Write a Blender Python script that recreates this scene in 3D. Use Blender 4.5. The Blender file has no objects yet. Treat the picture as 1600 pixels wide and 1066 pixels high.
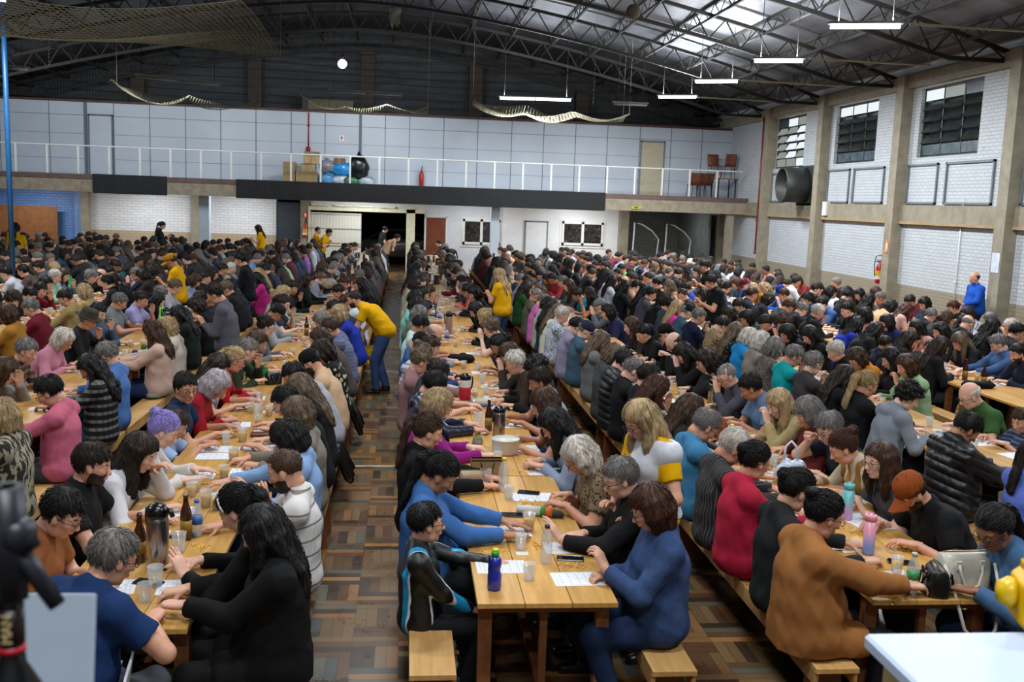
import bpy, math, random, zlib
import numpy as np
from mathutils import Matrix, Vector, Euler
random.seed(7); RNG = np.random.RandomState(7)
PI = math.pi
SC = bpy.context.scene
COL = SC.collection
# ---------------------------------------------------------------- camera
CYAW, CPIT, CROL, CF, CH = 0.10910315, 0.14033318, 0.0357723, 1550.0, 2.8
def _axes():
    cy, sy, cp, sp, cr, sr = math.cos(CYAW), math.sin(CYAW), math.cos(CPIT), math.sin(CPIT), math.cos(CROL), math.sin(CROL)
    F = np.array([sy*cp, cy*cp, -sp]); r = np.array([cy, -sy, 0.0]); u = np.cross(r, F)
    return cr*r+sr*u, -sr*r+cr*u, F
AR, AU, AF = _axes()
CPOS = np.array([0.0, 0.0, CH])
def ray(x, y): return AF+AR*(x-800)/CF-AU*(y-533)/CF
def at(x, y, Z):
    d = ray(x, y); return CPOS+(Z-CH)/d[2]*d
def aty(x, y, Y):
    d = ray(x, y); return CPOS+Y/d[1]*d
cam = bpy.data.cameras.new('camera'); camo = bpy.data.objects.new('camera', cam); COL.objects.link(camo)
cam.sensor_width = 36.0; cam.lens = 36.0*CF/1600; cam.clip_start = 0.05; cam.clip_end = 300
m = Matrix(((AR[0], AU[0], -AF[0], 0), (AR[1], AU[1], -AF[1], 0), (AR[2], AU[2], -AF[2], CH), (0, 0, 0, 1)))
camo.matrix_world = m
cam.dof.use_dof = True; cam.dof.focus_distance = 8.5; cam.dof.aperture_fstop = 6.5
SC.camera = camo
# ---------------------------------------------------------------- world and view
w = bpy.data.worlds.new('world'); SC.world = w; w.use_nodes = True
w.node_tree.nodes['Background'].inputs[0].default_value = (0.010, 0.013, 0.02, 1)
w.node_tree.nodes['Background'].inputs[1].default_value = 1.0
SC.view_settings.view_transform = 'Standard'; SC.view_settings.look = 'None'
SC.view_settings.gamma = 1.0; SC.view_settings.use_curve_mapping = False
SC.view_settings.exposure = 0.0
cy = SC.cycles
cy.use_denoising = True
cy.max_bounces = 5; cy.diffuse_bounces = 3; cy.glossy_bounces = 2; cy.transmission_bounces = 4; cy.transparent_max_bounces = 6
cy.caustics_reflective = False; cy.caustics_refractive = False; cy.sample_clamp_indirect = 4.0
try: cy.use_light_tree = True
except Exception: pass
LAMP_W = 165.0          # watts per metre of lit twin tube
UP = .62                 # share of it thrown upwards
# ---------------------------------------------------------------- helpers
def lin(h):
    if isinstance(h, str):
        h = [int(h[i:i+2], 16)/255 for i in (0, 2, 4)]
    return tuple((c/12.92 if c <= .04045 else ((c+.055)/1.055)**2.4) for c in h)+(1.0,)
class NT:
    def __init__(s, name):
        s.m = bpy.data.materials.new(name); s.m.use_nodes = True; s.t = s.m.node_tree
        s.b = s.t.nodes['Principled BSDF']; s.o = s.t.nodes['Material Output']
    def n(s, ty, **k):
        x = s.t.nodes.new(ty)
        for a, v in k.items(): setattr(x, a, v)
        return x
    def l(s, a, b): s.t.links.new(a, b)
    def inp(s, node, i, v):
        if hasattr(v, 'is_linked') or hasattr(v, 'links'): s.l(v, node.inputs[i])
        else: node.inputs[i].default_value = v
    def math(s, op, a, b=0.0, c=0.0):
        x = s.n('ShaderNodeMath', operation=op); s.inp(x, 0, a); s.inp(x, 1, b)
        if len(x.inputs) > 2: s.inp(x, 2, c)
        return x.outputs[0]
    def coord(s, kind='Object'): return s.n('ShaderNodeTexCoord').outputs[kind]
    def mapping(s, v, scale=(1, 1, 1), rot=(0, 0, 0), loc=(0, 0, 0)):
        x = s.n('ShaderNodeMapping'); s.l(v, x.inputs[0]); x.inputs['Scale'].default_value = scale
        x.inputs['Rotation'].default_value = rot; x.inputs['Location'].default_value = loc
        return x.outputs[0]
    def noise(s, v, scale, detail=3.0, rough=.55, out='Fac'):
        x = s.n('ShaderNodeTexNoise'); s.l(v, x.inputs['Vector']); x.inputs['Scale'].default_value = scale
        x.inputs['Detail'].default_value = detail; x.inputs['Roughness'].default_value = rough
        return x.outputs[out]
    def ramp(s, f, stops, interp='LINEAR'):
        x = s.n('ShaderNodeValToRGB'); s.l(f, x.inputs[0]); x.color_ramp.interpolation = interp
        e = x.color_ramp.elements
        while len(e) < len(stops): e.new(0.5)
        for i, (p, c) in enumerate(stops):
            e[i].position = p; e[i].color = c if len(c) == 4 else tuple(c)+(1,)
        return x.outputs[0]
    def mix(s, f, a, b, mode='MIX'):
        x = s.n('ShaderNodeMix', data_type='RGBA', blend_type=mode)
        s.inp(x, 0, f); s.inp(x, 6, a); s.inp(x, 7, b); return x.outputs[2]
    def bump(s, h, strength=.3, dist=.01):
        x = s.n('ShaderNodeBump'); s.inp(x, 'Height', h); x.inputs['Strength'].default_value = strength
        x.inputs['Distance'].default_value = dist; s.l(x.outputs[0], s.b.inputs['Normal']); return x
    def col(s, v): s.inp(s.b, 'Base Color', v)
    def set(s, rough=.5, metal=0.0, **k):
        s.b.inputs['Roughness'].default_value = rough; s.b.inputs['Metallic'].default_value = metal
        for a, v in k.items(): s.b.inputs[a.replace('_', ' ')].default_value = v
MATS = {}
def flat(hexc, rough=.5, metal=0.0, nz=0.06, scale=9.0, name=None, **k):
    key = (str(hexc), rough, metal, nz, tuple(k.items()))
    if key in MATS: return MATS[key]
    t = NT(name or 'paint_'+str(hexc)); c = lin(hexc)
    v = t.coord(); f = t.noise(v, scale, 4)
    t.col(t.ramp(f, [(.3, tuple(x*(1-nz*2) for x in c[:3])), (.7, tuple(min(1, x*(1+nz*2)) for x in c[:3]))]))
    t.set(rough, metal, **k); MATS[key] = t.m
    return t.m
def emis(hexc, s, name='lamp_glow'):
    t = NT(name); t.col((0.02, 0.02, 0.02, 1)); t.b.inputs['Emission Color'].default_value = lin(hexc); t.b.inputs['Emission Strength'].default_value = s
    return t.m
class MB:
    def __init__(s): s.v = []; s.f = []; s.mi = []; s.cur = 0; s.sm = []; s.smooth = False
    def add(s, vs, fs):
        o = len(s.v); s.v += [tuple(map(float, p)) for p in vs]
        for f in fs: s.f.append(tuple(o+i for i in f)); s.mi.append(s.cur); s.sm.append(s.smooth)
        return s
    def box(s, a, b, M=None):
        x0, y0, z0 = a; x1, y1, z1 = b
        vs = [(x0, y0, z0), (x1, y0, z0), (x1, y1, z0), (x0, y1, z0), (x0, y0, z1), (x1, y0, z1), (x1, y1, z1), (x0, y1, z1)]
        if M is not None: vs = [tuple(M @ Vector(p)) for p in vs]
        return s.add(vs, [(0, 3, 2, 1), (4, 5, 6, 7), (0, 1, 5, 4), (1, 2, 6, 5), (2, 3, 7, 6), (3, 0, 4, 7)])
    def rbox(s, a, b, r=.01, M=None, n=3):
        # box with rounded vertical edges and softened rims
        x0, y0, z0 = a; x1, y1, z1 = b; ring = []
        for cx, cy_, a0 in ((x1-r, y1-r, 0), (x0+r, y1-r, PI/2), (x0+r, y0+r, PI), (x1-r, y0+r, 1.5*PI)):
            for i in range(n+1):
                t = a0+PI/2*i/n; ring.append((cx, cy_, math.cos(t), math.sin(t)))
        k = len(ring); vs = []
        e = r*.6
        for (z, q) in ((z0, r-e), (z0+e, r), (z1-e, r), (z1, r-e)):
            for cx, cy_, c, d in ring: vs.append((cx+c*q, cy_+d*q, z))
        fs = []
        for L in range(3):
            for i in range(k): j = (i+1) % k; fs.append((L*k+i, L*k+j, L*k+k+j, L*k+k+i))
        fs.append(tuple(range(k-1, -1, -1))); fs.append(tuple(3*k+i for i in range(k)))
        if M is not None: vs = [tuple(M @ Vector(p)) for p in vs]
        return s.add(vs, fs)
    def tube(s, p, q, r, r2=None, n=8, cap=True):
        p = Vector(p); q = Vector(q); r2 = r if r2 is None else r2; d = (q-p)
        if d.length < 1e-6: return s
        d.normalize(); a = d.orthogonal().normalized(); b = d.cross(a)
        vs = []
        for c, rr in ((p, r), (q, r2)):
            for i in range(n):
                t = 2*PI*i/n; vs.append(tuple(c+a*(math.cos(t)*rr)+b*(math.sin(t)*rr)))
        fs = [(i, (i+1) % n, n+(i+1) % n, n+i) for i in range(n)]
        if cap: fs += [tuple(range(n-1, -1, -1)), tuple(range(n, 2*n))]
        return s.add(vs, fs)
    def path(s, pts, r, n=6, rs=None):
        pts = [Vector(p) for p in pts]; N = len(pts); vs = []; up = None
        for i, p in enumerate(pts):
            d = (pts[min(i+1, N-1)]-pts[max(i-1, 0)]).normalized()
            if up is None: up = d.orthogonal().normalized()
            up = (up-d*up.dot(d)).normalized(); b = d.cross(up); rr = rs[i] if rs else r
            for k in range(n):
                t = 2*PI*k/n; vs.append(tuple(p+up*(math.cos(t)*rr)+b*(math.sin(t)*rr)))
        fs = []
        for i in range(N-1):
            for k in range(n): fs.append((i*n+k, i*n+(k+1) % n, (i+1)*n+(k+1) % n, (i+1)*n+k))
        fs += [tuple(range(n-1, -1, -1)), tuple((N-1)*n+k for k in range(n))]
        return s.add(vs, fs)
    def lathe(s, prof, c=(0, 0, 0), n=16, M=None, sx=1.0, sy=1.0):
        vs = []; fs = []
        for r, z in prof:
            for i in range(n):
                t = 2*PI*i/n; vs.append((c[0]+math.cos(t)*r*sx, c[1]+math.sin(t)*r*sy, c[2]+z))
        for L in range(len(prof)-1):
            for i in range(n): j = (i+1) % n; fs.append((L*n+i, L*n+j, L*n+n+j, L*n+n+i))
        fs.append(tuple(range(n-1, -1, -1))); fs.append(tuple((len(prof)-1)*n+i for i in range(n)))
        if M is not None: vs = [tuple(M @ Vector(p)) for p in vs]
        return s.add(vs, fs)
    def sphere(s, c, r, n=10, m_=7, sc=(1, 1, 1), M=None):
        prof = [(math.sin(PI*i/m_)*r if 0 < i < m_ else 1e-4, -math.cos(PI*i/m_)*r) for i in range(m_+1)]
        v0 = len(s.v); s.lathe(prof, (0, 0, 0), n)
        for i in range(v0, len(s.v)):
            x, y, z = s.v[i]; p = Vector((x*sc[0]+c[0], y*sc[1]+c[1], z*sc[2]+c[2]))
            s.v[i] = tuple(M @ p) if M is not None else tuple(p)
        return s
    def grid(s, fn, nu, nv):
        vs = [fn(i/nu, j/nv) for j in range(nv+1) for i in range(nu+1)]
        return s.add(vs, [(j*(nu+1)+i, j*(nu+1)+i+1, (j+1)*(nu+1)+i+1, (j+1)*(nu+1)+i) for j in range(nv) for i in range(nu)])
    def build(s, name, mats, parent=None, loc=(0, 0, 0), rot=(0, 0, 0), smooth=None, bevel=0, solid=0):
        me = bpy.data.meshes.new(name); me.from_pydata(s.v, [], s.f); me.update()
        if not isinstance(mats, (list, tuple)): mats = [mats]
        for q in mats: me.materials.append(q)
        me.polygons.foreach_set('material_index', s.mi)
        sm = s.sm if smooth is None else [smooth]*len(s.f)
        me.polygons.foreach_set('use_smooth', sm)
        o = bpy.data.objects.new(name, me); COL.objects.link(o); o.location = loc; o.rotation_euler = rot
        if parent is not None: o.parent = parent
        if solid:
            k = o.modifiers.new('thickness', 'SOLIDIFY'); k.thickness = solid; k.offset = 0
        if bevel:
            k = o.modifiers.new('bevel', 'BEVEL'); k.width = bevel; k.segments = 2; k.limit_method = 'ANGLE'
        return o
def empty(name, loc=(0, 0, 0), rz=0.0):
    o = bpy.data.objects.new(name, None); COL.objects.link(o); o.location = loc; o.rotation_euler = (0, 0, rz); o.empty_display_size = .1
    return o
def tag(o, label, cat, group=None, kind=None):
    o['label'] = label; o['category'] = cat
    if group: o['group'] = group
    if kind: o['kind'] = kind
    return o
def struct(o): o['kind'] = 'structure'; return o
def dup(o, parent=None, loc=None, rz=None):
    c = o.copy(); COL.objects.link(c); c.parent = parent
    if loc is not None: c.location = loc
    if rz is not None: c.rotation_euler = (0, 0, rz)
    for ch in list(o.children): dup(ch, c)
    return c
# ---------------------------------------------------------------- structure materials
def brick_mat(name, axis, c1, c2, mortar, low=None, lowz=1.09, dirt=.25, w=.27, h=.095, peel=False):
    t = NT(name); v = t.coord(); sep = t.n('ShaderNodeSeparateXYZ'); t.l(v, sep.inputs[0])
    cmb = t.n('ShaderNodeCombineXYZ'); t.l(sep.outputs[1 if axis == 'Y' else 0], cmb.inputs[0]); t.l(sep.outputs[2], cmb.inputs[1])
    b = t.n('ShaderNodeTexBrick'); t.l(cmb.outputs[0], b.inputs['Vector'])
    b.inputs['Scale'].default_value = 1.0; b.inputs['Brick Width'].default_value = w; b.inputs['Row Height'].default_value = h
    b.inputs['Mortar Size'].default_value = .009; b.inputs['Mortar Smooth'].default_value = .3
    b.inputs['Color1'].default_value = lin(c1); b.inputs['Color2'].default_value = lin(c2); b.inputs['Mortar'].default_value = lin(mortar)
    c = b.outputs[0]
    if low:
        g = t.math('LESS_THAN', sep.outputs[2], lowz); c = t.mix(g, c, t.mix(t.math('MULTIPLY', b.outputs[1], .5), lin(low), lin('6d6252')))
    n1 = t.noise(cmb.outputs[0], 1.1, 6, .65)
    c = t.mix(t.math('MULTIPLY', t.ramp(n1, [(.55, (0, 0, 0)), (.8, (1, 1, 1))]), dirt), c, lin('8a857c'))
    if peel:
        n2 = t.noise(cmb.outputs[0], 3.2, 8, .75)
        zz = t.math('MULTIPLY', t.math('GREATER_THAN', sep.outputs[2], 3.9), t.ramp(n2, [(.60, (0, 0, 0)), (.66, (1, 1, 1))]))
        c = t.mix(t.math('MULTIPLY', zz, .8), c, lin('8b6f5e'))
    t.col(c); t.set(.55); t.bump(t.math('MULTIPLY', b.outputs[1], -1.0), .5, .006)
    return t.m
M_brickR = brick_mat('white_painted_brick', 'Y', 'bcc1c6', 'b3b9bf', '989ea2', low='8f8674', peel=True, w=.22, h=.078)
M_brickB = brick_mat('white_painted_brick_back', 'X', 'cfcfcf', 'c6c6c8', 'a8a8ab', low='a8957b', lowz=1.22, h=.10, w=.3)
M_brickBlue = brick_mat('blue_painted_brick', 'X', '6285bd', '5a7cb4', '42608c', dirt=.1)
M_brickDark = brick_mat('shed_brick', 'X', '7a7c78', '6c6e6a', '545452', dirt=.3)
M_concrete = flat('8a8270', .7, 0, .10, 4, 'beige_painted_concrete')
M_ledge = flat('9c8460', .7, 0, .10, 6, 'yellowish_ledge_paint')
M_white = flat('c9ccd2', .5, 0, .03, 3, 'white_paint')
M_whiteS = flat('d3d3cf', .45, 0, .03, 3, 'white_gloss_paint')
M_dark = flat('15171a', .8, 0, .1, 8, 'black_cloth_banner')
M_brownedge = flat('5e4a45', .6, 0, .1, 5, 'brown_floor_edge')
M_steel = flat('1d1b17', .75, 0, .15, 5, 'dark_painted_steel')
M_frameG = flat('6d7478', .5, .2, .05, 5, 'grey_frame_metal')
def floor_mat():
    t = NT('parquet_floor'); v = t.coord(); sep = t.n('ShaderNodeSeparateXYZ'); t.l(v, sep.inputs[0])
    S = .29; NS = 4
    u = t.math('DIVIDE', sep.outputs[0], S); w_ = t.math('DIVIDE', sep.outputs[1], S)
    fu = t.math('FLOOR', u); fw = t.math('FLOOR', w_)
    # stagger every other column by half a block
    w2 = t.math('ADD', w_, t.math('MULTIPLY', t.math('MODULO', t.math('ABSOLUTE', fu), 2.0), .5)); fw = t.math('FLOOR', w2)
    par = t.math('MODULO', t.math('ABSOLUTE', t.math('ADD', fu, fw)), 2.0)
    fru = t.math('FRACT', u); frw = t.math('FRACT', w2)
    across = t.math('ADD', t.math('MULTIPLY', fru, par), t.math('MULTIPLY', frw, t.math('SUBTRACT', 1.0, par)))
    strip = t.math('FLOOR', t.math('MULTIPLY', across, NS))
    cb = t.n('ShaderNodeCombineXYZ'); t.l(fu, cb.inputs[0]); t.l(fw, cb.inputs[1]); t.l(strip, cb.inputs[2])
    wn = t.n('ShaderNodeTexWhiteNoise', noise_dimensions='3D'); t.l(cb.outputs[0], wn.inputs[0])
    c = t.ramp(wn.outputs[0], [(0, lin('33200f')), (.12, lin('5e4426')), (.30, lin('745634')), (.5, lin('5c3a22')), (.62, lin('7e6440')), (.76, lin('5c5c4c')), (.84, lin('94683a')), (.93, lin('3f4c4a')), (.97, lin('a8763c'))], 'CONSTANT')
    grn = t.noise(t.mapping(v, (3, 3, 3)), 6, 6, .7)
    c = t.mix(t.math('MULTIPLY', grn, .4), c, lin('3a2618'))
    wear = t.ramp(t.noise(v, .55, 4, .6), [(.42, (0, 0, 0)), (.66, (1, 1, 1))])
    c = t.mix(t.math('MULTIPLY', wear, .12), c, lin('7a7566'))
    # seams between the strips
    fs = t.math('FRACT', t.math('MULTIPLY', across, NS)); seam = t.math('LESS_THAN', fs, .07)
    seam = t.math('MAXIMUM', seam, t.math('MAXIMUM', t.math('LESS_THAN', fru, .012), t.math('LESS_THAN', frw, .012)))
    c = t.mix(t.math('MULTIPLY', seam, .6), c, lin('17100c'))
    t.col(c); t.set(.3)
    t.inp(t.b, 'Roughness', t.ramp(t.noise(v, 2.3, 5, .7), [(.3, (.2, .2, .2)), (.75, (.48, .48, .48))]))
    t.bump(t.math('MULTIPLY', seam, -1.0), .25, .003)
    return t.m
M_floor = floor_mat()
def roof_mat():
    t = NT('corrugated_zinc_roof'); v = t.coord(); sep = t.n('ShaderNodeSeparateXYZ'); t.l(v, sep.inputs[0])
    n = t.noise(t.mapping(v, (1, .35, 1)), .9, 5, .6)
    c = t.ramp(n, [(.3, lin('4c4d52')), (.7, lin('7c7d84'))])
    sheet = t.n('ShaderNodeTexBrick'); sheet.inputs['Scale'].default_value = 1.0; sheet.inputs['Brick Width'].default_value = 4.6; sheet.inputs['Row Height'].default_value = .95
    t.l(v, sheet.inputs[0]); sheet.inputs['Color1'].default_value = (.7, .7, .7, 1); sheet.inputs['Color2'].default_value = (1.2, 1.2, 1.2, 1); sheet.inputs['Mortar'].default_value = (.5, .5, .5, 1); sheet.inputs['Mortar Size'].default_value = .01
    t.col(t.mix(1.0, c, sheet.outputs[0], 'MULTIPLY')); t.set(.42, .5)
    wv = t.math('SINE', t.math('MULTIPLY', sep.outputs[1], 2*PI/.09)); t.bump(wv, .7, .012)
    return t.m
M_roof = roof_mat()
# ---------------------------------------------------------------- dimensions
XR, XL, YB, YM, YW, YG = 12.2, -14.8, 38.0, 35.0, 37.3, 39.3
XC = -1.3
def ztop(x): return 8.72-.0458*abs(x-XC)**1.55
def zroof(x): return ztop(x)+.30
# ---------------------------------------------------------------- shell
struct(MB().box((XL-.3, -3.2, -.15), (XR+.3, 46.5, 0)).build('floor', M_floor))
mb = MB(); mb.grid(lambda u, v: (XL-.2+(XR-XL+.4)*u, -3.2+(YG+3.4)*v, zroof(XL-.2+(XR-XL+.4)*u)), 60, 2)
struct(mb.build('ceiling', M_roof, smooth=True, solid=.03))
# right wall with openings
WIN = [(20.6, 23.2), (25.4, 27.95), (30.2, 32.7), (15.8, 18.4), (11.0, 13.6), (6.2, 8.8)]
ys = sorted({-3.2, YG+.2} | {a for p in WIN for a in p})
mb = MB()
for a, b in zip(ys[:-1], ys[1:]):
    if (a, b) in WIN:
        mb.box((XR, a, 0), (XR+.3, b, 4.17)); mb.box((XR, a, 5.8), (XR+.3, b, 6.52))
    else: mb.box((XR, a, 0), (XR+.3, b, 6.52))
struct(mb.build('wall_right', M_brickR))
mb = MB()
for yp in (37.5, 32.85, 28.45, 23.75, 19.05, 14.4, 9.75, 5.1, .5):
    mb.box((XR-.28, yp-.16, 0), (XR+.05, yp+.2, 6.15))
mb.box((XR-.09, -3.2, 2.64), (XR+.05, YG, 3.04)); mb.box((XR-.16, -3.2, 5.84), (XR+.05, YG, 6.15)); mb.box((XR-.04, -3.2, 6.15), (XR+.05, YG, 6.22))
mb.cur = 1; mb.box((XR-.12, -3.2, 2.58), (XR+.05, YG, 2.64))
struct(mb.build('trim_1', [M_concrete, M_ledge]))
mb = MB()      # rectangular frames under the windows
for a, b in ((31.5, 33.3-.6), (28.9-.1, 30.3), (26.75, 28.2), (24.72, 26.5), (22.1, 23.5), (19.85, 21.75), (17.4, 18.85), (15.2, 17.0)):
    for (p, q) in (((a, 3.07), (b, 3.11)), ((a, 3.97), (b, 4.02)), ((a, 3.07), (a+.05, 4.02)), ((b-.05, 3.07), (b, 4.02))):
        mb.box((XR-.045, p[0], p[1]), (XR, q[0], q[1]))
struct(mb.build('trim_2', M_frameG))
struct(MB().box((XL-.3, -3.2, 0), (XL, YG+.2, 6.5)).build('wall_left', flat('7f8790', .6, 0, .06, 2, 'grey_wall_paint')))
struct(MB().box((XL-.3, -3.4, 0), (XR+.3, -3.2, 9.8)).build('wall_front', flat('8b8f93', .6, 0, .06, 2, 'pale_wall_paint')))
M_gable = NT('dark_gable_cladding'); v_ = M_gable.coord(); M_gable.col(M_gable.ramp(M_gable.noise(M_gable.mapping(v_, (.4, 1, 3.5)), 1.4, 7, .7), [(.3, lin('26282b')), (.7, lin('474a4e'))])); M_gable.set(.8)
sp_ = M_gable.n('ShaderNodeSeparateXYZ'); M_gable.l(v_, sp_.inputs[0]); M_gable.bump(M_gable.math('SINE', M_gable.math('MULTIPLY', sp_.outputs[0], 60.0)), .4, .02)
mb = MB(); mb.grid(lambda u, v: (XL+(XR-XL)*u, YG+.1, 3.16+(zroof(XL+(XR-XL)*u)-3.16)*v), 40, 1)
struct(mb.build('wall_gable', M_gable.m, solid=.1))
mb = MB()
for x in (-10.04, -5.77, -1.58, 2.53, 6.7):
    X = x; mb.box((X-.25, YG-.3, 3.1), (X+.25, YG+.02, ztop(X)-.5))
struct(mb.build('trim_3', flat('3b3128', .8, 0, .1, 4, 'brown_gable_posts')))
# mezzanine slab, edge beam, upper wall
mb = MB(); mb.box((XL, YM+.15, 3.02), (XR, 42.2, 3.16)); mb.cur = 1; mb.box((XL, YM-.02, 3.02), (XR, YM+.15, 3.18)); mb.cur = 2; mb.box((XL, YM, 2.6), (XR, YM+.2, 3.02))
mb.box((XL, YM+.2, 3.0), (XR, YM+3.0, 3.02))
struct(mb.build('trim_4', [M_white, M_brownedge, flat('8d8270', .7, 0, .12, 5, 'stained_tan_beam')]))
JX = [-14.3, -12.63, -11.35, -10.43, -9.19, -7.95, -6.72, -5.48, -4.23, -3.02, -1.73, -.85, .03, 1.29, 2.54, 3.8, 5.0, 6.2, 7.41, 8.65, 9.85, 11.05]
M_panel = flat('b4bcc6', .45, 0, .03, .8, 'white_wall_panel'); M_joint = flat('5c646c', .6, 0, .03, 5, 'dark_joint')
mb = MB(); mb.box((XL, YW, 3.16), (XR, YW+.12, 5.72)); mb.cur = 1
for x in JX: mb.box((x-.012, YW-.008, 3.16), (x+.012, YW, 5.72))
mb.box((XL, YW-.008, 5.26), (XR, YW, 5.275)); mb.box((XL, YW-.008, 3.75), (XR, YW, 3.76)); mb.box((XL, YW-.008, 4.62), (XR, YW, 4.63))
for x in (-11.4, -1.75): mb.box((x-.05, YW-.02, 3.16), (x+.05, YW, 5.72))
mb.cur = 2; mb.box((XL, YW-.05, 5.72), (XR, YW+.15, 5.8))
struct(mb.build('wall_mezzanine', [M_panel, M_joint, flat('4a2f26', .6, 0, .1, 5, 'brown_top_rail')]))
# doors of the upper wall
def door(n, x0, x1, z0, z1, y, mat, frame, depth=.05):
    r = struct(empty('door_%d' % n, ((x0+x1)/2, y, z0)))
    MB().box((x0-(x0+x1)/2+.05, -.045, .01), (x1-(x0+x1)/2-.05, -.01, z1-z0-.06)).build('door_leaf', mat, r)
    q = MB(); W = (x1-x0)/2
    for a, b in (((-W, 0), (-W+.05, z1-z0)), ((W-.05, 0), (W, z1-z0)), ((-W, z1-z0-.05), (W, z1-z0))): q.box((a[0], -.06, a[1]), (b[0], 0, b[1]))
    q.build('door_frame', frame, r)
    h = MB(); h.smooth = True; h.sphere((W-.13, -.09, 1.0), .03); h.tube((W-.13, -.05, 1.0), (W-.13, -.09, 1.0), .012); h.build('door_handle', flat('8a8a8a', .3, .9), r)
    return r
door(1, 8.68, 9.62, 3.17, 5.22, YW, flat('b3a88f', .5, 0, .04), M_frameG)
door(2, -11.3, -10.45, 3.17, 5.32, YW, M_panel, M_joint)
# lower back wall
def seg(name, x0, x1, z0, z1, mat, y=YB, t=.2): return struct(MB().box((x0, y, z0), (x1, y+t, z1)).build(name, mat))
seg('wall_back_blue', XL, -11.72, 0, 3.02, M_brickBlue)
seg('wall_back_brick', -11.5, -4.84, 0, 3.02, M_brickB)
seg('wall_back_mid', .66, 3.62, 0, 3.02, M_white)
seg('wall_back_office', 3.62, 8.1, 0, 3.02, flat('d6d8d8', .5, 0, .03, 2, 'office_white'), y=YB-.25, t=.45)
seg('wall_back_gate', -3.6, -1.75, 2.32, 3.02, M_whiteS); seg('wall_back_top', -1.75, .66, 2.32, 3.02, M_whiteS)
mb = MB(); mb.box((-11.78, YB-.25, 0), (-11.5, YB+.1, 3.02)); mb.box((-7.92, YB-.12, 0), (-7.6, YB+.05, 3.02)); mb.box((-3.96, YB-.06, 0), (-3.58, YB+.1, 3.02)); mb.box((8.08, YB-.6, 0), (8.42, YB+.1, 3.02)); mb.box((11.5, YM+.1, 0), (11.75, YM+.35, 3.02)); mb.box((11.75, YM+.1, 0), (XR, YM+.35, .95))
struct(mb.build('trim_5', M_concrete))
struct(MB().box((-12.02, YB-.12, 0), (-11.78, YB+.1, 3.02)).build('trim_6', flat('6f8cb8', .5, 0, .04, 4, 'light_blue_pillar')))
mb = MB(); mb.box((-7.14, YM+.45, 0), (-6.8, YM+.8, 3.02)); mb.box((2.98, YM+.45, 0), (3.28, YM+.8, 3.02))
struct(mb.build('trim_7', flat('aab6c2', .4, 0, .03, 4, 'pale_grey_pillar')))
# shed room behind the goals
mb = MB(); mb.box((8.4, 42.0, 0), (XR, 42.2, 3.0)); struct(mb.build('wall_store_back', M_brickDark))
mb = MB(); mb.box((8.42, 38.1, 0), (8.5, 42, 3.0)); mb.box((11.62, 37.6, 0), (11.7, 42, 2.6)); struct(mb.build('wall_store_side', flat('7d8480', .6, 0, .08, 3, 'grey_store_plaster')))
door(3, -4.84, -3.95, 0, 2.45, YB, flat('2b343c', .5, .1, .05), flat('232a31', .5))
door(4, .68, 1.52, 0, 2.12, YB, flat('6b3417', .5, 0, .08, 3), M_whiteS)
door(5, 4.46, 5.36, 0, 2.08, YB-.25, flat('d2d4d6', .5, 0, .03), M_frameG)
# white sliding gate with rails, and its frame
r = struct(empty('door_6', (-2.64, YB, 0)))
t = NT('ribbed_white_gate'); sp_ = t.n('ShaderNodeSeparateXYZ'); t.l(t.coord(), sp_.inputs[0]); t.col(lin('c9c7bb')); t.set(.45); t.bump(t.math('SINE', t.math('MULTIPLY', sp_.outputs[0], 55.0)), .5, .01)
MB().box((-.96, -.08, 0), (.94, -.03, 2.12)).build('gate_leaf', t.m, r)
q = MB(); [q.box((-.96, -.10, z), (.94, -.08, z+.03)) for z in (1.52, .98, .88, 2.05)]; q.build('gate_rail', flat('8f8d84', .5), r)
q = MB(); q.box((-1.02, -.12, 2.2), (3.3, -.02, 2.34)); q.box((2.62, -.12, 0), (2.95, -.02, 2.4)); q.box((-1.02, -.12, 0), (-.95, -.02, 2.2))
for x in (-.6, .25, 1.05, 1.9): q.box((x-.3, -.14, 2.36), (x+.3, -.06, 2.44))
q.build('gate_frame', flat('d8d5b8', .4), r)
# windows: sliding office windows and right wall louvres
M_glassD = NT('dark_glass'); M_glassD.col(M_glassD.ramp(M_glassD.noise(M_glassD.coord(), 9, 6, .7), [(.35, lin('0c0d0e')), (.6, lin('3a3734')), (.8, lin('8a8680'))])); M_glassD.set(.12)
def slider(n, x0, x1, z0, z1, y):
    W = (x1-x0)/2; r = struct(empty('window_%d' % n, ((x0+x1)/2, y, z0))); q = MB(); H = z1-z0
    for a, b in (((-W, 0), (W, .09)), ((-W, H-.09), (W, H)), ((-W, 0), (-W+.08, H)), ((W-.08, 0), (W, H)), ((-.05, 0), (.05, H))): q.box((a[0], -.07, a[1]), (b[0], 0, b[1]))
    q.box((-W-.08, -.03, -.1), (W+.08, 0, H+.08)); q.build('window_frame', M_whiteS, r)
    MB().box((-W+.08, -.045, .09), (W-.08, -.035, H-.09)).build('pane', M_glassD.m, r)
slider(7, 2.12, 3.55, 1.1, 2.06, YB); slider(8, 5.9, 7.5, 1.2, 2.1, YB-.25)
M_pdark = flat('2b302e', .25, 0, .2, 6, 'dirty_louvre_glass'); M_pblue = flat('44525a', .25, 0, .2, 6, 'bluish_louvre_glass')
M_plit = emis('dfe8ec', 1.1, 'lit_frosted_pane'); M_pdim = emis('b8c0b8', .5, 'dim_lit_pane'); M_wfr = flat('3c403c', .5, .3, .1, 8, 'window_iron')
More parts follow.
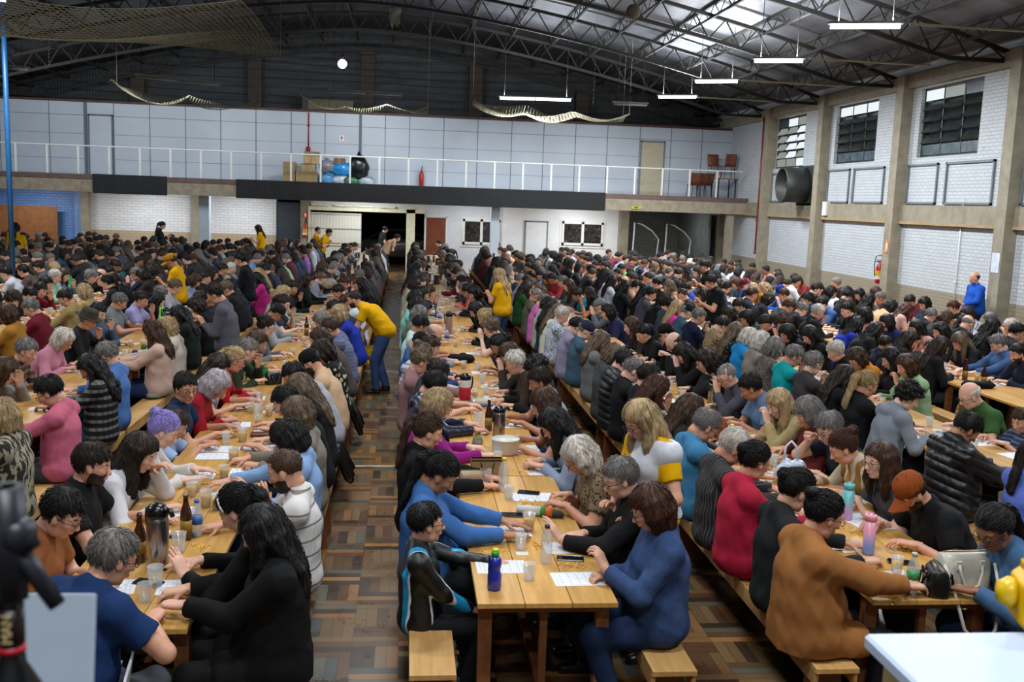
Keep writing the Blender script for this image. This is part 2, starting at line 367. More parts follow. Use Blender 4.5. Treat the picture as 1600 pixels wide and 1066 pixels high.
def louvre(n, y0, y1, z0, z1, lit):
    r = struct(empty('window_%d' % n, (XR+.12, (y0+y1)/2, z0))); W = (y1-y0)/2; H = z1-z0; q = MB()
    for a, b in (((-W, 0), (W, .04)), ((-W, H-.06), (W, H)), ((-W, 0), (-W+.05, H)), ((W-.05, 0), (W, H)), ((-W/3-.02, 0), (-W/3+.02, H)), ((W/3-.02, 0), (W/3+.02, H))):
        q.box((-.03, a[0], a[1]), (.03, b[0], b[1]))
    q.build('window_frame', M_wfr, r)
    rows = 6; hh = (H-.1)/rows
    for i in range(rows):
        q = MB()
        for c in range(3):
            yy0 = -W+2*W*c/3+.03; yy1 = -W+2*W*(c+1)/3-.03; zc = .05+hh*(i+.5)
            q.cur = lit(i, 2-c)
            tilt = 0 if i in (0, rows-1) else .55
            Mx = Matrix.Translation((-.02, (yy0+yy1)/2, zc)) @ Matrix.Rotation(tilt, 4, 'Y')
            q.box((-.004, -(yy1-yy0)/2, -hh*.47), (.004, (yy1-yy0)/2, hh*.47), Mx)
        q.build('pane', [M_pdark, M_pblue, M_plit, M_pdim], r)
louvre(1, 30.2, 32.7, 4.17, 5.8, lambda i, c: (1 if i == 5 and c == 0 else (3 if (i*3+c) % 4 == 1 or c == 0 else 2)))
louvre(2, 25.4, 27.95, 4.17, 5.8, lambda i, c: 2 if i == 5 else (1 if i == 0 else 0))
louvre(3, 20.6, 23.2, 4.17, 5.8, lambda i, c: (2 if c == 0 else (3 if c == 1 else 1)) if i == 5 else (1 if i == 0 else 0))
for k, (a, b) in enumerate(WIN[3:]): louvre(4+k, a, b, 4.17, 5.8, lambda i, c: 1 if i in (0, 5) else 0)
# court lines
mb = MB()
for y in (10.15, 15.9): mb.box((-4, y, .001), (8, y+.05, .004))
struct(mb.build('trim_8', flat('b9b4a4', .35, 0, .1, 8, 'white_court_line')))
# outside yard behind the gate with a parked car
struct(MB().box((-8, 45.5, 0), (8, 45.7, 4)).build('wall_yard', flat('0c0d0f', .9)))
def text(s_, size, M_, mat, parent, name='lettering', ext=.0008):
    cu = bpy.data.curves.new(name, 'FONT'); cu.body = s_; cu.size = size; cu.extrude = ext; cu.align_x = 'CENTER'; cu.align_y = 'CENTER'; t_ = bpy.data.objects.new(name, cu); COL.objects.link(t_)
    bpy.context.view_layer.update(); me = bpy.data.meshes.new_from_object(t_.evaluated_get(bpy.context.evaluated_depsgraph_get())); bpy.data.objects.remove(t_)
    me.materials.clear(); me.materials.append(mat); o = bpy.data.objects.new(name, me); COL.objects.link(o); o.parent = parent; o.matrix_local = M_; return o
# ---------------------------------------------------------------- roof steel
def seg3(mb, p, q, w):
    p = Vector(p); q = Vector(q); d = (q-p); L = d.length
    if L < 1e-4: return
    d.normalize(); a = Vector((0, 1, 0)) if abs(d.y) < .9 else Vector((1, 0, 0)); b = d.cross(a).normalized(); a = b.cross(d).normalized()
    vs = [tuple(c+a*(sx*w/2)+b*(sy*w/2)) for c in (p, q) for sx, sy in ((-1, -1), (1, -1), (1, 1), (-1, 1))]
    mb.add(vs, [(0, 1, 5, 4), (1, 2, 6, 5), (2, 3, 7, 6), (3, 0, 4, 7), (0, 3, 2, 1), (4, 5, 6, 7)])
def zbot(x):
    z = ztop(x)-.56
    return max(z, 5.98) if abs(x-XC) > 11.5 else z
TY = [38.4, 33.8, 29.1, 24.4, 19.7, 15.1, 10.4, 5.8, 1.1]
ORD = ['against the far gable', 'over the mezzanine rail', 'over the fan on the brick wall', 'between the second and third louvre windows', 'over the pillar with the paper notice', 'over the middle of the hall', 'over the front benches', 'just in front of the camera position', 'behind the front tables']
proto = None
for i, y in enumerate(TY):
    if proto is None:
        mb = MB(); n = 66; xs = [XL+.1+(XR-XL-.2)*k/n for k in range(n+1)]
        for k in range(n):
            a, b = xs[k], xs[k+1]
            seg3(mb, (a, 0, ztop(a)), (b, 0, ztop(b)), .085); seg3(mb, (a, 0, zbot(a)), (b, 0, zbot(b)), .085)
            if k % 2 == 0: seg3(mb, (a, 0, zbot(a)), (b, 0, ztop(b)), .03)
            else: seg3(mb, (a, 0, ztop(a)), (b, 0, zbot(b)), .03)
        for x in (xs[0], xs[-1]): seg3(mb, (x, 0, zbot(x)), (x, 0, ztop(x)), .08)
        proto = o = mb.build('roof_truss', M_steel)
    else: o = dup(proto)
    o.location = (0, y, 0)
    tag(o, 'dark arched lattice roof truss '+ORD[i], 'truss', 'arched roof trusses')
proto = None
PORD = 'first second third fourth fifth sixth seventh eighth ninth tenth eleventh twelfth thirteenth fourteenth fifteenth sixteenth seventeenth eighteenth nineteenth twentieth twenty-first twenty-second'.split()
px = [XC+1.32*(k+.5)*s for k in range(10) for s in (-1, 1)]; px = sorted(x for x in px if XL+.4 < x < XR-.3)
for i, x in enumerate(px):
    if proto is None:
        mb = MB(); L = YG; n = 86
        seg3(mb, (0, -.4, .24), (0, L, .24), .07); seg3(mb, (0, -.4, -.06), (0, L, -.06), .055)
        for k in range(n):
            a, b = L*k/n, L*(k+1)/n
            if k % 2 == 0: seg3(mb, (0, a, -.06), (0, b, .24), .02)
            else: seg3(mb, (0, a, .24), (0, b, -.06), .02)
        proto = o = mb.build('purlin', M_steel)
    else: o = dup(proto)
    o.location = (x, 0, ztop(x)+.01)
    d = i-len(px)//2
    tag(o, 'dark steel lattice purlin under the roof, %s counted from the brick wall' % PORD[len(px)-1-i], 'purlin', 'lattice purlins along the roof')
# ---------------------------------------------------------------- lamps
M_tube = emis('f4f9ff', 9.0, 'fluorescent_tube'); M_tubeoff = flat('8f9496', .4, 0, .05, 8, 'unlit_tube'); M_hous = flat('9a9c9a', .5, 0, .05, 8, 'lamp_housing')
def lamp(p, q, lit=True, label='', watts=None, top=True, back=0):
    p = Vector(p); q = Vector(q); c = (p+q)/2; L = (q-p).length; a = math.atan2(q.y-p.y, q.x-p.x)
    r = empty('tube_lamp', c, a); tag(r, label, 'lamp', 'fluorescent roof lamps')
    MB().box((-L/2-.03, -.09, .03), (L/2+.03, .09, .07)).build('housing', M_hous, r)
    n = 2 if L > 1.6 else 1
    for k in range(n):
        x0 = -L/2+L*k/n+.02; x1 = -L/2+L*(k+1)/n-.02
        for s in (-.045, .045):
            mb = MB(); mb.smooth = True; mb.tube((x0, s, -.012), (x1, s, -.012), .032, n=10); mb.build('tube', M_tube if lit else M_tubeoff, r)
    if top:
        z = zroof(c.x)-c.z
        for x in (-L/2+.15, L/2-.15): MB().tube((x, 0, .07), (x, 0, z-.02), .008, n=5).build('hanger', M_steel, r)
    if back:      # added area light behind the unlit housing, brightens the mezzanine wall
        l = bpy.data.lights.new('added_wall_fill', 'AREA'); l.shape = 'RECTANGLE'; l.size = L; l.size_y = .16; l.energy = back; l.color = (.9, .96, 1.0)
        o = bpy.data.objects.new('added_wall_fill', l); COL.objects.link(o); o.parent = r; o.location = (0, .12, .0); o.rotation_euler = (math.radians(68), 0, 0)
    if lit:
        l = bpy.data.lights.new('tube_light', 'AREA'); l.shape = 'RECTANGLE'; l.size = L; l.size_y = .16; l.energy = watts or LAMP_W*L; l.color = (.93, .97, 1.0); l.spread = PI
        o = bpy.data.objects.new('tube_light', l); COL.objects.link(o); o.parent = r; o.location = (0, 0, -.055)
        l2 = bpy.data.lights.new('tube_uplight', 'AREA'); l2.shape = 'RECTANGLE'; l2.size = L; l2.size_y = .1; l2.energy = (watts or LAMP_W*L)*UP; l2.color = (.9, .96, 1.0)
        o2 = bpy.data.objects.new('tube_uplight', l2); COL.objects.link(o2); o2.parent = r; o2.location = (0, 0, .09); o2.rotation_euler = (PI, 0, 0)
    return r
PL = [((7.45, 17.7, 6.1), (8.6, 17.3, 6.1), 'lit twin tube lamp nearest the front over the right side'),
      ((7.65, 22.2, 6.1), (8.65, 21.8, 6.1), 'lit twin tube lamp second along the right side row'),
      ((7.5, 26.3, 6.1), (8.5, 25.8, 6.1), 'lit twin tube lamp third along the right side row'),
      ((7.55, 30.4, 6.1), (8.6, 29.9, 6.1), 'lit twin tube lamp deepest in the right side row'),
      ((2.8, 31.6, 5.97), (5.0, 31.2, 5.97), 'long lit tube lamp hanging above the mezzanine middle'),
      ((-7.9, 17.9, 5.85), (-6.7, 17.9, 5.8), 'lit tube lamp shining through the sagging net'),
      ((7.5, 13.2, 6.1), (8.7, 13.0, 6.1), 'lit tube lamp high over the right side benches'),
      ((7.5, 8.6, 6.1), (8.7, 8.6, 6.1), 'lit tube lamp high over the puffer jacket bench'),
      ((-.6, 8.2, 6.6), (.6, 8.2, 6.6), 'lit tube lamp high over the open aisle'),
      ((-7.9, 12.0, 5.85), (-6.7, 12.0, 5.85), 'lit tube lamp high over the left side benches'),
      ((-7.9, 6.0, 5.85), (-6.7, 6.0, 5.85), 'lit tube lamp high at the front left'),
      ((-1.0, 3.2, 6.4), (1.4, 3.2, 6.4), 'long lit tube lamp above the stage'),
      ((4.6, 3.2, 6.4), (5.9, 3.2, 6.4), 'short lit tube lamp above the stage'),
      ((-.6, 14.0, 6.6), (.6, 14.0, 6.6), 'lit tube lamp high over the middle aisle'),
      ((-1.2, -1.2, 6.4), (1.2, -1.2, 6.4), 'added tube lamp behind the camera position, unseen fill light')]  # unseen lamp added behind the camera as fill for the front rows
for a, b, lb in PL: lamp(a, b, True, lb, watts=(LAMP_W*2.6 if a[1] > 15 else LAMP_W*1.25))
lamp((-7.9, 30.6, 6.0), (-5.8, 32.0, 6.0), False, 'grey long tube fixture above a drooping net on the left', back=150)
lamp((-2.5, 32.2, 6.0), (-.2, 32.4, 6.0), False, 'grey long tube fixture above the cardboard boxes', back=150)
lamp((-12.6, 30.2, 6.1), (-10.9, 30.6, 6.0), False, 'grey tube fixture at the far left edge of the hall', back=130)
lamp((6.5, 32.0, 6.0), (7.6, 32.0, 6.0), False, 'grey short tube fixture near the right end of the mezzanine', back=60)
# lamps under the mezzanine; blue bay and store ones added to brighten them
for x, y, L_, wt in ((-13.2, 36.0, 1.2, 80), (10.0, 38.6, .6, 22), (-9.3, 36.3, 1.2, 90), (-6.0, 36.3, 1.2, 80), (-1.6, 36.5, 1.2, 80), (2.4, 36.3, 1.2, 60), (6.4, 36.0, 1.2, 120)):
    lamp((x-L_/2, y, 2.92), (x+L_/2, y, 2.92), True, 'tube lamp under the mezzanine at %s' % {-13.2: 'the blue brick bay, added to brighten it', 10.0: 'the goal store, added to brighten it', -9.3: 'the white brick bay', -6.0: 'the grey pillar bay', -1.6: 'the open gate', 2.4: 'the brown door', 6.4: 'the office window'}[x], watts=wt, top=False)
# round spot lamp
r = empty('spot_lamp', aty(535, 100, 33.0)); tag(r, 'round bright bulb lamp hanging below the arched truss', 'lamp')
mb = MB(); mb.smooth = True; mb.sphere((0, 0, 0), .14, 16, 10); mb.build('bulb', emis('f0f8ff', 14), r)
mb = MB(); mb.lathe([(.03, .12), (.05, .22), (.02, .3)], n=10); mb.tube((0, 0, .3), (0, 0, zroof(r.location.x)-r.location.z-.02), .01, n=5); mb.build('holder', M_steel, r)
l = bpy.data.lights.new('bulb_light', 'POINT'); l.energy = 130; l.shadow_soft_size = .16; l.color = (.9, .96, 1); o = bpy.data.objects.new('bulb_light', l); COL.objects.link(o); o.parent = r
# sagging nets
def netmat():
    t = NT('netting'); v = t.coord('UV'); 
    t.col(lin('8a8770')); t.set(.8); return t.m
M_net = netmat()
def sagnet(name, label, a, b, wid, sag, bumps, n=26, k=9):
    a = Vector(a); b = Vector(b); d = b-a; mb = MB()
    side = Vector((0, 1, 0))
    def P(u, v):
        z = -sag*(abs(math.sin(PI*u*bumps))**.8)*(1-.35*abs(2*v-1)); p = a+d*u+side*((v-.5)*wid); return p+Vector((0, 0, z+.12*math.sin(7*u+3*v)))
    for u, v in ((0, 0), (1, 0), (0, 1), (1, 1)):
        e = P(u, v); mb.tube(e, (e.x, e.y, zroof(e.x)-.02), .004, n=4)
    for j in range(k+1): mb.path([P(i/n, j/k) for i in range(n+1)], .006, 4)
    for i in range(n*2+1): mb.path([P(i/(2*n), j/k) for j in range(k+1)], .006, 4)
    o = mb.build(name, M_net); return tag(o, label, 'net', 'sagging nets under the roof', 'stuff')
sagnet('sagging_net', 'pale net drooping under the unlit fixture on the left', (-8.6, 30.7, 5.75), (-4.7, 31.9, 5.45), .9, .35, 2)
sagnet('sagging_net', 'pale net drooping above the cardboard boxes', (-3.3, 32.0, 5.75), (.6, 32.4, 5.55), .9, .2, 3)
sagnet('sagging_net', 'pale net drooping below the long lit lamp', (2.0, 31.6, 5.75), (6.8, 31.4, 5.5), .9, .25, 3)
sagnet('sagging_net', 'large grey net sagging below the lamp at upper left', (-9.0, 14.5, 5.7), (-2.6, 18.5, 5.6), 5.0, .5, 1, 40, 30)
# ---------------------------------------------------------------- mezzanine furnishing
r = empty('railing', (0, YM+.08, 3.18)); tag(r, 'white metal railing along the mezzanine edge', 'railing')
mb = MB(); mb.tube((XL, 0, .94), (11.95, 0, .94), .025, n=8); mb.build('top_rail', M_whiteS, r)
for k in range(27):
    x = 11.02-k*1.0
    if x > XL: MB().box((x-.03, -.02, 0), (x+.03, .02, .93)).build('baluster', M_whiteS, r)
# black banners on the beam
for x0, x1, lb in ((-10.5, -8.08, 'black cloth panel on the mezzanine edge above the white brick bay'), (-5.8, -3.33, 'black cloth panel on the mezzanine edge above the dark door'), (-3.3, 6.98, 'long black cloth panel on the mezzanine edge above the gate')):
    mb = MB(); n = 30
    mb.grid(lambda u, v: (x0+(x1-x0)*u, YM-.04-.006*math.sin(u*23)-.003*math.sin(u*61+v*3), 2.56+.64*v), n, 3)
    tag(mb.build('banner', M_dark, solid=.012), lb, 'banner', 'black cloth panels on the mezzanine edge')
def boxcard(x, y, z, w_, d, h, c, lb, rz=0):
    r = empty('cardboard_box', (x, y, z), rz); tag(r, lb, 'box', 'cardboard boxes piled on the mezzanine')
    MB().box((-w_/2, -d/2, 0), (w_/2, d/2, h)).build('box_body', flat(c, .8, 0, .08), r, bevel=.006)
    q = MB(); q.box((-.03, -d/2-.003, 0), (.03, d/2+.003, h+.003)); q.build('packing_tape', flat('8a7448', .4), r)
Z0 = 3.165
boxcard(-4.15, 36.2, Z0, .42, .4, .72, '8a7350', 'tall cardboard box at the end of the mezzanine pile')
boxcard(-3.55, 36.2, Z0, .75, .5, .4, '8f7852', 'wide cardboard box at the bottom of the mezzanine pile', .05)
boxcard(-3.5, 36.2, Z0+.4, .5, .4, .28, '93805c', 'small cardboard box above the wide one')
boxcard(-3.4, 36.15, Z0+.68, .55, .4, .26, 'a08760', 'cardboard box with orange tape on the pile', .1)
boxcard(-3.38, 36.2, Z0+.94, .5, .4, .16, '7d6a4a', 'flat cardboard box topmost of the pile')
def bag(x, y, z, sx, sy, sz, c, lb, seed):
    rs = random.Random(seed); mb = MB(); mb.smooth = True; mb.sphere((0, 0, 0), 1, 20, 14); ph = [rs.uniform(0, 6) for _ in range(6)]
    for i, (a, b, d) in enumerate(mb.v):
        k = 1+.09*math.sin(5*a+ph[0])*math.sin(6*b+ph[1])+.06*math.sin(11*d+ph[2]+4*a)+.04*math.sin(17*b+ph[3])
        zz = max(d, -.75)*k; q = 1.0 if d < .6 else max(.25, 1-1.6*(d-.6))
        mb.v[i] = (a*k*sx*q, b*k*sy*q, (zz+.75)*sz/1.75)
    o = mb.build('plastic_bag', flat(c, .28, 0, .1, 6), loc=(x, y, z)); return tag(o, lb, 'bag', 'filled bags piled on the mezzanine')
bag(-2.85, 36.2, Z0, .33, .25, .42, '4f86b0', 'pale blue plastic bag beside the cardboard boxes', 1)
bag(-2.35, 36.2, Z0, .33, .25, .38, 'b9c4cc', 'white plastic bag at the foot of the bag pile', 2)
bag(-2.0, 36.1, Z0, .3, .25, .32, '3f6f4a', 'green and blue bag at the foot of the bag pile', 3)
bag(-2.3, 36.2, Z0+.3, .38, .25, .5, '1f7fc0', 'bright blue plastic bag in the middle of the pile', 4)
bag(-2.85, 36.2, Z0+.4, .27, .25, .5, '77757f', 'grey plastic bag above the pale blue one', 5)
boxcard(-2.42, 36.25, Z0+.72, .4, .3, .2, '6d4c38', 'small brown box between the grey and black bags')
bag(-1.75, 36.2, Z0+.2, .36, .28, .9, '0d0e10', 'tall black rubbish bag at the end of the pile', 6)
bag(-1.45, 36.2, Z0, .3, .25, .35, 'a9b6c0', 'translucent white bag under the black rubbish bag', 7)
def extinguisher(loc, label, rz=0, s=1.0, yellow=True):
    r = empty('fire_extinguisher', loc, rz); tag(r, label, 'fire extinguisher', 'wall fire extinguishers'); red = flat('a3161a', .3)
    mb = MB(); mb.smooth = True; mb.lathe([(.02, 0), (.075, .01), (.085, .04), (.085, .42), (.06, .49), (.025, .53), (.025, .56)], n=16); mb.build('cylinder', red, r)
    mb = MB(); mb.box((-.015, -.03, .56), (.015, .09, .585)); mb.box((-.012, -.03, .6), (.012, .08, .62)); mb.build('handle', flat('222222', .4), r)
    mb = MB(); mb.path([(0, -.03, .57), (.02, -.1, .66), (.03, -.02, .74), (.02, .1, .7), (.0, .14, .5), (0, .11, .2)], .012, 6); mb.smooth = True; mb.build('hose', flat('151515', .5), r)
    if yellow:
        mb = MB(); mb.lathe([(.0865, .2), (.0865, .34)], n=16); mb.build('yellow_label', flat('c79a18', .5), r)
        mb = MB(); mb.lathe([(.0868, .12), (.0868, .2)], n=16); mb.build('white_label', flat('c9c9c4', .5), r)
    return r
extinguisher((XR-.12, 24.35, 1.02), 'red fire extinguisher on the brick wall under the hose loop', PI/2)
extinguisher((.5, YW-.16, 3.22), 'small red fire extinguisher on the mezzanine wall', 0, yellow=False)
extinguisher((-3.77, YB-.2, 1.15), 'red and yellow fire extinguisher beside the dark door', 0)
def sign(x, y, z, w_, h, bg, fg, label, axis='X', text='1'):
    r = empty('wall_sign', (x, y, z)); tag(r, label, 'sign', 'small wall signs')
    if axis == 'X':
        MB().box((-w_/2, -.01, -h/2), (w_/2, 0, h/2)).build('sign_plate', flat(bg, .5), r); q = MB(); q.box((-w_*.2, -.014, -h*.1), (w_*.2, -.01, h*.3)); q.box((-w_*.1, -.014, -h*.36), (w_*.1, -.01, -h*.1)); q.build('sign_mark', flat(fg, .5), r)
    else:
        MB().box((-.01, -w_/2, -h/2), (0, w_/2, h/2)).build('sign_plate', flat(bg, .5), r); q = MB(); q.box((-.014, -w_*.2, -h*.1), (-.01, w_*.2, h*.3)); q.box((-.014, -w_*.1, -h*.36), (-.01, w_*.1, -h*.1)); q.build('sign_mark', flat(fg, .5), r)
sign(-3.77, YB-.07, 2.0, .16, .22, 'c9352a', 'e8e0d8', 'red and white sign above the extinguisher by the dark door')
sign(-2.42, YW-.01, 4.84, .16, .2, 'e4ddd6', 'b8281e', 'small red and white sign high on the mezzanine wall')
sign(XR-.285, 23.72, 2.0, .16, .3, 'd08048', 'e8d8c0', 'small orange sign on the pillar above the extinguisher', 'Y')
sign(8.1, YM-.03, 2.72, .35, .1, 'a6a836', '3d5a20', 'small yellow green sign on the beam above the goals')
o = MB().box((XR-.29, 18.93, 1.7), (XR-.285, 19.2, 2.1)).build('paper_notice', flat('c3cad6', .6)); tag(o, 'white paper notice taped to the brown pillar behind the man in blue', 'notice')
# red alarm pipe
mb = MB(); mb.smooth = True; mb.tube((-3.61, YW-.03, 5.7), (-3.61, YW-.03, 4.45), .022); mb.box((-3.68, YW-.09, 4.3), (-3.54, YW, 4.48)); mb.sphere((-3.61, YW-.05, 5.25), .05)
tag(mb.build('alarm_pipe', flat('8a1c1e', .4)), 'thin red pipe with a red alarm button on the mezzanine wall', 'pipe')
mb = MB(); mb.tube((XR-.3, 33.1, 1.3), (XR-.3, 33.1, 5.9), .03); mb.sphere((XR-.3, 33.1, 2.45), .06); mb.sphere((XR-.3, 33.1, 1.35), .06)
tag(mb.build('red_pipe', flat('7a2620', .5), smooth=True), 'tall dark red pipe on the corner pillar by the mezzanine', 'pipe')
mb = MB(); mb.tube((XR-.03, 20.9, 0), (XR-.03, 20.9, 3.2), .015); mb.sphere((XR-.04, 20.9, 1.35), .03); tag(mb.build('white_pipe', M_whiteS, smooth=True), 'thin white conduit on the brick wall beside the man in blue', 'pipe')
mb = MB(); mb.tube((XR-.05, 24.15, 2.9), (XR-.05, 24.15, 5.9), .025); mb.box((XR-.12, 24.05, 2.78), (XR-.0, 24.25, 2.95)); tag(mb.build('conduit', flat('9a9c98', .5)), 'grey conduit running up beside the third pillar', 'pipe')
mb = MB(); mb.tube((XR-.14, 5, 5.95), (XR-.14, 32, 5.95), .03); tag(mb.build('roof_conduit', flat('8f9290', .5)), 'long grey conduit along the top of the brick wall', 'pipe')
# extractor fan
r = empty('extractor_fan', (XR-.45, 29.7, 3.58)); tag(r, 'large round grey extractor fan on the brick wall', 'fan'); Mf = flat('3f4240', .5, .5, .1)
mb = MB(); mb.smooth = True; Mx = Matrix.Rotation(-PI/2, 4, 'Y'); mb.lathe([(.50, -.38), (.53, -.36), (.53, .38), (.50, .40), (.485, .38), (.485, -.3)], n=36, M=Mx); mb.build('drum', Mf, r)
for k in range(5):
    a = 2*PI*k/5; q = MB(); Mk = Matrix.Rotation(-PI/2, 4, 'Y') @ Matrix.Rotation(a, 4, 'Z') @ Matrix.Translation((.25, 0, .12)) @ Matrix.Rotation(.5, 4, 'X'); q.box((-.2, -.09, -.004), (.2, .09, .004), Mk); q.build('fan_blade', flat('222422', .5, .4), r)
mb = MB(); mb.lathe([(.07, .0), (.07, .25)], n=14, M=Mx); mb.tube((0, -.48, 0), (0, .48, 0), .02); mb.tube((0, 0, -.48), (0, 0, .48), .02); mb.build('motor_hub', Mf, r)
MB().box((.36, -.6, -.6), (.46, .6, .6)).build('wall_bracket', Mf, r)
r = empty('switch_box', (XR-.05, 28.0, 2.9)); tag(r, 'white electric switch box beside the extractor fan pillar', 'switch box'); MB().box((-.1, -.14, -.2), (.05, .14, .2)).build('box_cover', M_whiteS, r); q = MB(); q.tube((0, -.1, .05), (0, -1.4, .05), .02); q.tube((0, -1.4, .05), (0, -1.5, 1.0), .02); q.build('conduit', M_whiteS, r)
# stacked chairs and desk on the mezzanine
Mor = flat('6d3b28', .5); Mbk = flat('17181a', .5, .3)
def stackchair(x, y, z, rz, label, tilt=0):
    r = empty('shell_chair', (x, y, z), rz); r.rotation_euler = (tilt, 0, rz); tag(r, label, 'chair', 'stored chairs on the mezzanine'); q = MB(); q.smooth = True
    q.grid(lambda u, v: (-.21+.42*u, -.2+.04*math.sin(PI*u)-(.1*v), .45+.42*v), 6, 5); q.grid(lambda u, v: (-.21+.42*u, -.2+.4*v, .45-.03*math.sin(PI*v)), 6, 4); q.build('seat_shell', Mor, r, solid=.015)
    for sx in (-1, 1):
        for sy in (-1, 1): MB().tube((sx*.17, sy*.15, .44), (sx*.2, sy*.19, 0), .012, n=6).build('leg', Mbk, r)
r = empty('desk', (11.65, 36.4, Z0)); tag(r, 'narrow desk with orange top holding stored chairs', 'desk'); MB().box((-.5, -.25, .72), (.5, .25, .75)).build('desk_top', flat('a0672c', .5), r)
for sx in (-.45, -.2, .2, .45): MB().box((sx-.02, -.2, 0), (sx+.02, -.16, .72)).build('leg', Mbk, r)
stackchair(11.85, 36.4, Z0+.75, 0, 'orange shell chair standing on the desk')
stackchair(11.35, 36.5, Z0+.75, PI, 'dark legged chair turned over beside the shell chair')
for k, dx in enumerate((-.42, -.2, .0)): stackchair(10.95+dx, 36.3, Z0+.02, .3*k, ['leaning orange chair at the near end of the row', 'leaning orange chair in the middle of the row', 'leaning orange chair next to the desk'][k], 0)
# extractor box above the wall
r = empty('air_unit', (-2.9, 38.2, 5.82)); tag(r, 'tan horizontal air unit lying on top of the mezzanine wall', 'air unit'); MB().box((-.8, -.3, 0), (.85, .3, .42)).build('casing', flat('5a5038', .6), r); MB().box((-1.0, -.32, 0), (-.8, .32, .5)).build('end_cap', flat('26221e', .6), r)
MB().box((-1, -1.04, -.02), (1, .3, 0)).build('shelf', flat('2a2320', .7), r)
# pvc pipes across the trusses
for i, (y, x0, x1, z) in enumerate(((30.0, 8.6, 11.2, 6.1), (25.8, 8.6, 11.4, 6.12), (21.6, 8.7, 11.5, 6.12), (17.2, 8.7, 11.8, 6.12))):
    mb = MB(); mb.tube((x0, y, z), (x1, y, z-.02), .022, n=6); mb.tube((x1-.05, y, z), (x1-.05, y, zroof(x1-.05)-.01), .01, n=5); tag(mb.build('cable_pipe', flat('a09a78', .5)), 'thin pale cable pipe leading to the %s right side lamp' % ['deepest', 'third', 'second', 'nearest'][i], 'pipe', 'cable pipes at the right side lamps')
# goals
def goal(x, y, rz, label):
    r = empty('goal_frame', (x, y, 0), rz); tag(r, label, 'goal', 'folded goals in the store room'); q = MB()
    P = [(0, 0, 0), (0.05, 0, 2.15), (.35, 0, 2.08), (.75, 0, 1.85), (1.02, 0, 1.55), (.9, 0, 0)]
    q.path(P, .03, 6); q.build('frame', M_whiteS, r)
    q = MB()
    for k in range(1, 12): q.path([(.08*k, .02, .1), (.08*k+.02, .03, 1.2), (.08*k, .0, 2.1-.0026*(k*k))], .004, 4)
    for k in range(1, 16): q.path([(.02, .0, .13*k), (.5, .05, .13*k-.03), (min(.98, 1.0), 0, .13*k if k < 12 else 1.5)], .004, 4)
    q.build('net', flat('7a7a76', .7), r)
goal(8.55, 37.2, .05, 'white goal frame standing nearer the beige post'); goal(9.75, 37.0, .05, 'white goal frame standing further right in the store room')
# board and bars at the far left
r = empty('board_panel', (-13.4, 37.6, 0)); tag(r, 'large brown wooden board leaning on the blue brick wall', 'board'); MB().box((-1.3, 0, .2), (.85, .04, 2.02)).build('board', flat('7a4a20', .6, 0, .12, 6), r)
for x in (-1.2, .7): MB().box((x, .04, 0), (x+.06, .1, 1.9)).build('support', M_steel, r)
p0 = aty(19, 372, 20.0); p1 = aty(5, 90, 20.0); mb = MB(); mb.tube((-7.52, 20, 0), (-7.55, 20, zroof(-7.55)-.04), .05, n=8); tag(mb.build('blue_pole', flat('1c5484', .4), smooth=True), 'tall slim blue pole rising at the far left', 'pole')
# car beyond the gate
r = empty('parked_car', (-.55, 42.3, 0)); tag(r, 'grey car parked outside the open gate', 'car')
def carbody():
    prof = [(-2.1, .35), (-2.12, .7), (-1.95, .88), (-1.1, 1.0), (-.45, 1.42), (.7, 1.46), (1.45, 1.1), (2.0, 1.0), (2.12, .6), (2.05, .33)]
    mb = MB(); mb.smooth = True; n = len(prof); secs = [(-.85, .9), (-.8, 1.0), (0, 1.03), (.8, 1.0), (.85, .9)]
    vs = [(x*(1 if abs(y) < .83 else .985), y*(1 if z < 1.05 else .86), .33+(z-.33)*k) for y, k in secs for x, z in prof]
    fs = [(s*n+i, s*n+(i+1) % n, (s+1)*n+(i+1) % n, (s+1)*n+i) for s in range(4) for i in range(n)]
    fs += [tuple(range(n-1, -1, -1)), tuple(4*n+i for i in range(n))]
    mb.add(vs, fs); return mb
carbody().build('body', flat('8a8c8e', .25, .6), r)
MB().add([(-1.0, -.88, 1.03), (-.42, -.78, 1.37), (.68, -.78, 1.40), (1.35, -.88, 1.08)], [(0, 1, 2, 3)]).build('side_window', flat('0a0b0c', .1), r, solid=.02)
for x in (-1.3, 1.35):
    for y in (-.82, .82): mb = MB(); mb.smooth = True; mb.lathe([(.12, -.09), (.31, -.09), (.33, -.04), (.33, .04), (.31, .09), (.12, .09)], n=20, M=Matrix.Translation((x, y, .33)) @ Matrix.Rotation(PI/2, 4, 'X')); mb.build('wheel', flat('161616', .6), r)
# ---------------------------------------------------------------- tables and benches
def wood(name, c1, c2, c3, sc=1.0, rough=.38):
    t = NT(name); v = t.coord(); n = t.noise(t.mapping(v, (14*sc, 1.1*sc, 14*sc)), 1.6, 5, .6)
    g = t.noise(t.mapping(v, (60, 3, 60)), 1.0, 3, .6)
    c = t.ramp(n, [(.25, lin(c1)), (.5, lin(c2)), (.75, lin(c3))]); c = t.mix(t.math('MULTIPLY', g, .35), c, lin(c1))
    oi = t.n('ShaderNodeObjectInfo'); hv = t.n('ShaderNodeHueSaturation'); t.l(c, hv.inputs['Color']); t.l(t.math('ADD', t.math('MULTIPLY', oi.outputs['Random'], .25), .88), hv.inputs['Value']); t.l(hv.outputs[0], t.b.inputs['Base Color'])
    t.set(rough); t.bump(g, .08, .002); return t.m
M_pine = wood('varnished_pine', 'a3763a', 'c0924c', 'd0a663'); M_bench = wood('bench_pine', 'a87c44', 'bd9258', 'c9a56c', rough=.5); M_leg = wood('leg_wood', '6b3f22', '7d4b28', '8f5a30', rough=.55)
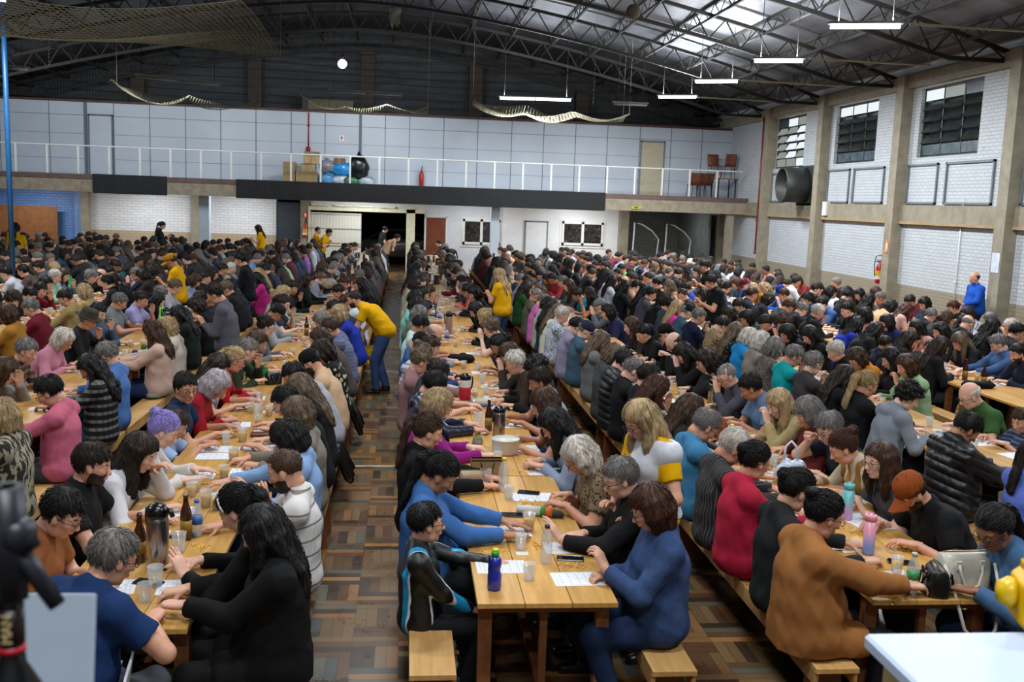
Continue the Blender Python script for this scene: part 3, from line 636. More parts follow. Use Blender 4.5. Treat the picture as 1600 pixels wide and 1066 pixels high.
TW, PITCH, TX0 = .73, 2.105, .395
def tx(k): return TX0+PITCH*k
def make_table(L):
    r = empty('trestle_table'); z = .77; ws = (.0, .245, .49, .73)
    for i in range(3): MB().box((ws[i]+.0015, 0, z-.028), (ws[i+1]-.0015, L, z)).build('plank', M_pine, r, bevel=.003)
    for y in (.12, L-.2):
        for x in (.02, TW-.09): MB().box((x, y, 0), (x+.07, y+.06, z-.028)).build('leg', M_leg, r)
        MB().box((.02, y, z-.1), (TW-.02, y+.05, z-.028)).build('crosspiece', M_leg, r)
    MB().box((TW/2-.02, .14, .22), (TW/2+.02, L-.16, .26)).build('stretcher', M_leg, r)
    for y in (.14, L-.17): MB().box((TW/2-.02, y, .0), (TW/2+.02, y+.035, z-.1)).build('middle_post', M_leg, r)
    return r
def make_bench(L):
    r = empty('plank_bench'); z = .45; w_ = .235
    MB().box((-w_/2, 0, z-.03), (w_/2, L, z)).build('seat_plank', M_bench, r, bevel=.003)
    MB().box((-w_/2, .02, z-.1), (-w_/2+.022, L-.02, z-.03)).build('side_rail', M_bench, r); MB().box((w_/2-.022, .02, z-.1), (w_/2, L-.02, z-.03)).build('side_rail', M_bench, r)
    for y in (.16, L-.19):
        q = MB(); q.add([(-w_/2+.025, y, z-.03), (w_/2-.025, y, z-.03), (w_/2, y, 0), (.03, y, 0), (0, y, .09), (-.03, y, 0), (-w_/2, y, 0)]+[(-w_/2+.025, y+.03, z-.03), (w_/2-.025, y+.03, z-.03), (w_/2, y+.03, 0), (.03, y+.03, 0), (0, y+.03, .09), (-.03, y+.03, 0), (-w_/2, y+.03, 0)], [(0, 1, 2, 3, 4, 5, 6), (13, 12, 11, 10, 9, 8, 7)]+[(i, i+7, (i+1) % 7+7, (i+1) % 7) for i in range(7)]); q.build('end_leg', M_leg, r)
    return r
RN = {-6: 'row by the far left wall', -5: 'sixth row left of the aisle', -4: 'fifth row left of the aisle', -3: 'third row left of the aisle', -2: 'second row left of the aisle', -1: 'first row left of the aisle', 0: 'first row right of the aisle', 1: 'second row right of the aisle', 2: 'third row right of the aisle', 3: 'fourth row right of the aisle', 4: 'fifth row right of the aisle', 5: 'row by the brick wall'}
RN[-4] = 'fourth row left of the aisle'; RN[-5] = 'fifth row left of the aisle'
RNS = {-6: 'sixth-left', -5: 'fifth-left', -4: 'fourth-left', -3: 'third-left', -2: 'second-left', -1: 'aisle-left', 0: 'aisle-right', 1: 'second-right', 2: 'third-right', 3: 'fourth-right', 4: 'fifth-right', 5: 'x'}
ORDW = ['nearest the stage', 'second from the stage', 'third from the stage', 'fourth from the stage', 'fifth from the stage', 'sixth from the stage', 'seventh from the stage', 'eighth from the stage', 'ninth from the stage', 'tenth from the stage', 'eleventh from the stage', 'twelfth from the stage', 'thirteenth from the stage', 'fourteenth from the stage']
START = {-6: 21, -5: 17, -4: 13.5, -3: 10.1, -2: 7.0, -1: 4.52, 0: 4.78, 1: 4.78, 2: 6.3, 3: 9.0, 4: 13.3, 5: 17.4}
ENDY = 33.6
ptab = pb = None; NT_ = 0
TABLES = []
for k in range(-6, 6):
    y = START[k]; i = 0
    while y < ENDY:
        if k == 5: break
        L = 2.35
        if ptab is None: ptab = o = make_table(L); first = True
        else: o = dup(ptab)
        o.location = (tx(k), y, 0); TABLES.append((k, y, y+L))
        tag(o, 'varnished plank table, %s in the %s table row' % (ORDW[i], RNS[k]), 'table', 'plank tables in long rows')
        y += L+(.02 if i % 2 == 0 else .05); i += 1
    y = START[k]-.12; i = 0
    while y < ENDY:
        for side, bx in (('left', tx(k)-.22), ('right', tx(k)+TW+.285)):
            if k == 5 and side == 'right': continue
            bs = 5.0-4.4 if (k == -1 and side == 'right') else 0
            if pb is None: pb = o = make_bench(2.9)
            else: o = dup(pb)
            o.location = (bx, y+bs, 0)
            tag(o, 'low plank bench, %s, on %s side of %s row' % (ORDW[i], side, RNS[k]), 'bench', 'plank benches along the tables')
        y += 2.96; i += 1
# ---------------------------------------------------------------- implicit surface mesher
f32 = np.float32
class Field:
    def __init__(s, lo, hi, h):
        s.h = h; s.lo = np.array(lo, f32); n = np.ceil((np.array(hi)-np.array(lo))/h).astype(int)+1; s.n = n
        s.ax = [s.lo[i]+h*np.arange(n[i], dtype=f32) for i in range(3)]
        s.v = np.full(tuple(n), .08, f32)
    def sub(s, lo, hi):
        a = np.clip(np.floor((np.array(lo)-s.lo)/s.h).astype(int), 0, s.n); b = np.clip(np.ceil((np.array(hi)-s.lo)/s.h).astype(int)+1, 0, s.n)
        if (b <= a).any(): return None
        sl = tuple(slice(a[i], b[i]) for i in range(3)); g = np.meshgrid(*[s.ax[i][sl[i]] for i in range(3)], indexing='ij', sparse=True)
        return sl, g
    def cap(s, p, q, r1, r2=None, e=1.0, axis=1, k=.03, t=0.0, cut=None, mode='add', rot=None):
        # tapered capsule, optionally widened by e along one axis; cut = (point, direction) keeps the side below the plane
        p = np.array(p, f32); q = np.array(q, f32); r2 = r1 if r2 is None else r2; r1 = r1+t; r2 = r2+t; R = max(r1, r2)*max(1, e)+k+.03
        w = s.sub(np.minimum(p, q)-R, np.maximum(p, q)+R)
        if w is None: return
        sl, (X, Y, Z) = w; d = q-p; dd = float(d@d)+1e-9
        T = np.clip(((X-p[0])*d[0]+(Y-p[1])*d[1]+(Z-p[2])*d[2])/dd, 0, 1)
        vx, vy, vz = X-p[0]-T*d[0], Y-p[1]-T*d[1], Z-p[2]-T*d[2]
        if e != 1.0:
            if isinstance(axis, int): V = [vx, vy, vz]; V[axis] = V[axis]/e; vx, vy, vz = V
            else:
                u = np.array(axis, f32); dt = (vx*u[0]+vy*u[1]+vz*u[2])*(1/e-1); vx, vy, vz = vx+u[0]*dt, vy+u[1]*dt, vz+u[2]*dt
        D = (np.sqrt(vx*vx+vy*vy+vz*vz)-(r1+(r2-r1)*T)).astype(f32)
        if cut is not None:
            c, n = np.array(cut[0], f32), np.array(cut[1], f32); D = np.maximum(D, (X-c[0])*n[0]+(Y-c[1])*n[1]+(Z-c[2])*n[2])
        s.comb(sl, D, k, mode)
    def ell(s, c, r, R=None, k=.03, t=0.0, mode='add'):
        c = np.array(c, f32); r = np.array(r, f32)+t; m_ = float(r.max())+k+.03
        w = s.sub(c-m_, c+m_)
        if w is None: return
        sl, (X, Y, Z) = w; X = X-c[0]; Y = Y-c[1]; Z = Z-c[2]
        if R is not None:
            R = np.array(R, f32); X, Y, Z = R[0, 0]*X+R[1, 0]*Y+R[2, 0]*Z, R[0, 1]*X+R[1, 1]*Y+R[2, 1]*Z, R[0, 2]*X+R[1, 2]*Y+R[2, 2]*Z
        k0 = np.sqrt((X/r[0])**2+(Y/r[1])**2+(Z/r[2])**2); k1 = np.sqrt((X/r[0]**2)**2+(Y/r[1]**2)**2+(Z/r[2]**2)**2)+1e-6
        s.comb(sl, (k0*(k0-1)/k1).astype(f32), k, mode)
    def comb(s, sl, D, k, mode):
        A = s.v[sl]
        if mode == 'sub': D = -D; A2 = -A; hh = np.maximum(k-np.abs(A2-(-D)), 0)/k; s.v[sl] = -(np.minimum(A2, -D)-hh*hh*k*.25) if False else np.maximum(A, D); return
        hh = np.maximum(k-np.abs(A-D), 0)/k; s.v[sl] = np.minimum(A, D)-hh*hh*k*.25
    def grid(s): return np.meshgrid(*s.ax, indexing='ij', sparse=True)
    def keep(s, fn):
        X, Y, Z = s.grid(); s.v = np.maximum(s.v, fn(X, Y, Z)).astype(f32)
    def noise(s, amp, fr, seed, zs=1.0, ridge=False):
        rs = np.random.RandomState(seed); X, Y, Z = s.grid(); a = 0
        for i in range(4):
            d = rs.normal(size=3); d /= np.linalg.norm(d); f = fr*(.7+.9*rs.rand()); w_ = np.sin(f*(d[0]*X+d[1]*Y+d[2]*Z*zs)+rs.rand()*6+1.3*np.sin(f*.45*(Y*d[0]+Z*d[1])))
            a = a+(np.abs(w_)-.6 if ridge else w_)
        s.v = (s.v+amp*a*.5).astype(f32)
    def mesh(s):
        v = s.v; v[0] = v[-1] = .05; v[:, 0] = v[:, -1] = .05; v[:, :, 0] = v[:, :, -1] = .05
        S = v < 0; c = np.zeros(tuple(s.n-1), np.uint8)
        for a in (0, 1):
            for b in (0, 1):
                for d in (0, 1): c += S[a:a+s.n[0]-1, b:b+s.n[1]-1, d:d+s.n[2]-1]
        I = np.argwhere((c > 0) & (c < 8))
        if len(I) == 0: return np.zeros((0, 3)), np.zeros((0, 4), int)
        idx = np.full(c.shape, -1, np.int32); idx[I[:, 0], I[:, 1], I[:, 2]] = np.arange(len(I))
        P = np.zeros((len(I), 3)); n = np.zeros(len(I))
        for ax in range(3):
            o = [0, 0, 0]; ot = [j for j in range(3) if j != ax]
            for b in (0, 1):
                for d in (0, 1):
                    oa = [0, 0, 0]; oa[ot[0]] = b; oa[ot[1]] = d; ob = list(oa); ob[ax] = 1
                    va = v[I[:, 0]+oa[0], I[:, 1]+oa[1], I[:, 2]+oa[2]]; vb = v[I[:, 0]+ob[0], I[:, 1]+ob[1], I[:, 2]+ob[2]]
                    mk = (va < 0) != (vb < 0); t = np.where(mk, va/(va-vb+(~mk)), 0)
                    pt = np.tile(np.array(oa, float), (len(I), 1)); pt[:, ax] = t
                    P += pt*mk[:, None]; n += mk
        V = (I+P/n[:, None])*s.h+s.lo
        Q = []
        for ax in range(3):
            sa = [slice(None)]*3; sb = [slice(None)]*3; sa[ax] = slice(0, -1); sb[ax] = slice(1, None)
            A = S[tuple(sa)]; B = S[tuple(sb)]; E = np.argwhere(A != B); u, w_ = [j for j in range(3) if j != ax]
            E = E[(E[:, u] > 0) & (E[:, w_] > 0) & (E[:, u] < s.n[u]-1) & (E[:, w_] < s.n[w_]-1)]
            fl = A[E[:, 0], E[:, 1], E[:, 2]]
            def cell(du, dw):
                e = E.copy(); e[:, u] -= du; e[:, w_] -= dw; return idx[e[:, 0], e[:, 1], e[:, 2]]
            q = np.stack([cell(1, 1), cell(0, 1), cell(0, 0), cell(1, 0)], 1)
            if ax == 1: fl = ~fl
            q[~fl] = q[~fl][:, ::-1]; Q.append(q)
        return V, np.concatenate(Q)
def np_mesh(name, parts, mats):
    # parts: list of (V, Q(list or array), material index)
    me = bpy.data.meshes.new(name); V = np.concatenate([np.asarray(p[0], float).reshape(-1, 3) for p in parts]); vo = 0; ls = []; st = []; tot = []; mi = []; acc = 0
    for p in parts:
        for F in ([p[1]] if isinstance(p[1], np.ndarray) else [np.array([f], int) for f in p[1]]):
            if len(F) == 0: continue
            k = F.shape[1]; ls.append((F+vo).ravel()); st.append(acc+k*np.arange(len(F))); tot.append(np.full(len(F), k)); mi.append(np.full(len(F), p[2])); acc += k*len(F)
        vo += len(p[0])
    ls = np.concatenate(ls); st = np.concatenate(st); mi = np.concatenate(mi)
    me.vertices.add(len(V)); me.vertices.foreach_set('co', V.astype(f32).ravel()); me.loops.add(len(ls)); me.loops.foreach_set('vertex_index', ls.astype(np.int32))
    me.polygons.add(len(st)); me.polygons.foreach_set('loop_start', st.astype(np.int32))
    me.polygons.foreach_set('material_index', mi.astype(np.int32)); me.polygons.foreach_set('use_smooth', np.ones(len(st), bool))
    for q in mats: me.materials.append(q)
    me.update(calc_edges=True); me.validate()
    return me
# ---------------------------------------------------------------- people materials (colour comes from the object's own colour)
def objcol(t):
    oi = t.n('ShaderNodeObjectInfo'); return oi.outputs['Color']
def skin():
    t = NT('skin'); c = objcol(t); v = t.coord(); n = t.noise(v, 22, 4, .6)
    t.col(t.mix(t.math('MULTIPLY', n, .35), c, t.mix(1.0, c, (.95, .72, .66, 1), 'MULTIPLY'))); t.set(.5)
    t.b.inputs['Subsurface Weight'].default_value = 0.0; return t.m
def lips():
    t = NT('lips'); t.col(t.mix(1.0, objcol(t), (.85, .5, .5, 1), 'MULTIPLY')); t.set(.4); return t.m
def hairm():
    t = NT('hair'); c = objcol(t); v = t.coord(); n = t.noise(t.mapping(v, (70, 70, 9)), 1.0, 4, .6); n2 = t.noise(t.mapping(v, (14, 14, 3)), 1.0, 2, .5)
    k = t.math('ADD', t.math('MULTIPLY', n, 1.1), t.math('MULTIPLY', n2, .6))
    t.col(t.mix(1.0, c, t.ramp(k, [(.5, (.4, .4, .4)), (1.0, (1.35, 1.3, 1.25))]), 'MULTIPLY')); t.set(.55); t.b.inputs['Specular IOR Level'].default_value = .35
    t.bump(n, .7, .006); return t.m
def cloth(kind):
    t = NT('cloth_'+kind); c = t.mix(1.0, objcol(t), (.9, .9, .9, 1), 'MULTIPLY'); v = t.coord(); sep = t.n('ShaderNodeSeparateXYZ'); t.l(v, sep.inputs[0]); X, Y, Z = sep.outputs
    big = t.noise(v, 7, 3, .5); c0 = t.mix(t.math('MULTIPLY', big, .5), c, t.mix(1.0, c, (.85, .85, .86, 1), 'MULTIPLY')); hb = t.noise(t.mapping(v, (1, 1, .5), rot=(.3, .5, 0)), 9, 5, .62); hs = .55; rough = .85
    if kind == 'stripe':
        s_ = t.math('GREATER_THAN', t.math('FRACT', t.math('MULTIPLY', Z, 22.0)), .72); c0 = t.mix(s_, c0, lin('6a6e78'))
    elif kind == 'pinstripe':
        s_ = t.math('GREATER_THAN', t.math('FRACT', t.math('MULTIPLY', Y, 45.0)), .75); c0 = t.mix(t.math('MULTIPLY', s_, .5), c0, lin('6a6668'))
    elif kind == 'sparse_stripe':
        s_ = t.math('GREATER_THAN', t.math('FRACT', t.math('MULTIPLY', Z, 11.0)), .86); c0 = t.mix(s_, c0, lin('7a766c'))
    elif kind == 'plaid':
        a = t.math('GREATER_THAN', t.math('FRACT', t.math('MULTIPLY', Z, 14.0)), .6); b = t.math('GREATER_THAN', t.math('FRACT', t.math('MULTIPLY', t.math('ADD', Y, X), 14.0)), .6)
        c0 = t.mix(t.math('MULTIPLY', a, .5), c0, lin('8c8a88')); c0 = t.mix(t.math('MULTIPLY', b, .45), c0, lin('141414'))
    elif kind == 'leopard':
        vo = t.n('ShaderNodeTexVoronoi'); t.l(v, vo.inputs['Vector']); vo.inputs['Scale'].default_value = 46; c0 = t.mix(t.ramp(vo.outputs['Distance'], [(.28, (1, 1, 1)), (.42, (0, 0, 0))]), c0, lin('2a2018'))
    elif kind == 'zebra':
        n = t.noise(t.mapping(v, (1, 3.2, 1), rot=(0, 0, .5)), 13, 2, .5); c0 = t.mix(t.ramp(n, [(.49, (0, 0, 0)), (.52, (1, 1, 1))]), c0, lin('2b2a28'))
    elif kind == 'floral':
        vo = t.n('ShaderNodeTexVoronoi'); t.l(v, vo.inputs['Vector']); vo.inputs['Scale'].default_value = 14; c0 = t.mix(t.ramp(vo.outputs['Distance'], [(.3, (1, 1, 1)), (.36, (0, 0, 0))]), c0, lin('a8a478'))
    elif kind == 'dots':
        vo = t.n('ShaderNodeTexVoronoi'); t.l(v, vo.inputs['Vector']); vo.inputs['Scale'].default_value = 40; c0 = t.mix(t.ramp(vo.outputs['Distance'], [(.16, (1, 1, 1)), (.22, (0, 0, 0))]), c0, lin('c8c8c8'))
    elif kind == 'denim':
        f = t.noise(t.mapping(v, (240, 240, 60)), 1, 2, .5); c0 = t.mix(t.math('MULTIPLY', f, .4), c0, t.mix(.25, c, lin('9db4d0'))); w_ = t.noise(v, 5, 5, .65); c0 = t.mix(t.ramp(w_, [(.5, (0, 0, 0)), (.8, (.15, .15, .15))]), c0, lin('7f9cc4'))
    elif kind == 'leather': rough = .35; hs = .6
    elif kind == 'puffer':
        hb = t.math('ABSOLUTE', t.math('SINE', t.math('MULTIPLY', t.math('ADD', Z, t.math('MULTIPLY', X, .35)), 42.0))); hs = 1.0; rough = .42
    elif kind == 'jersey':
        d = t.noise(t.mapping(v, (1, 1, 1)), 9, 1, .4); c0 = t.mix(t.ramp(d, [(.60, (0, 0, 0)), (.63, (1, 1, 1))]), c0, lin('14140f'))
    elif kind == 'track':
        yy = t.math('ABSOLUTE', Y); a = t.math('MULTIPLY', t.math('GREATER_THAN', yy, .115), t.math('LESS_THAN', yy, .16)); b = t.math('MULTIPLY', t.math('GREATER_THAN', yy, .16), t.math('LESS_THAN', yy, .172))
        g = t.math('ADD', t.math('MULTIPLY', t.math('LESS_THAN', X, -.01), 1.0), 0.0); a = t.math('MULTIPLY', a, t.math('MAXIMUM', g, t.math('GREATER_THAN', X, .14)))
        c0 = t.mix(a, c0, lin('1487b8')); c0 = t.mix(b, c0, lin('c8ccd0')); rough = .45
    elif kind == 'wide_stripe':
        s_ = t.math('GREATER_THAN', t.math('FRACT', t.math('MULTIPLY', t.math('ADD', Y, t.math('MULTIPLY', X, .5)), 8.0)), .5); c0 = t.mix(s_, c0, lin('96713c'))
    t.col(c0); t.set(rough); t.b.inputs['Specular IOR Level'].default_value = .18 if rough > .8 else .5
    t.bump(hb, hs, .012); return t.m
M_skin, M_lips, M_hair = skin(), lips(), hairm()
M_brow = flat('2a1f18', .8, 0, 0); M_browG = flat('7d7468', .8, 0, 0); M_eyew = flat('9a9088', .3, 0, 0); M_iris = flat('1a120c', .2, 0, 0); M_specs = flat('16140f', .25, .2, 0)
CL = {}
def clothm(k):
    if k not in CL: CL[k] = cloth(k)
    return CL[k]
M_nail = flat('c99a8a', .3, 0, 0)
# ---------------------------------------------------------------- heads, hands
def Rm(ax, a):
    c, s_ = math.cos(a), math.sin(a)
    return np.array({'x': [[1, 0, 0], [0, c, -s_], [0, s_, c]], 'y': [[c, 0, s_], [0, 1, 0], [-s_, 0, c]], 'z': [[c, -s_, 0], [s_, c, 0], [0, 0, 1]]}[ax])
HEADS = {}
def head_parts(sex, lod, old=False, mouth_open=False):
    key = (sex, lod, old, mouth_open)
    if key in HEADS: return HEADS[key]
    h = {0: .0062, 1: .0105, 2: .017}[lod]; F = Field((-.13, -.105, -.17), (.135, .105, .15), h); w_ = 1.0 if sex == 'M' else .95
    F.ell((-.014, 0, .032), (.098, .077*w_, .092), k=.03)                       # cranium
    F.ell((.028, 0, -.030), (.062, .058*w_, .086), k=.04)                        # face
    F.cap((.02, -.034*w_, -.082), (.02, .034*w_, -.082), .024, k=.035); F.cap((.064, -.008, -.098), (.064, .008, -.098), .014 if sex == 'M' else .012, k=.02)   # jaw, chin
    F.cap((-.03, 0, -.05), (-.036, 0, -.085), .050 if sex == 'M' else .044, k=.03)     # neck
    for s_ in (-1, 1):
        F.ell((.062, s_*.036*w_, -.018), (.022, .022, .022), k=.02)              # cheek
        F.ell((.004, s_*.077*w_, -.012), (.017, .009, .030), R=Rm('y', -.25), k=.008)   # ear
        F.cap((.078, s_*.018, .022), (.068, s_*.048, .024), .008, k=.014)        # brow ridge
    if lod < 2:
        for s_ in (-1, 1): F.ell((.094, s_*.031, .004), (.015, .016, .011), mode='sub')
    F.cap((.084, 0, .010), (.106, 0, -.030), .007, .0125, k=.012)                # nose
    for s_ in (-1, 1): F.cap((.094, s_*.009, -.034), (.098, s_*.010, -.033), .0075, k=.008)
    F.cap((.086, -.012, -.062), (.086, .012, -.062), .010, k=.012)              # mouth area
    if mouth_open: F.ell((.098, 0, -.066), (.012, .012, .010), mode='sub')
    V, Q = F.mesh(); out = [(V, Q, 0)]
    def add(mb, mi): out.append((np.array(mb.v), mb.f, mi))
    if lod < 2:
        n = 8 if lod == 0 else 6
        for s_ in (-1, 1):
            mb = MB(); mb.sphere((.0785, s_*.031, .002), .0122, n, 6, (1, 1, .72)); add(mb, 3)
            mb = MB(); mb.sphere((.0862, s_*.030, .001), .0066, n, 5, (.7, 1, 1)); add(mb, 4)
            mb = MB(); mb.path([(.083, s_*.017, .006), (.087, s_*.031, .0125), (.079, s_*.045, .006)], .0028, 4); add(mb, 0)
            mb = MB(); mb.path([(.089, s_*.014, .023), (.086, s_*.032, .030), (.072, s_*.05, .024)], .0036 if sex == 'M' else .0025, 4); add(mb, 2)
        mb = MB(); mb.sphere((.0945, 0, -.0565), .016, 10, 6, (.32, 1.15, .26)); mb.sphere((.0925, 0, -.0655), .015, 10, 6, (.35, 1.1, .33)); add(mb, 1)
    HEADS[key] = out; return out
HANDS = {}
def hand_parts(pose, lod):
    key = (pose, lod)
    if key in HANDS: return HANDS[key]
    h = {0: .0046, 1: .0075, 2: .014}[lod]; F = Field((-.05, -.065, -.085), (.215, .085, .05), h)
    F.cap((-.05, 0, 0), (.0, 0, 0), .027, .025, k=.02, e=.8, axis=2)
    F.cap((.0, 0, 0), (.075, 0, .0), .030, .036, e=.48, axis=2, k=.015) if lod < 2 else F.cap((.0, 0, 0), (.08, 0, 0), .034, .036, e=.6, axis=2, k=.015)
    F.cap((.01, .02, -.004), (.075, .026, -.002), .015, .012, k=.012); F.cap((.01, -.02, -.004), (.075, -.028, -.002), .016, .011, k=.012)
    curl = {'flat': .16, 'rest': .5, 'pinch': .75, 'fist': 1.35}[pose]; L = [.040, .045, .042, .032]; L2 = [.030, .034, .031, .022]
    for i, y in enumerate((.028, .0095, -.010, -.029)):
        c = curl*(1+.12*i) if pose != 'pinch' else curl*(.85 if i == 0 else 1.15); r0 = .0092-.0006*i; x0 = .080-(.004 if i in (0, 2) else (.010 if i == 3 else 0)); z = .002
        a = -c*.55; sp = (y*.10 if pose == 'flat' else 0); p = np.array([x0, y, z]); 
        for j, ll in enumerate((L[i], L2[i]*.75, L2[i]*.62)):
            q = p+ll*np.array([math.cos(a), sp*2, math.sin(a)]); F.cap(p, q, r0*(1-.08*j), r0*(1-.08*(j+1)), k=.004); p = q; a -= c*.75
    ta = {'flat': .75, 'rest': .5, 'pinch': .25, 'fist': .1}[pose]
    p = np.array([.018, .026, -.006]); q = p+np.array([.034*math.cos(ta), .034*math.sin(ta)+.006, -.010 if pose == 'flat' else -.022]); r_ = q+np.array([.030*math.cos(ta*.4), .020*math.sin(ta), -.004 if pose == 'flat' else -.016])
    F.cap(p, q, .0135, .0108, k=.012); F.cap(q, r_, .0105, .0085, k=.004)
    V, Q = F.mesh(); HANDS[key] = (V, Q); return V, Q
def xform(parts, R, T, s=1.0): return [(p[0]@(np.array(R).T)*s+np.array(T), p[1], p[2]) for p in parts]
# ---------------------------------------------------------------- figure
def ik(S, W, l1, l2, pole):
    S, W, pole = map(lambda a: np.array(a, float), (S, W, pole)); d = W-S; L = np.linalg.norm(d)
    if L > (l1+l2)*.985: W = S+d/L*(l1+l2)*.985; d = W-S; L = np.linalg.norm(d)
    u = d/L; a = (l1*l1-l2*l2+L*L)/(2*L); hh = math.sqrt(max(1e-6, l1*l1-a*a)); pp = pole-u*(pole@u); pp /= np.linalg.norm(pp)+1e-9
    return S+u*a+pp*hh, W
def skeleton(P):
    # P: dict of pose values, lengths in metres for a 1.70 m adult
    K = {}; a = P['lean']; st = P.get('stand', False); sx = 1.0 if P['sex'] == 'M' else .9; K['sh'] = .186*sx; tw = P.get('twist', 0)
    pz = .94 if st else .555; p = np.array([P.get('px', 0), 0, pz]); K['pel'] = p
    D = lambda t: np.array([math.sin(t), 0, math.cos(t)])
    K['waist'] = p+.17*D(a*.7); K['chest'] = K['waist']+.17*D(a*1.05); K['nb'] = K['chest']+.15*D(a*1.2)
    K['nt'] = K['nb']+.075*D(a*1.0+.30); K['hp'] = P['hp']; K['hy'] = P['hy']; K['hr'] = P.get('hr', 0)
    K['HR'] = Rm('z', K['hy']) @ Rm('y', K['hp']) @ Rm('x', K['hr']); K['hc'] = K['nt']+K['HR']@np.array([.035, 0, .088])
    K['u'] = D(a*1.1); cs, sn = math.cos(tw), math.sin(tw)
    for s_, n in ((1, 'L'), (-1, 'R')):
        S = K['nb']-.055*D(a*1.2)+np.array([-sn*s_*K['sh'], s_*K['sh']*cs, 0]); K['S'+n] = S
        t = P['hand'+n]; pole = P.get('pole'+n, (-.35, s_*.75, -.9)); K['E'+n], K['W'+n] = ik(S, t, .285, .25, pole)
        if st:
            hip = p+np.array([0, s_*.09, -.03]); ft = P['foot'+n]; kn, an = ik(hip, np.array(ft)+np.array([0, 0, .08]), .43, .43, (1, s_*.1, 0)); K['Hp'+n], K['K'+n], K['A'+n] = hip, kn, an
        else:
            K['Hp'+n] = p+np.array([.0, s_*.088, -.03]); kx = P.get('knee', .40); K['K'+n] = np.array([P.get('px', 0)+kx, s_*(.11+P.get('spread', 0)), .515]); K['A'+n] = np.array([P.get('px', 0)+kx+P.get('ank', -.04), s_*(.105+P.get('spread', 0)*.7), .085])
    return K
def body_field(F, K, P, t=0.0, torso=True, arms=1.0, legs=True, neck=True, k=.035, hands=True):
    fm = P['sex'] == 'F'; fat = P.get('fat', .3); wr = 1+.28*fat
    if torso:
        F.cap(K['pel'], K['waist'], .118*wr, .100*wr, e=1.38, t=t, k=k); F.cap(K['waist'], K['chest'], .102*wr, .108*(1+.12*fat), e=1.36, t=t, k=k)
        F.cap(K['chest'], K['nb']-.045*K['u'], .106*(1+.1*fat), .058, e=1.42, t=t, k=k); F.cap(K['SL'], K['SR'], .056, t=t, k=.045)
        F.cap(K['SL'], K['nb']+.01*K['u'], .050, .044, t=t, k=.03); F.cap(K['SR'], K['nb']+.01*K['u'], .050, .044, t=t, k=.03)
        if fat > .45: F.ell(K['waist']+np.array([.03, 0, -.03]), (.135*wr, .155*wr, .13), t=t*.8, k=.05)
        if fm:
            for s_ in (-1, 1): F.ell(K['chest']+np.array([.075, s_*.068, -.015]), (.058, .062, .062), t=t*.7, k=.03)
        if t > 0: F.ell(K['pel']+np.array([-.01, 0, -.01]), (.135*wr, .175*wr, .10), t=t*.6, k=.05)
    if neck: F.cap(K['nb'], K['hc']+K['HR']@np.array([-.032, 0, -.055]), .055 if not fm else .047, .051 if not fm else .045, k=.03)
    for n in 'LR':
        S, E, W = K['S'+n], K['E'+n], K['W'+n]; m_ = 1+.25*fat
        if arms > 0:
            if arms >= 1: F.cap(S, E, .049*m_, .038*m_, t=t, k=.03); F.cap(E, W, .038*m_, .026 if t == 0 else .030, t=t, k=.025)
            else:
                d = (E-S)/np.linalg.norm(E-S); F.cap(S, S+(E-S)*(arms+.12), .052*m_, .048*m_, t=t, k=.03, cut=(S+(E-S)*arms, d))
        if legs:
            F.cap(K['Hp'+n], K['K'+n], .082*wr, .056, t=t, k=.03); F.cap(K['K'+n], K['A'+n], .055, .038, t=t, k=.03)
LODH = {0: (.012, .0095), 1: (.021, .017), 2: (.036, .034)}
BC = {}
HAND_R = {}
def fig_box(K, e=.12, parts=('pel', 'waist', 'chest', 'nb', 'SL', 'SR', 'EL', 'ER', 'WL', 'WR', 'KL', 'KR', 'AL', 'AR', 'nt')):
    A = np.array([K[q] for q in parts]); return A.min(0)-e, A.max(0)+e
def make_body(K, P, lod):
    lo, hi = fig_box(K, .16); F = Field(lo, hi, LODH[lod][0]); body_field(F, K, P, t=-.004 if False else 0.0)
    V, Q = F.mesh(); parts = [(V, Q, 0)]
    parts += xform(head_parts(P['sex'], lod, False, P.get('open', False)), K['HR'], K['hc'], P.get('hs', 1.0))
    for n, s_ in (('L', 1), ('R', -1)):
        hp = P.get('hpose', 'rest'); V, Q = hand_parts(hp, lod); V = V.copy(); Q2 = Q
        if s_ > 0: V[:, 1] *= -1; Q2 = Q[:, ::-1]
        f = K['W'+n]-K['E'+n]; f /= np.linalg.norm(f); aim = np.array(P.get('aim'+n, (.9, -.25*s_, -.12)), float); f = f*.45+aim/np.linalg.norm(aim)*.75; f /= np.linalg.norm(f)
        up = np.array(P.get('up'+n, (0, 0, 1)), float); y = np.cross(up, f); y /= np.linalg.norm(y); z = np.cross(f, y)
        R = np.stack([f, y, z], 1); parts.append((V@R.T+K['W'+n]+f*.012, Q2, 0))
    return parts
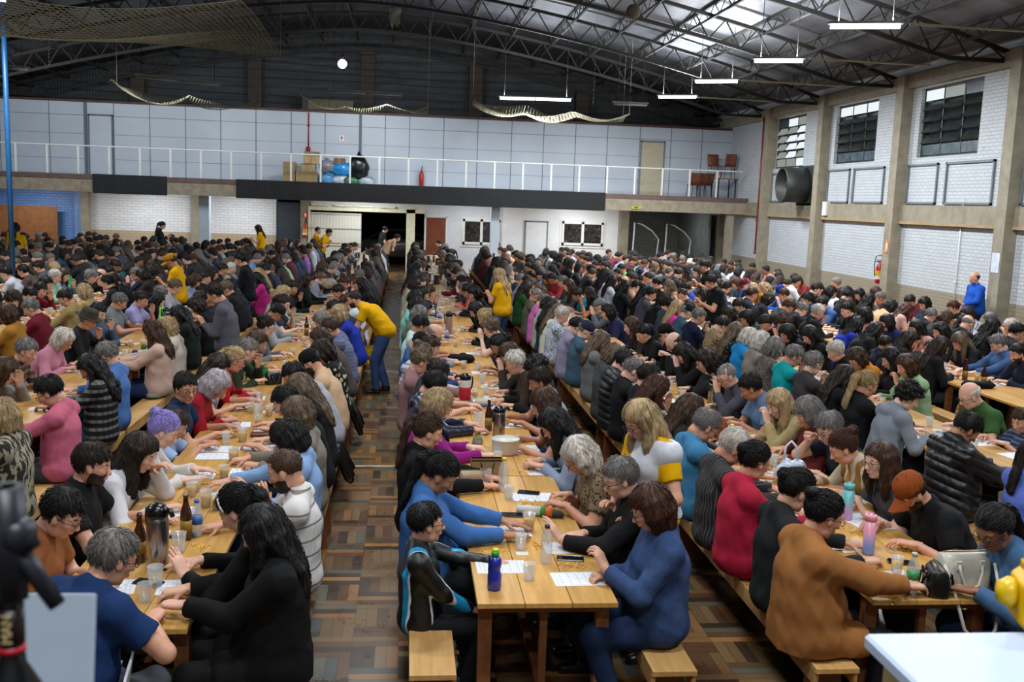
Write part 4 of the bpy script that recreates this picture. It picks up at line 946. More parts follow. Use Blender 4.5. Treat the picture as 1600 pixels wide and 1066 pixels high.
def make_shirt(K, P, lod, seed):
    arms = 1.0 if P['sleeve'] == 'L' else .62
    lo, hi = fig_box(K, .17, ('pel', 'waist', 'chest', 'nb', 'SL', 'SR', 'EL', 'ER', 'WL', 'WR')); F = Field(lo, hi, LODH[lod][1])
    th = P.get('thick', .014); body_field(F, K, P, t=th, arms=arms, legs=False, neck=False)
    F.cap(K['nb']-.05*K['u'], K['nb']+.014*K['u'], .062, .056, t=th*.55, k=.03); F.cap(K['nb']-.03*K['u']+np.array([0, -.07, 0]), K['nb']-.03*K['u']+np.array([0, .07, 0]), .043, t=th*.8, k=.03)
    if P.get('coat'):
        for n in 'LR': F.cap(K['Hp'+n], K['K'+n]*.55+K['Hp'+n]*.45, .10, .09, t=th, k=.05)
        F.cap(K['pel']+np.array([-.03, 0, 0]), K['pel']+np.array([-.06, 0, -.14]), .12, .13, e=1.4, t=th, k=.05)
    if P.get('hood'):
        c = K['nb']-.05*K['u']; F.cap(c+np.array([-.07, -.055, .04]), c+np.array([-.07, .055, .04]), .038, k=.03); F.cap(c+np.array([-.03, -.085, .05]), c+np.array([-.085, -.03, .03]), .030, k=.03); F.cap(c+np.array([-.03, .085, .05]), c+np.array([-.085, .03, .03]), .030, k=.03)
    if P.get('collar'):
        c = K['nb']+.012*K['u']
        for a in np.linspace(-2.3, 2.3, 9): F.cap(c+np.array([-math.cos(a)*.055, math.sin(a)*.06, .0]), c+np.array([-math.cos(a)*.058, math.sin(a)*.066, .026 if abs(a) < 2 else .012]), .011, k=.012)
    wr = 1+.28*P.get('fat', .3); F.cap(K['chest']-.04*K['u'], K['pel']+.04*K['u'], .110*wr, .116*wr, e=1.38, t=th, k=.05)
    F.noise(.0058 if lod < 2 else .002, 19, seed, .6, ridge=True); F.noise(.0042, 40, seed+1, .5, ridge=True)
    # open the neck and the hem, trim the sleeves at the wrist
    if not st_(P): F.keep(lambda X, Y, Z: (.468-Z))
    else: F.keep(lambda X, Y, Z: (K['pel'][2]-.10-Z))
    for n in 'LR':
        if arms >= 1:
            W, E = K['W'+n], K['E'+n]; d = (W-E)/np.linalg.norm(W-E); c = W-d*P.get('cuff', .015)
            F.keep(lambda X, Y, Z: np.where(((X-c[0])**2+(Y-c[1])**2+(Z-c[2])**2) < .0075, (X-c[0])*d[0]+(Y-c[1])*d[1]+(Z-c[2])*d[2], -1.0))
    return F.mesh()
def st_(P): return P.get('stand', False)
def make_trousers(K, P, lod, seed):
    lo, hi = fig_box(K, .16, ('pel', 'waist', 'KL', 'KR', 'AL', 'AR')); F = Field(lo, hi, LODH[lod][1]*1.2)
    wr = 1+.28*P.get('fat', .3); F.ell(K['pel'], (.115*wr, .155*wr, .11), k=.04, t=.004)
    for n in 'LR':
        F.cap(K['Hp'+n], K['K'+n], .086*wr, .064, k=.03, t=.006); F.cap(K['K'+n], K['A'+n], .063, .052, k=.03, t=.006, cut=(K['A'+n]+np.array([0, 0, -.01]), (0, 0, -1)))
    F.noise(.004, 22, seed, 1, True); F.keep(lambda X, Y, Z: Z-(K['pel'][2]+.1))
    if not st_(P): F.keep(lambda X, Y, Z: (.458-Z)*1.0+np.where(X > K['pel'][0]+.09, -1.0, 0.0))
    return F.mesh()
def shoe_parts(K, n, lod):
    A = K['A'+n]; F = Field(A+np.array([-.10, -.08, -.1]), A+np.array([.23, .08, .08]), .012 if lod == 0 else .02)
    F.cap(A+np.array([-.03, 0, -.045]), A+np.array([.14, .0, -.055]), .040, .033, k=.03); F.cap(A+np.array([0, 0, -.03]), A+np.array([0, 0, .02]), .046, k=.03)
    F.keep(lambda X, Y, Z: (A[2]-.084-Z)); return F.mesh()
HAIRC = {'K': '0d0b0b', 'D': '21160f', 'B': '3c281a', 'O': '9e8864', 'A': '5d4e3e', 'G': '6c6a68', 'W': 'b9b4ae', 'R': '3e2014', 'E': '8a4c24', 'S': 'a39aa2', 'P': '8f84c8', 'H': '35261a'}
def make_hair(style, K, P, lod, seed):
    HRm, hc = K['HR'], K['hc']; hs = P.get('hs', 1.0); rs = random.Random(seed); h = {0: .0062, 1: .012, 2: .026}[lod]
    loc = lambda p: HRm@(np.array(p, float)*hs)+hc
    lo, hi = hc-np.array([.2, .17, .2]), hc+np.array([.2, .17, .24]); lng = style in 'lpm'
    if style == 'l': lo[2] -= .32; lo[0] -= .14
    if style == 'p': lo[2] -= .16; lo[0] -= .12
    if style == 'm': lo[2] -= .06
    F = Field(lo, hi, h); big = {'s': .007, 'b': .002, 'm': .013, 'l': .010, 'p': .007, 'u': .007, 'k': .022, 'n': .004, 'c': .006, 'h': .006}[style]*(1.15 if P['sex'] == 'F' else 1)
    if lod == 2: big += .006
    F.ell(loc((-.016, 0, .034)), np.array((.098, .078, .092))*hs, R=HRm, t=big, k=.02)
    def L3(X, Y, Z):
        dx, dy, dz = X-hc[0], Y-hc[1], Z-hc[2]; M_ = HRm.T/hs; return [M_[i, 0]*dx+M_[i, 1]*dy+M_[i, 2]*dz for i in range(3)]
    hl = {'n': -.03, 'b': -.005}.get(style, 0.0)
    def cutf(X, Y, Z):
        x, y, z = L3(X, Y, Z); f = .68*(x-.082-hl)-.73*(z-.060); f = f+.25*np.abs(y)*(x > .03)+.004*np.sin(y*170+z*90+seed)+.003*np.sin(x*240+seed)
        if style == 'n': f = np.maximum(f, z-.050+.0*x)
        if style in 'sbupc' and lod < 2: f = np.where(np.abs(y) > .055, np.maximum(f, .030-np.sqrt((x-.006)**2+(z+.014)**2)), f)
        return np.maximum(f, -.085-z) if style in 'sbukchn' else f
    if style != 'm' and style != 'l': F.keep(cutf)
    else:
        def cut2(X, Y, Z):
            x, y, z = L3(X, Y, Z); return np.minimum(np.maximum(x-.052+.35*np.abs(y), z-.055-1.5), 99)*0+np.maximum(.68*(x-.085)-.73*(z-.062), -9)
        F.keep(cut2)
    nl = 11 if lod == 0 else 7
    if style in 'ml':
        down = -.115 if style == 'm' else None
        for i in range(nl):
            a = -2.05+4.1*i/(nl-1); r = .086; x0, y0 = -.018-math.cos(a)*r*.98, math.sin(a)*r*.93
            j = rs.uniform(-.01, .01)
            if style == 'm':
                p0 = loc((x0, y0, .05)); p1 = loc((x0-.006*math.cos(a), y0*1.12, -.03)); p2 = loc((x0+.012*math.cos(a), y0*1.02, -.105+j)); F.cap(p0, p1, .026*hs, .028*hs, k=.012); F.cap(p1, p2, .028*hs, .019*hs, k=.010)
            else:
                p0 = loc((x0, y0, .04)); p1 = loc((x0-.004, y0*1.08, -.05)); back = K['nb']-.02*K['u']; w_ = math.sin(a)
                fr = abs(a) > 1.5
                if fr:      # front locks fall over the chest
                    q = np.array([p1[0]+.005, p1[1]*1.1, p1[2]-.10+j]); q2 = np.array([q[0]-.01, q[1]*.95, q[2]-.10+j])
                else:
                    q = back+np.array([-.085-.02*math.cos(a), w_*.085, -.02]); q2 = K['chest']+np.array([-.135-.012*math.cos(a)+rs.uniform(-.008, .008), w_*.10, -.02+j*3+(.03 if abs(w_) > .7 else 0)])
                rr = .027; F.cap(p0, p1, rr, rr+.002, k=.012); F.cap(p1, q, rr+.002, rr, k=.010); F.cap(q, q2, rr, .012, k=.008)
    if style == 'p':
        p = loc((-.10, 0, .045)); F.cap(p, loc((-.125, 0, .05)), .020, .022, k=.012); q = loc((-.15, 0, .0))
        for dy in (-.018, 0, .018): F.cap(loc((-.125, 0, .05)), q+np.array([0, dy, 0]), .022, .026, k=.01); F.cap(q+np.array([0, dy, 0]), K['nb']+np.array([-.13, dy*1.4, -.09+rs.uniform(-.02, .02)]), .025, .010, k=.008)
    if style == 'u': F.ell(loc((-.115, .0, .05 if seed % 2 else .085)), (.038, .036, .036), k=.012)
    if style == 'k': F.noise(.009, 90, seed); F.noise(.006, 170, seed+3)
    if style != 'k' and lod < 2:
        X, Y, Z = F.grid(); x, y, z = L3(X, Y, Z); ph = np.arctan2(y, -x+.02); rr = np.sqrt((x+.016)**2+y**2)
        g = np.sin(ph*(34 if lod == 0 else 18)+2.2*np.sin(z*28+seed)+1.5*np.sin(z*11+ph*3)) if style in 'lmpu' or P['sex'] == 'F' else np.sin((x*1.2+z)*190+2*np.sin(y*60+seed)+ph*4)
        F.v = (F.v+(.0011 if lod == 0 else .0022)*g*np.clip(rr/.05, 0, 1)).astype(f32)
    F.noise(.0026, 62, seed, .5)
    if lod < 2: P['_hf'] = F
    return F.mesh()
def strands(F, me, K, P, st, seed, lod=0):
    rs = np.random.RandomState(seed); n = len(me.vertices); co = np.empty(n*3, f32); me.vertices.foreach_get('co', co); co = co.reshape(-1, 3).astype(float)
    G = np.gradient(F.v, F.h)
    def smp(A, p):
        i = np.clip(np.round((p-F.lo)/F.h).astype(int), 1, F.n-2); return A[i[:, 0], i[:, 1], i[:, 2]]
    N = {'b': 350, 's': 1000, 'k': 1200, 'c': 200, 'h': 150}.get(st, 1100); N = N if lod == 0 else int(N*.3); p = co[rs.randint(0, n, N)].copy(); HRm, hc = K['HR'], K['hc']; up = HRm@np.array([0, 0, 1.0]); fw = HRm@np.array([1.0, 0, 0]); crown = hc+HRm@np.array([-.05, 0, .12])
    L = {'b': .012, 's': .040, 'k': .03, 'c': .02, 'h': .02}.get(st, .085 if st in 'lp' else .06); steps = 6; off = rs.uniform(.0005, .0045, N)*(1.6 if st in 'sk' else 1); pts = []; rnd = rs.normal(size=(N, 3))*(.9 if st == 'k' else .16)
    for s_ in range(steps):
        g = np.stack([smp(a, p) for a in G], 1); g /= np.linalg.norm(g, axis=1)[:, None]+1e-6; v = smp(F.v, p)
        p = p-g*np.clip(v-off*(1+s_*.25), -.01, .01)[:, None]; pts.append(p.copy())
        away = p-crown; away /= np.linalg.norm(away, axis=1)[:, None]+1e-6
        low = np.clip(((hc-p)@up+.03)/.08, 0, 1)[:, None]; d = away*(1-low)+np.array([0, 0, -1.0])*low+rnd*.8
        if st in 'u': d = (hc+HRm@np.array([-.11, 0, .06]))-p; d /= np.linalg.norm(d, axis=1)[:, None]+1e-6; d = d+rnd*.5
        if st == 'p': q = (hc+HRm@np.array([-.12, 0, .05]))-p; dist = np.linalg.norm(q, axis=1)[:, None]; q /= dist+1e-6; d = np.where(p[:, 2:3] < K['nb'][2]+.06, np.array([0, 0, -1.0])+rnd*.3, q+rnd*.3)
        d = d-g*(d*g).sum(1)[:, None]; d /= np.linalg.norm(d, axis=1)[:, None]+1e-6; p = p+d*(L/steps)*rs.uniform(.6, 1.2, (N, 1))
    A = np.stack(pts, 1); rr = np.array([.0017, .0021, .002, .0017, .0012, .0005])*(1.1 if st in 'lm' else 1)*(1 if lod == 0 else 1.9)
    T = np.gradient(A, axis=1); T /= np.linalg.norm(T, axis=2)[..., None]+1e-6; a = np.cross(T, rs.normal(size=(N, 1, 3))); a /= np.linalg.norm(a, axis=2)[..., None]+1e-6; b = np.cross(T, a)
    V = np.stack([A+(a*math.cos(t)+b*math.sin(t))*rr[None, :, None] for t in (0, 2.094, 4.189)], 2)
    i = np.arange(N)[:, None, None]*steps*3; j = np.arange(steps-1)[None, :, None]*3; k = np.arange(3)[None, None, :]; k2 = (k+1) % 3
    Q = np.stack([i+j+k, i+j+k2, i+j+3+k2, i+j+3+k], -1).reshape(-1, 4)
    return V.reshape(-1, 3), Q
def make_beard(K, P, lod):
    HRm, hc = K['HR'], K['hc']; F = Field(hc-.17, hc+.17, .0075 if lod == 0 else .012); L = lambda p: HRm@np.array(p)+hc
    F.ell(L((.028, 0, -.030)), (.062, .058, .086), R=HRm, t=.006, k=.03); F.cap(L((.02, -.034, -.082)), L((.02, .034, -.082)), .031, k=.03); F.cap(L((.064, -.01, -.098)), L((.064, .01, -.098)), .022, k=.02)
    def cut(X, Y, Z):
        dx, dy, dz = X-hc[0], Y-hc[1], Z-hc[2]; x, y, z = [HRm[0, i]*dx+HRm[1, i]*dy+HRm[2, i]*dz for i in range(3)]
        return np.maximum(np.maximum(z+.028-.9*np.abs(y)*(np.abs(y) > .03)*.3-.02*(x > .06), -x-.0), -(np.sqrt((x-.10)**2+(y*.8)**2+(z+.061)**2)-.022))
    F.keep(cut); F.noise(.002, 120, 5); return F.mesh()
def cap_parts(K, P, kind):
    HRm, hc = K['HR'], K['hc']; mb = MB(); mb.smooth = True
    if kind == 'c':
        n = 20; prof = [(1.0, -.01), (1.0, .02), (.96, .045), (.82, .075), (.55, .095), (.2, .103), (.001, .104)]
        mb.lathe([(r*.104, z) for r, z in prof], (-.012, 0, .030), n, sx=1.0, sy=.86)
        mb.grid(lambda u, v: (.055+.105*v*(1-.35*abs(2*u-1)**2.2)+.03*(1-abs(2*u-1)**2), (u-.5)*.15*(1-.18*v), .032-.02*v-.03*abs(2*u-1)**2), 10, 5)
        mb.grid(lambda u, v: (.055+.105*v*(1-.35*abs(2*u-1)**2.2)+.03*(1-abs(2*u-1)**2), (.5-u)*.15*(1-.18*v), .027-.02*v-.03*abs(2*u-1)**2), 10, 5)
    else:
        mb.lathe([(.165, .028), (.168, .024), (.12, .02), (.108, .03), (.104, .09), (.09, .13), (.05, .125), (.001, .118)], (-.01, 0, .022), 24, sx=1.0, sy=.84)
    return np.array(mb.v)@HRm.T+hc, mb.f
def glasses_parts(K):
    HRm, hc = K['HR'], K['hc']; mb = MB()
    for s_ in (-1, 1):
        mb.path([(.102, s_*.033+.021*math.cos(t), .002+.016*math.sin(t)) for t in np.linspace(0, 2*PI, 13)], .0021, 4)
        mb.path([(.101, s_*.054, .006), (.06, s_*.076, .006), (-.005, s_*.082, .0), (-.02, s_*.080, -.012)], .0021, 4)
    mb.path([(.102, -.012, .006), (.105, 0, .008), (.102, .012, .006)], .002, 4)
    return np.array(mb.v)@HRm.T+hc, mb.f
SKINS = ['c9967c', 'bf8b70', 'd0a38c', 'a87656', 'c69880', '8a5e44', 'd2aa96']
def child(name, me, parent, colr=None, key=None):
    o = bpy.data.objects.new(name, me); COL.objects.link(o); o.parent = parent
    if colr: o.color = lin(colr)
    return o
CACHE = {}
def cget(key, fn):
    if key is None: return fn()
    if key not in CACHE: CACHE[key] = fn()
    return CACHE[key]
def person(P, loc, rz, shirt, hair, lod, seed, pose_key=None, skin_i=0, pants='1c2233', shoes='1a1a1c', label='', group=None, cat='person', pattern='plain', scale=1.0, cap=None, glasses=False, beard=False, band=False):
    """P pose dict; hair = (style, colour code)"""
    K = skeleton(P); base = (pose_key, P['sex'], lod) if pose_key is not None else None
    kk = lambda *a: (base+a) if base else None
    old = hair[1] in 'GWS'
    me = cget(kk('body', old), lambda: np_mesh('person', make_body(K, P, lod), [M_skin, M_lips, M_browG if old else M_brow, M_eyew, M_iris]))
    o = bpy.data.objects.new('person', me); COL.objects.link(o); o.location = loc; o.rotation_euler = (0, 0, rz); o.scale = (scale,)*3; o.color = lin(SKINS[skin_i % len(SKINS)])
    tag(o, label, cat, group)
    if skin_i >= 0:
        def ms():
            V, Q = make_shirt(K, P, lod, seed); return np_mesh('shirt', [(V, Q, 0)], [clothm(pattern)])
        s_ = child('shirt', cget(kk('shirt', P['sleeve'], pattern, bool(P.get('hood'))), ms), o, shirt)
        def mt():
            V, Q = make_trousers(K, P, lod, seed); return np_mesh('trousers', [(V, Q, 0)], [clothm('denim' if pants.startswith('2') else 'plain')])
        child('trousers', cget(kk('trousers', pants.startswith('2')), mt), o, pants)
        for n in 'LR':
            def mk():
                V, Q = shoe_parts(K, n, lod); return np_mesh('shoe', [(V, Q, 0)], [clothm('leather')])
            child('shoe', cget(kk('shoe', n), mk), o, shoes)
    st, hcx = hair
    if True:
        def mh():
            V, Q = make_hair(st, K, P, lod, seed); return np_mesh('hair', [(V, Q, 0)], [M_hair])
        ho = child('hair', cget(kk('hair', st), mh), o, HAIRC[hcx])
        if lod < 2 and st not in 'n':
            def ms_(): V, Q = strands(P['_hf'], ho.data, K, P, st, seed, lod); return np_mesh('loose_strands', [(V, Q, 0)], [M_hair])
            child('loose_strands', cget(kk('strands', st), ms_), o, HAIRC[hcx])
        P.pop('_hf', None)
    if st in 'ch':
        V, F_ = cap_parts(K, P, st); child('cap' if st == 'c' else 'brimmed_hat', np_mesh('cap', [(V, F_, 0)], [clothm('plain')]), o, cap or '202226')
    if glasses:
        V, F_ = glasses_parts(K); child('glasses', np_mesh('glasses', [(V, F_, 0)], [M_specs]), o)
    if beard:
        V, Q = make_beard(K, P, lod); child('beard', np_mesh('beard', [(V, Q, 0)], [M_hair]), o, HAIRC['D'])
    if band:
        mb = MB(); mb.path([(.035, -.085*math.cos(t), .03+.095*math.sin(t)) for t in np.linspace(0, PI, 12)], .006, 5); V = np.array(mb.v)@K['HR'].T+K['hc']; child('hairband', np_mesh('hairband', [(V, mb.f, 0)], [flat('c8c8c8', .4)]), o)
    return o, K
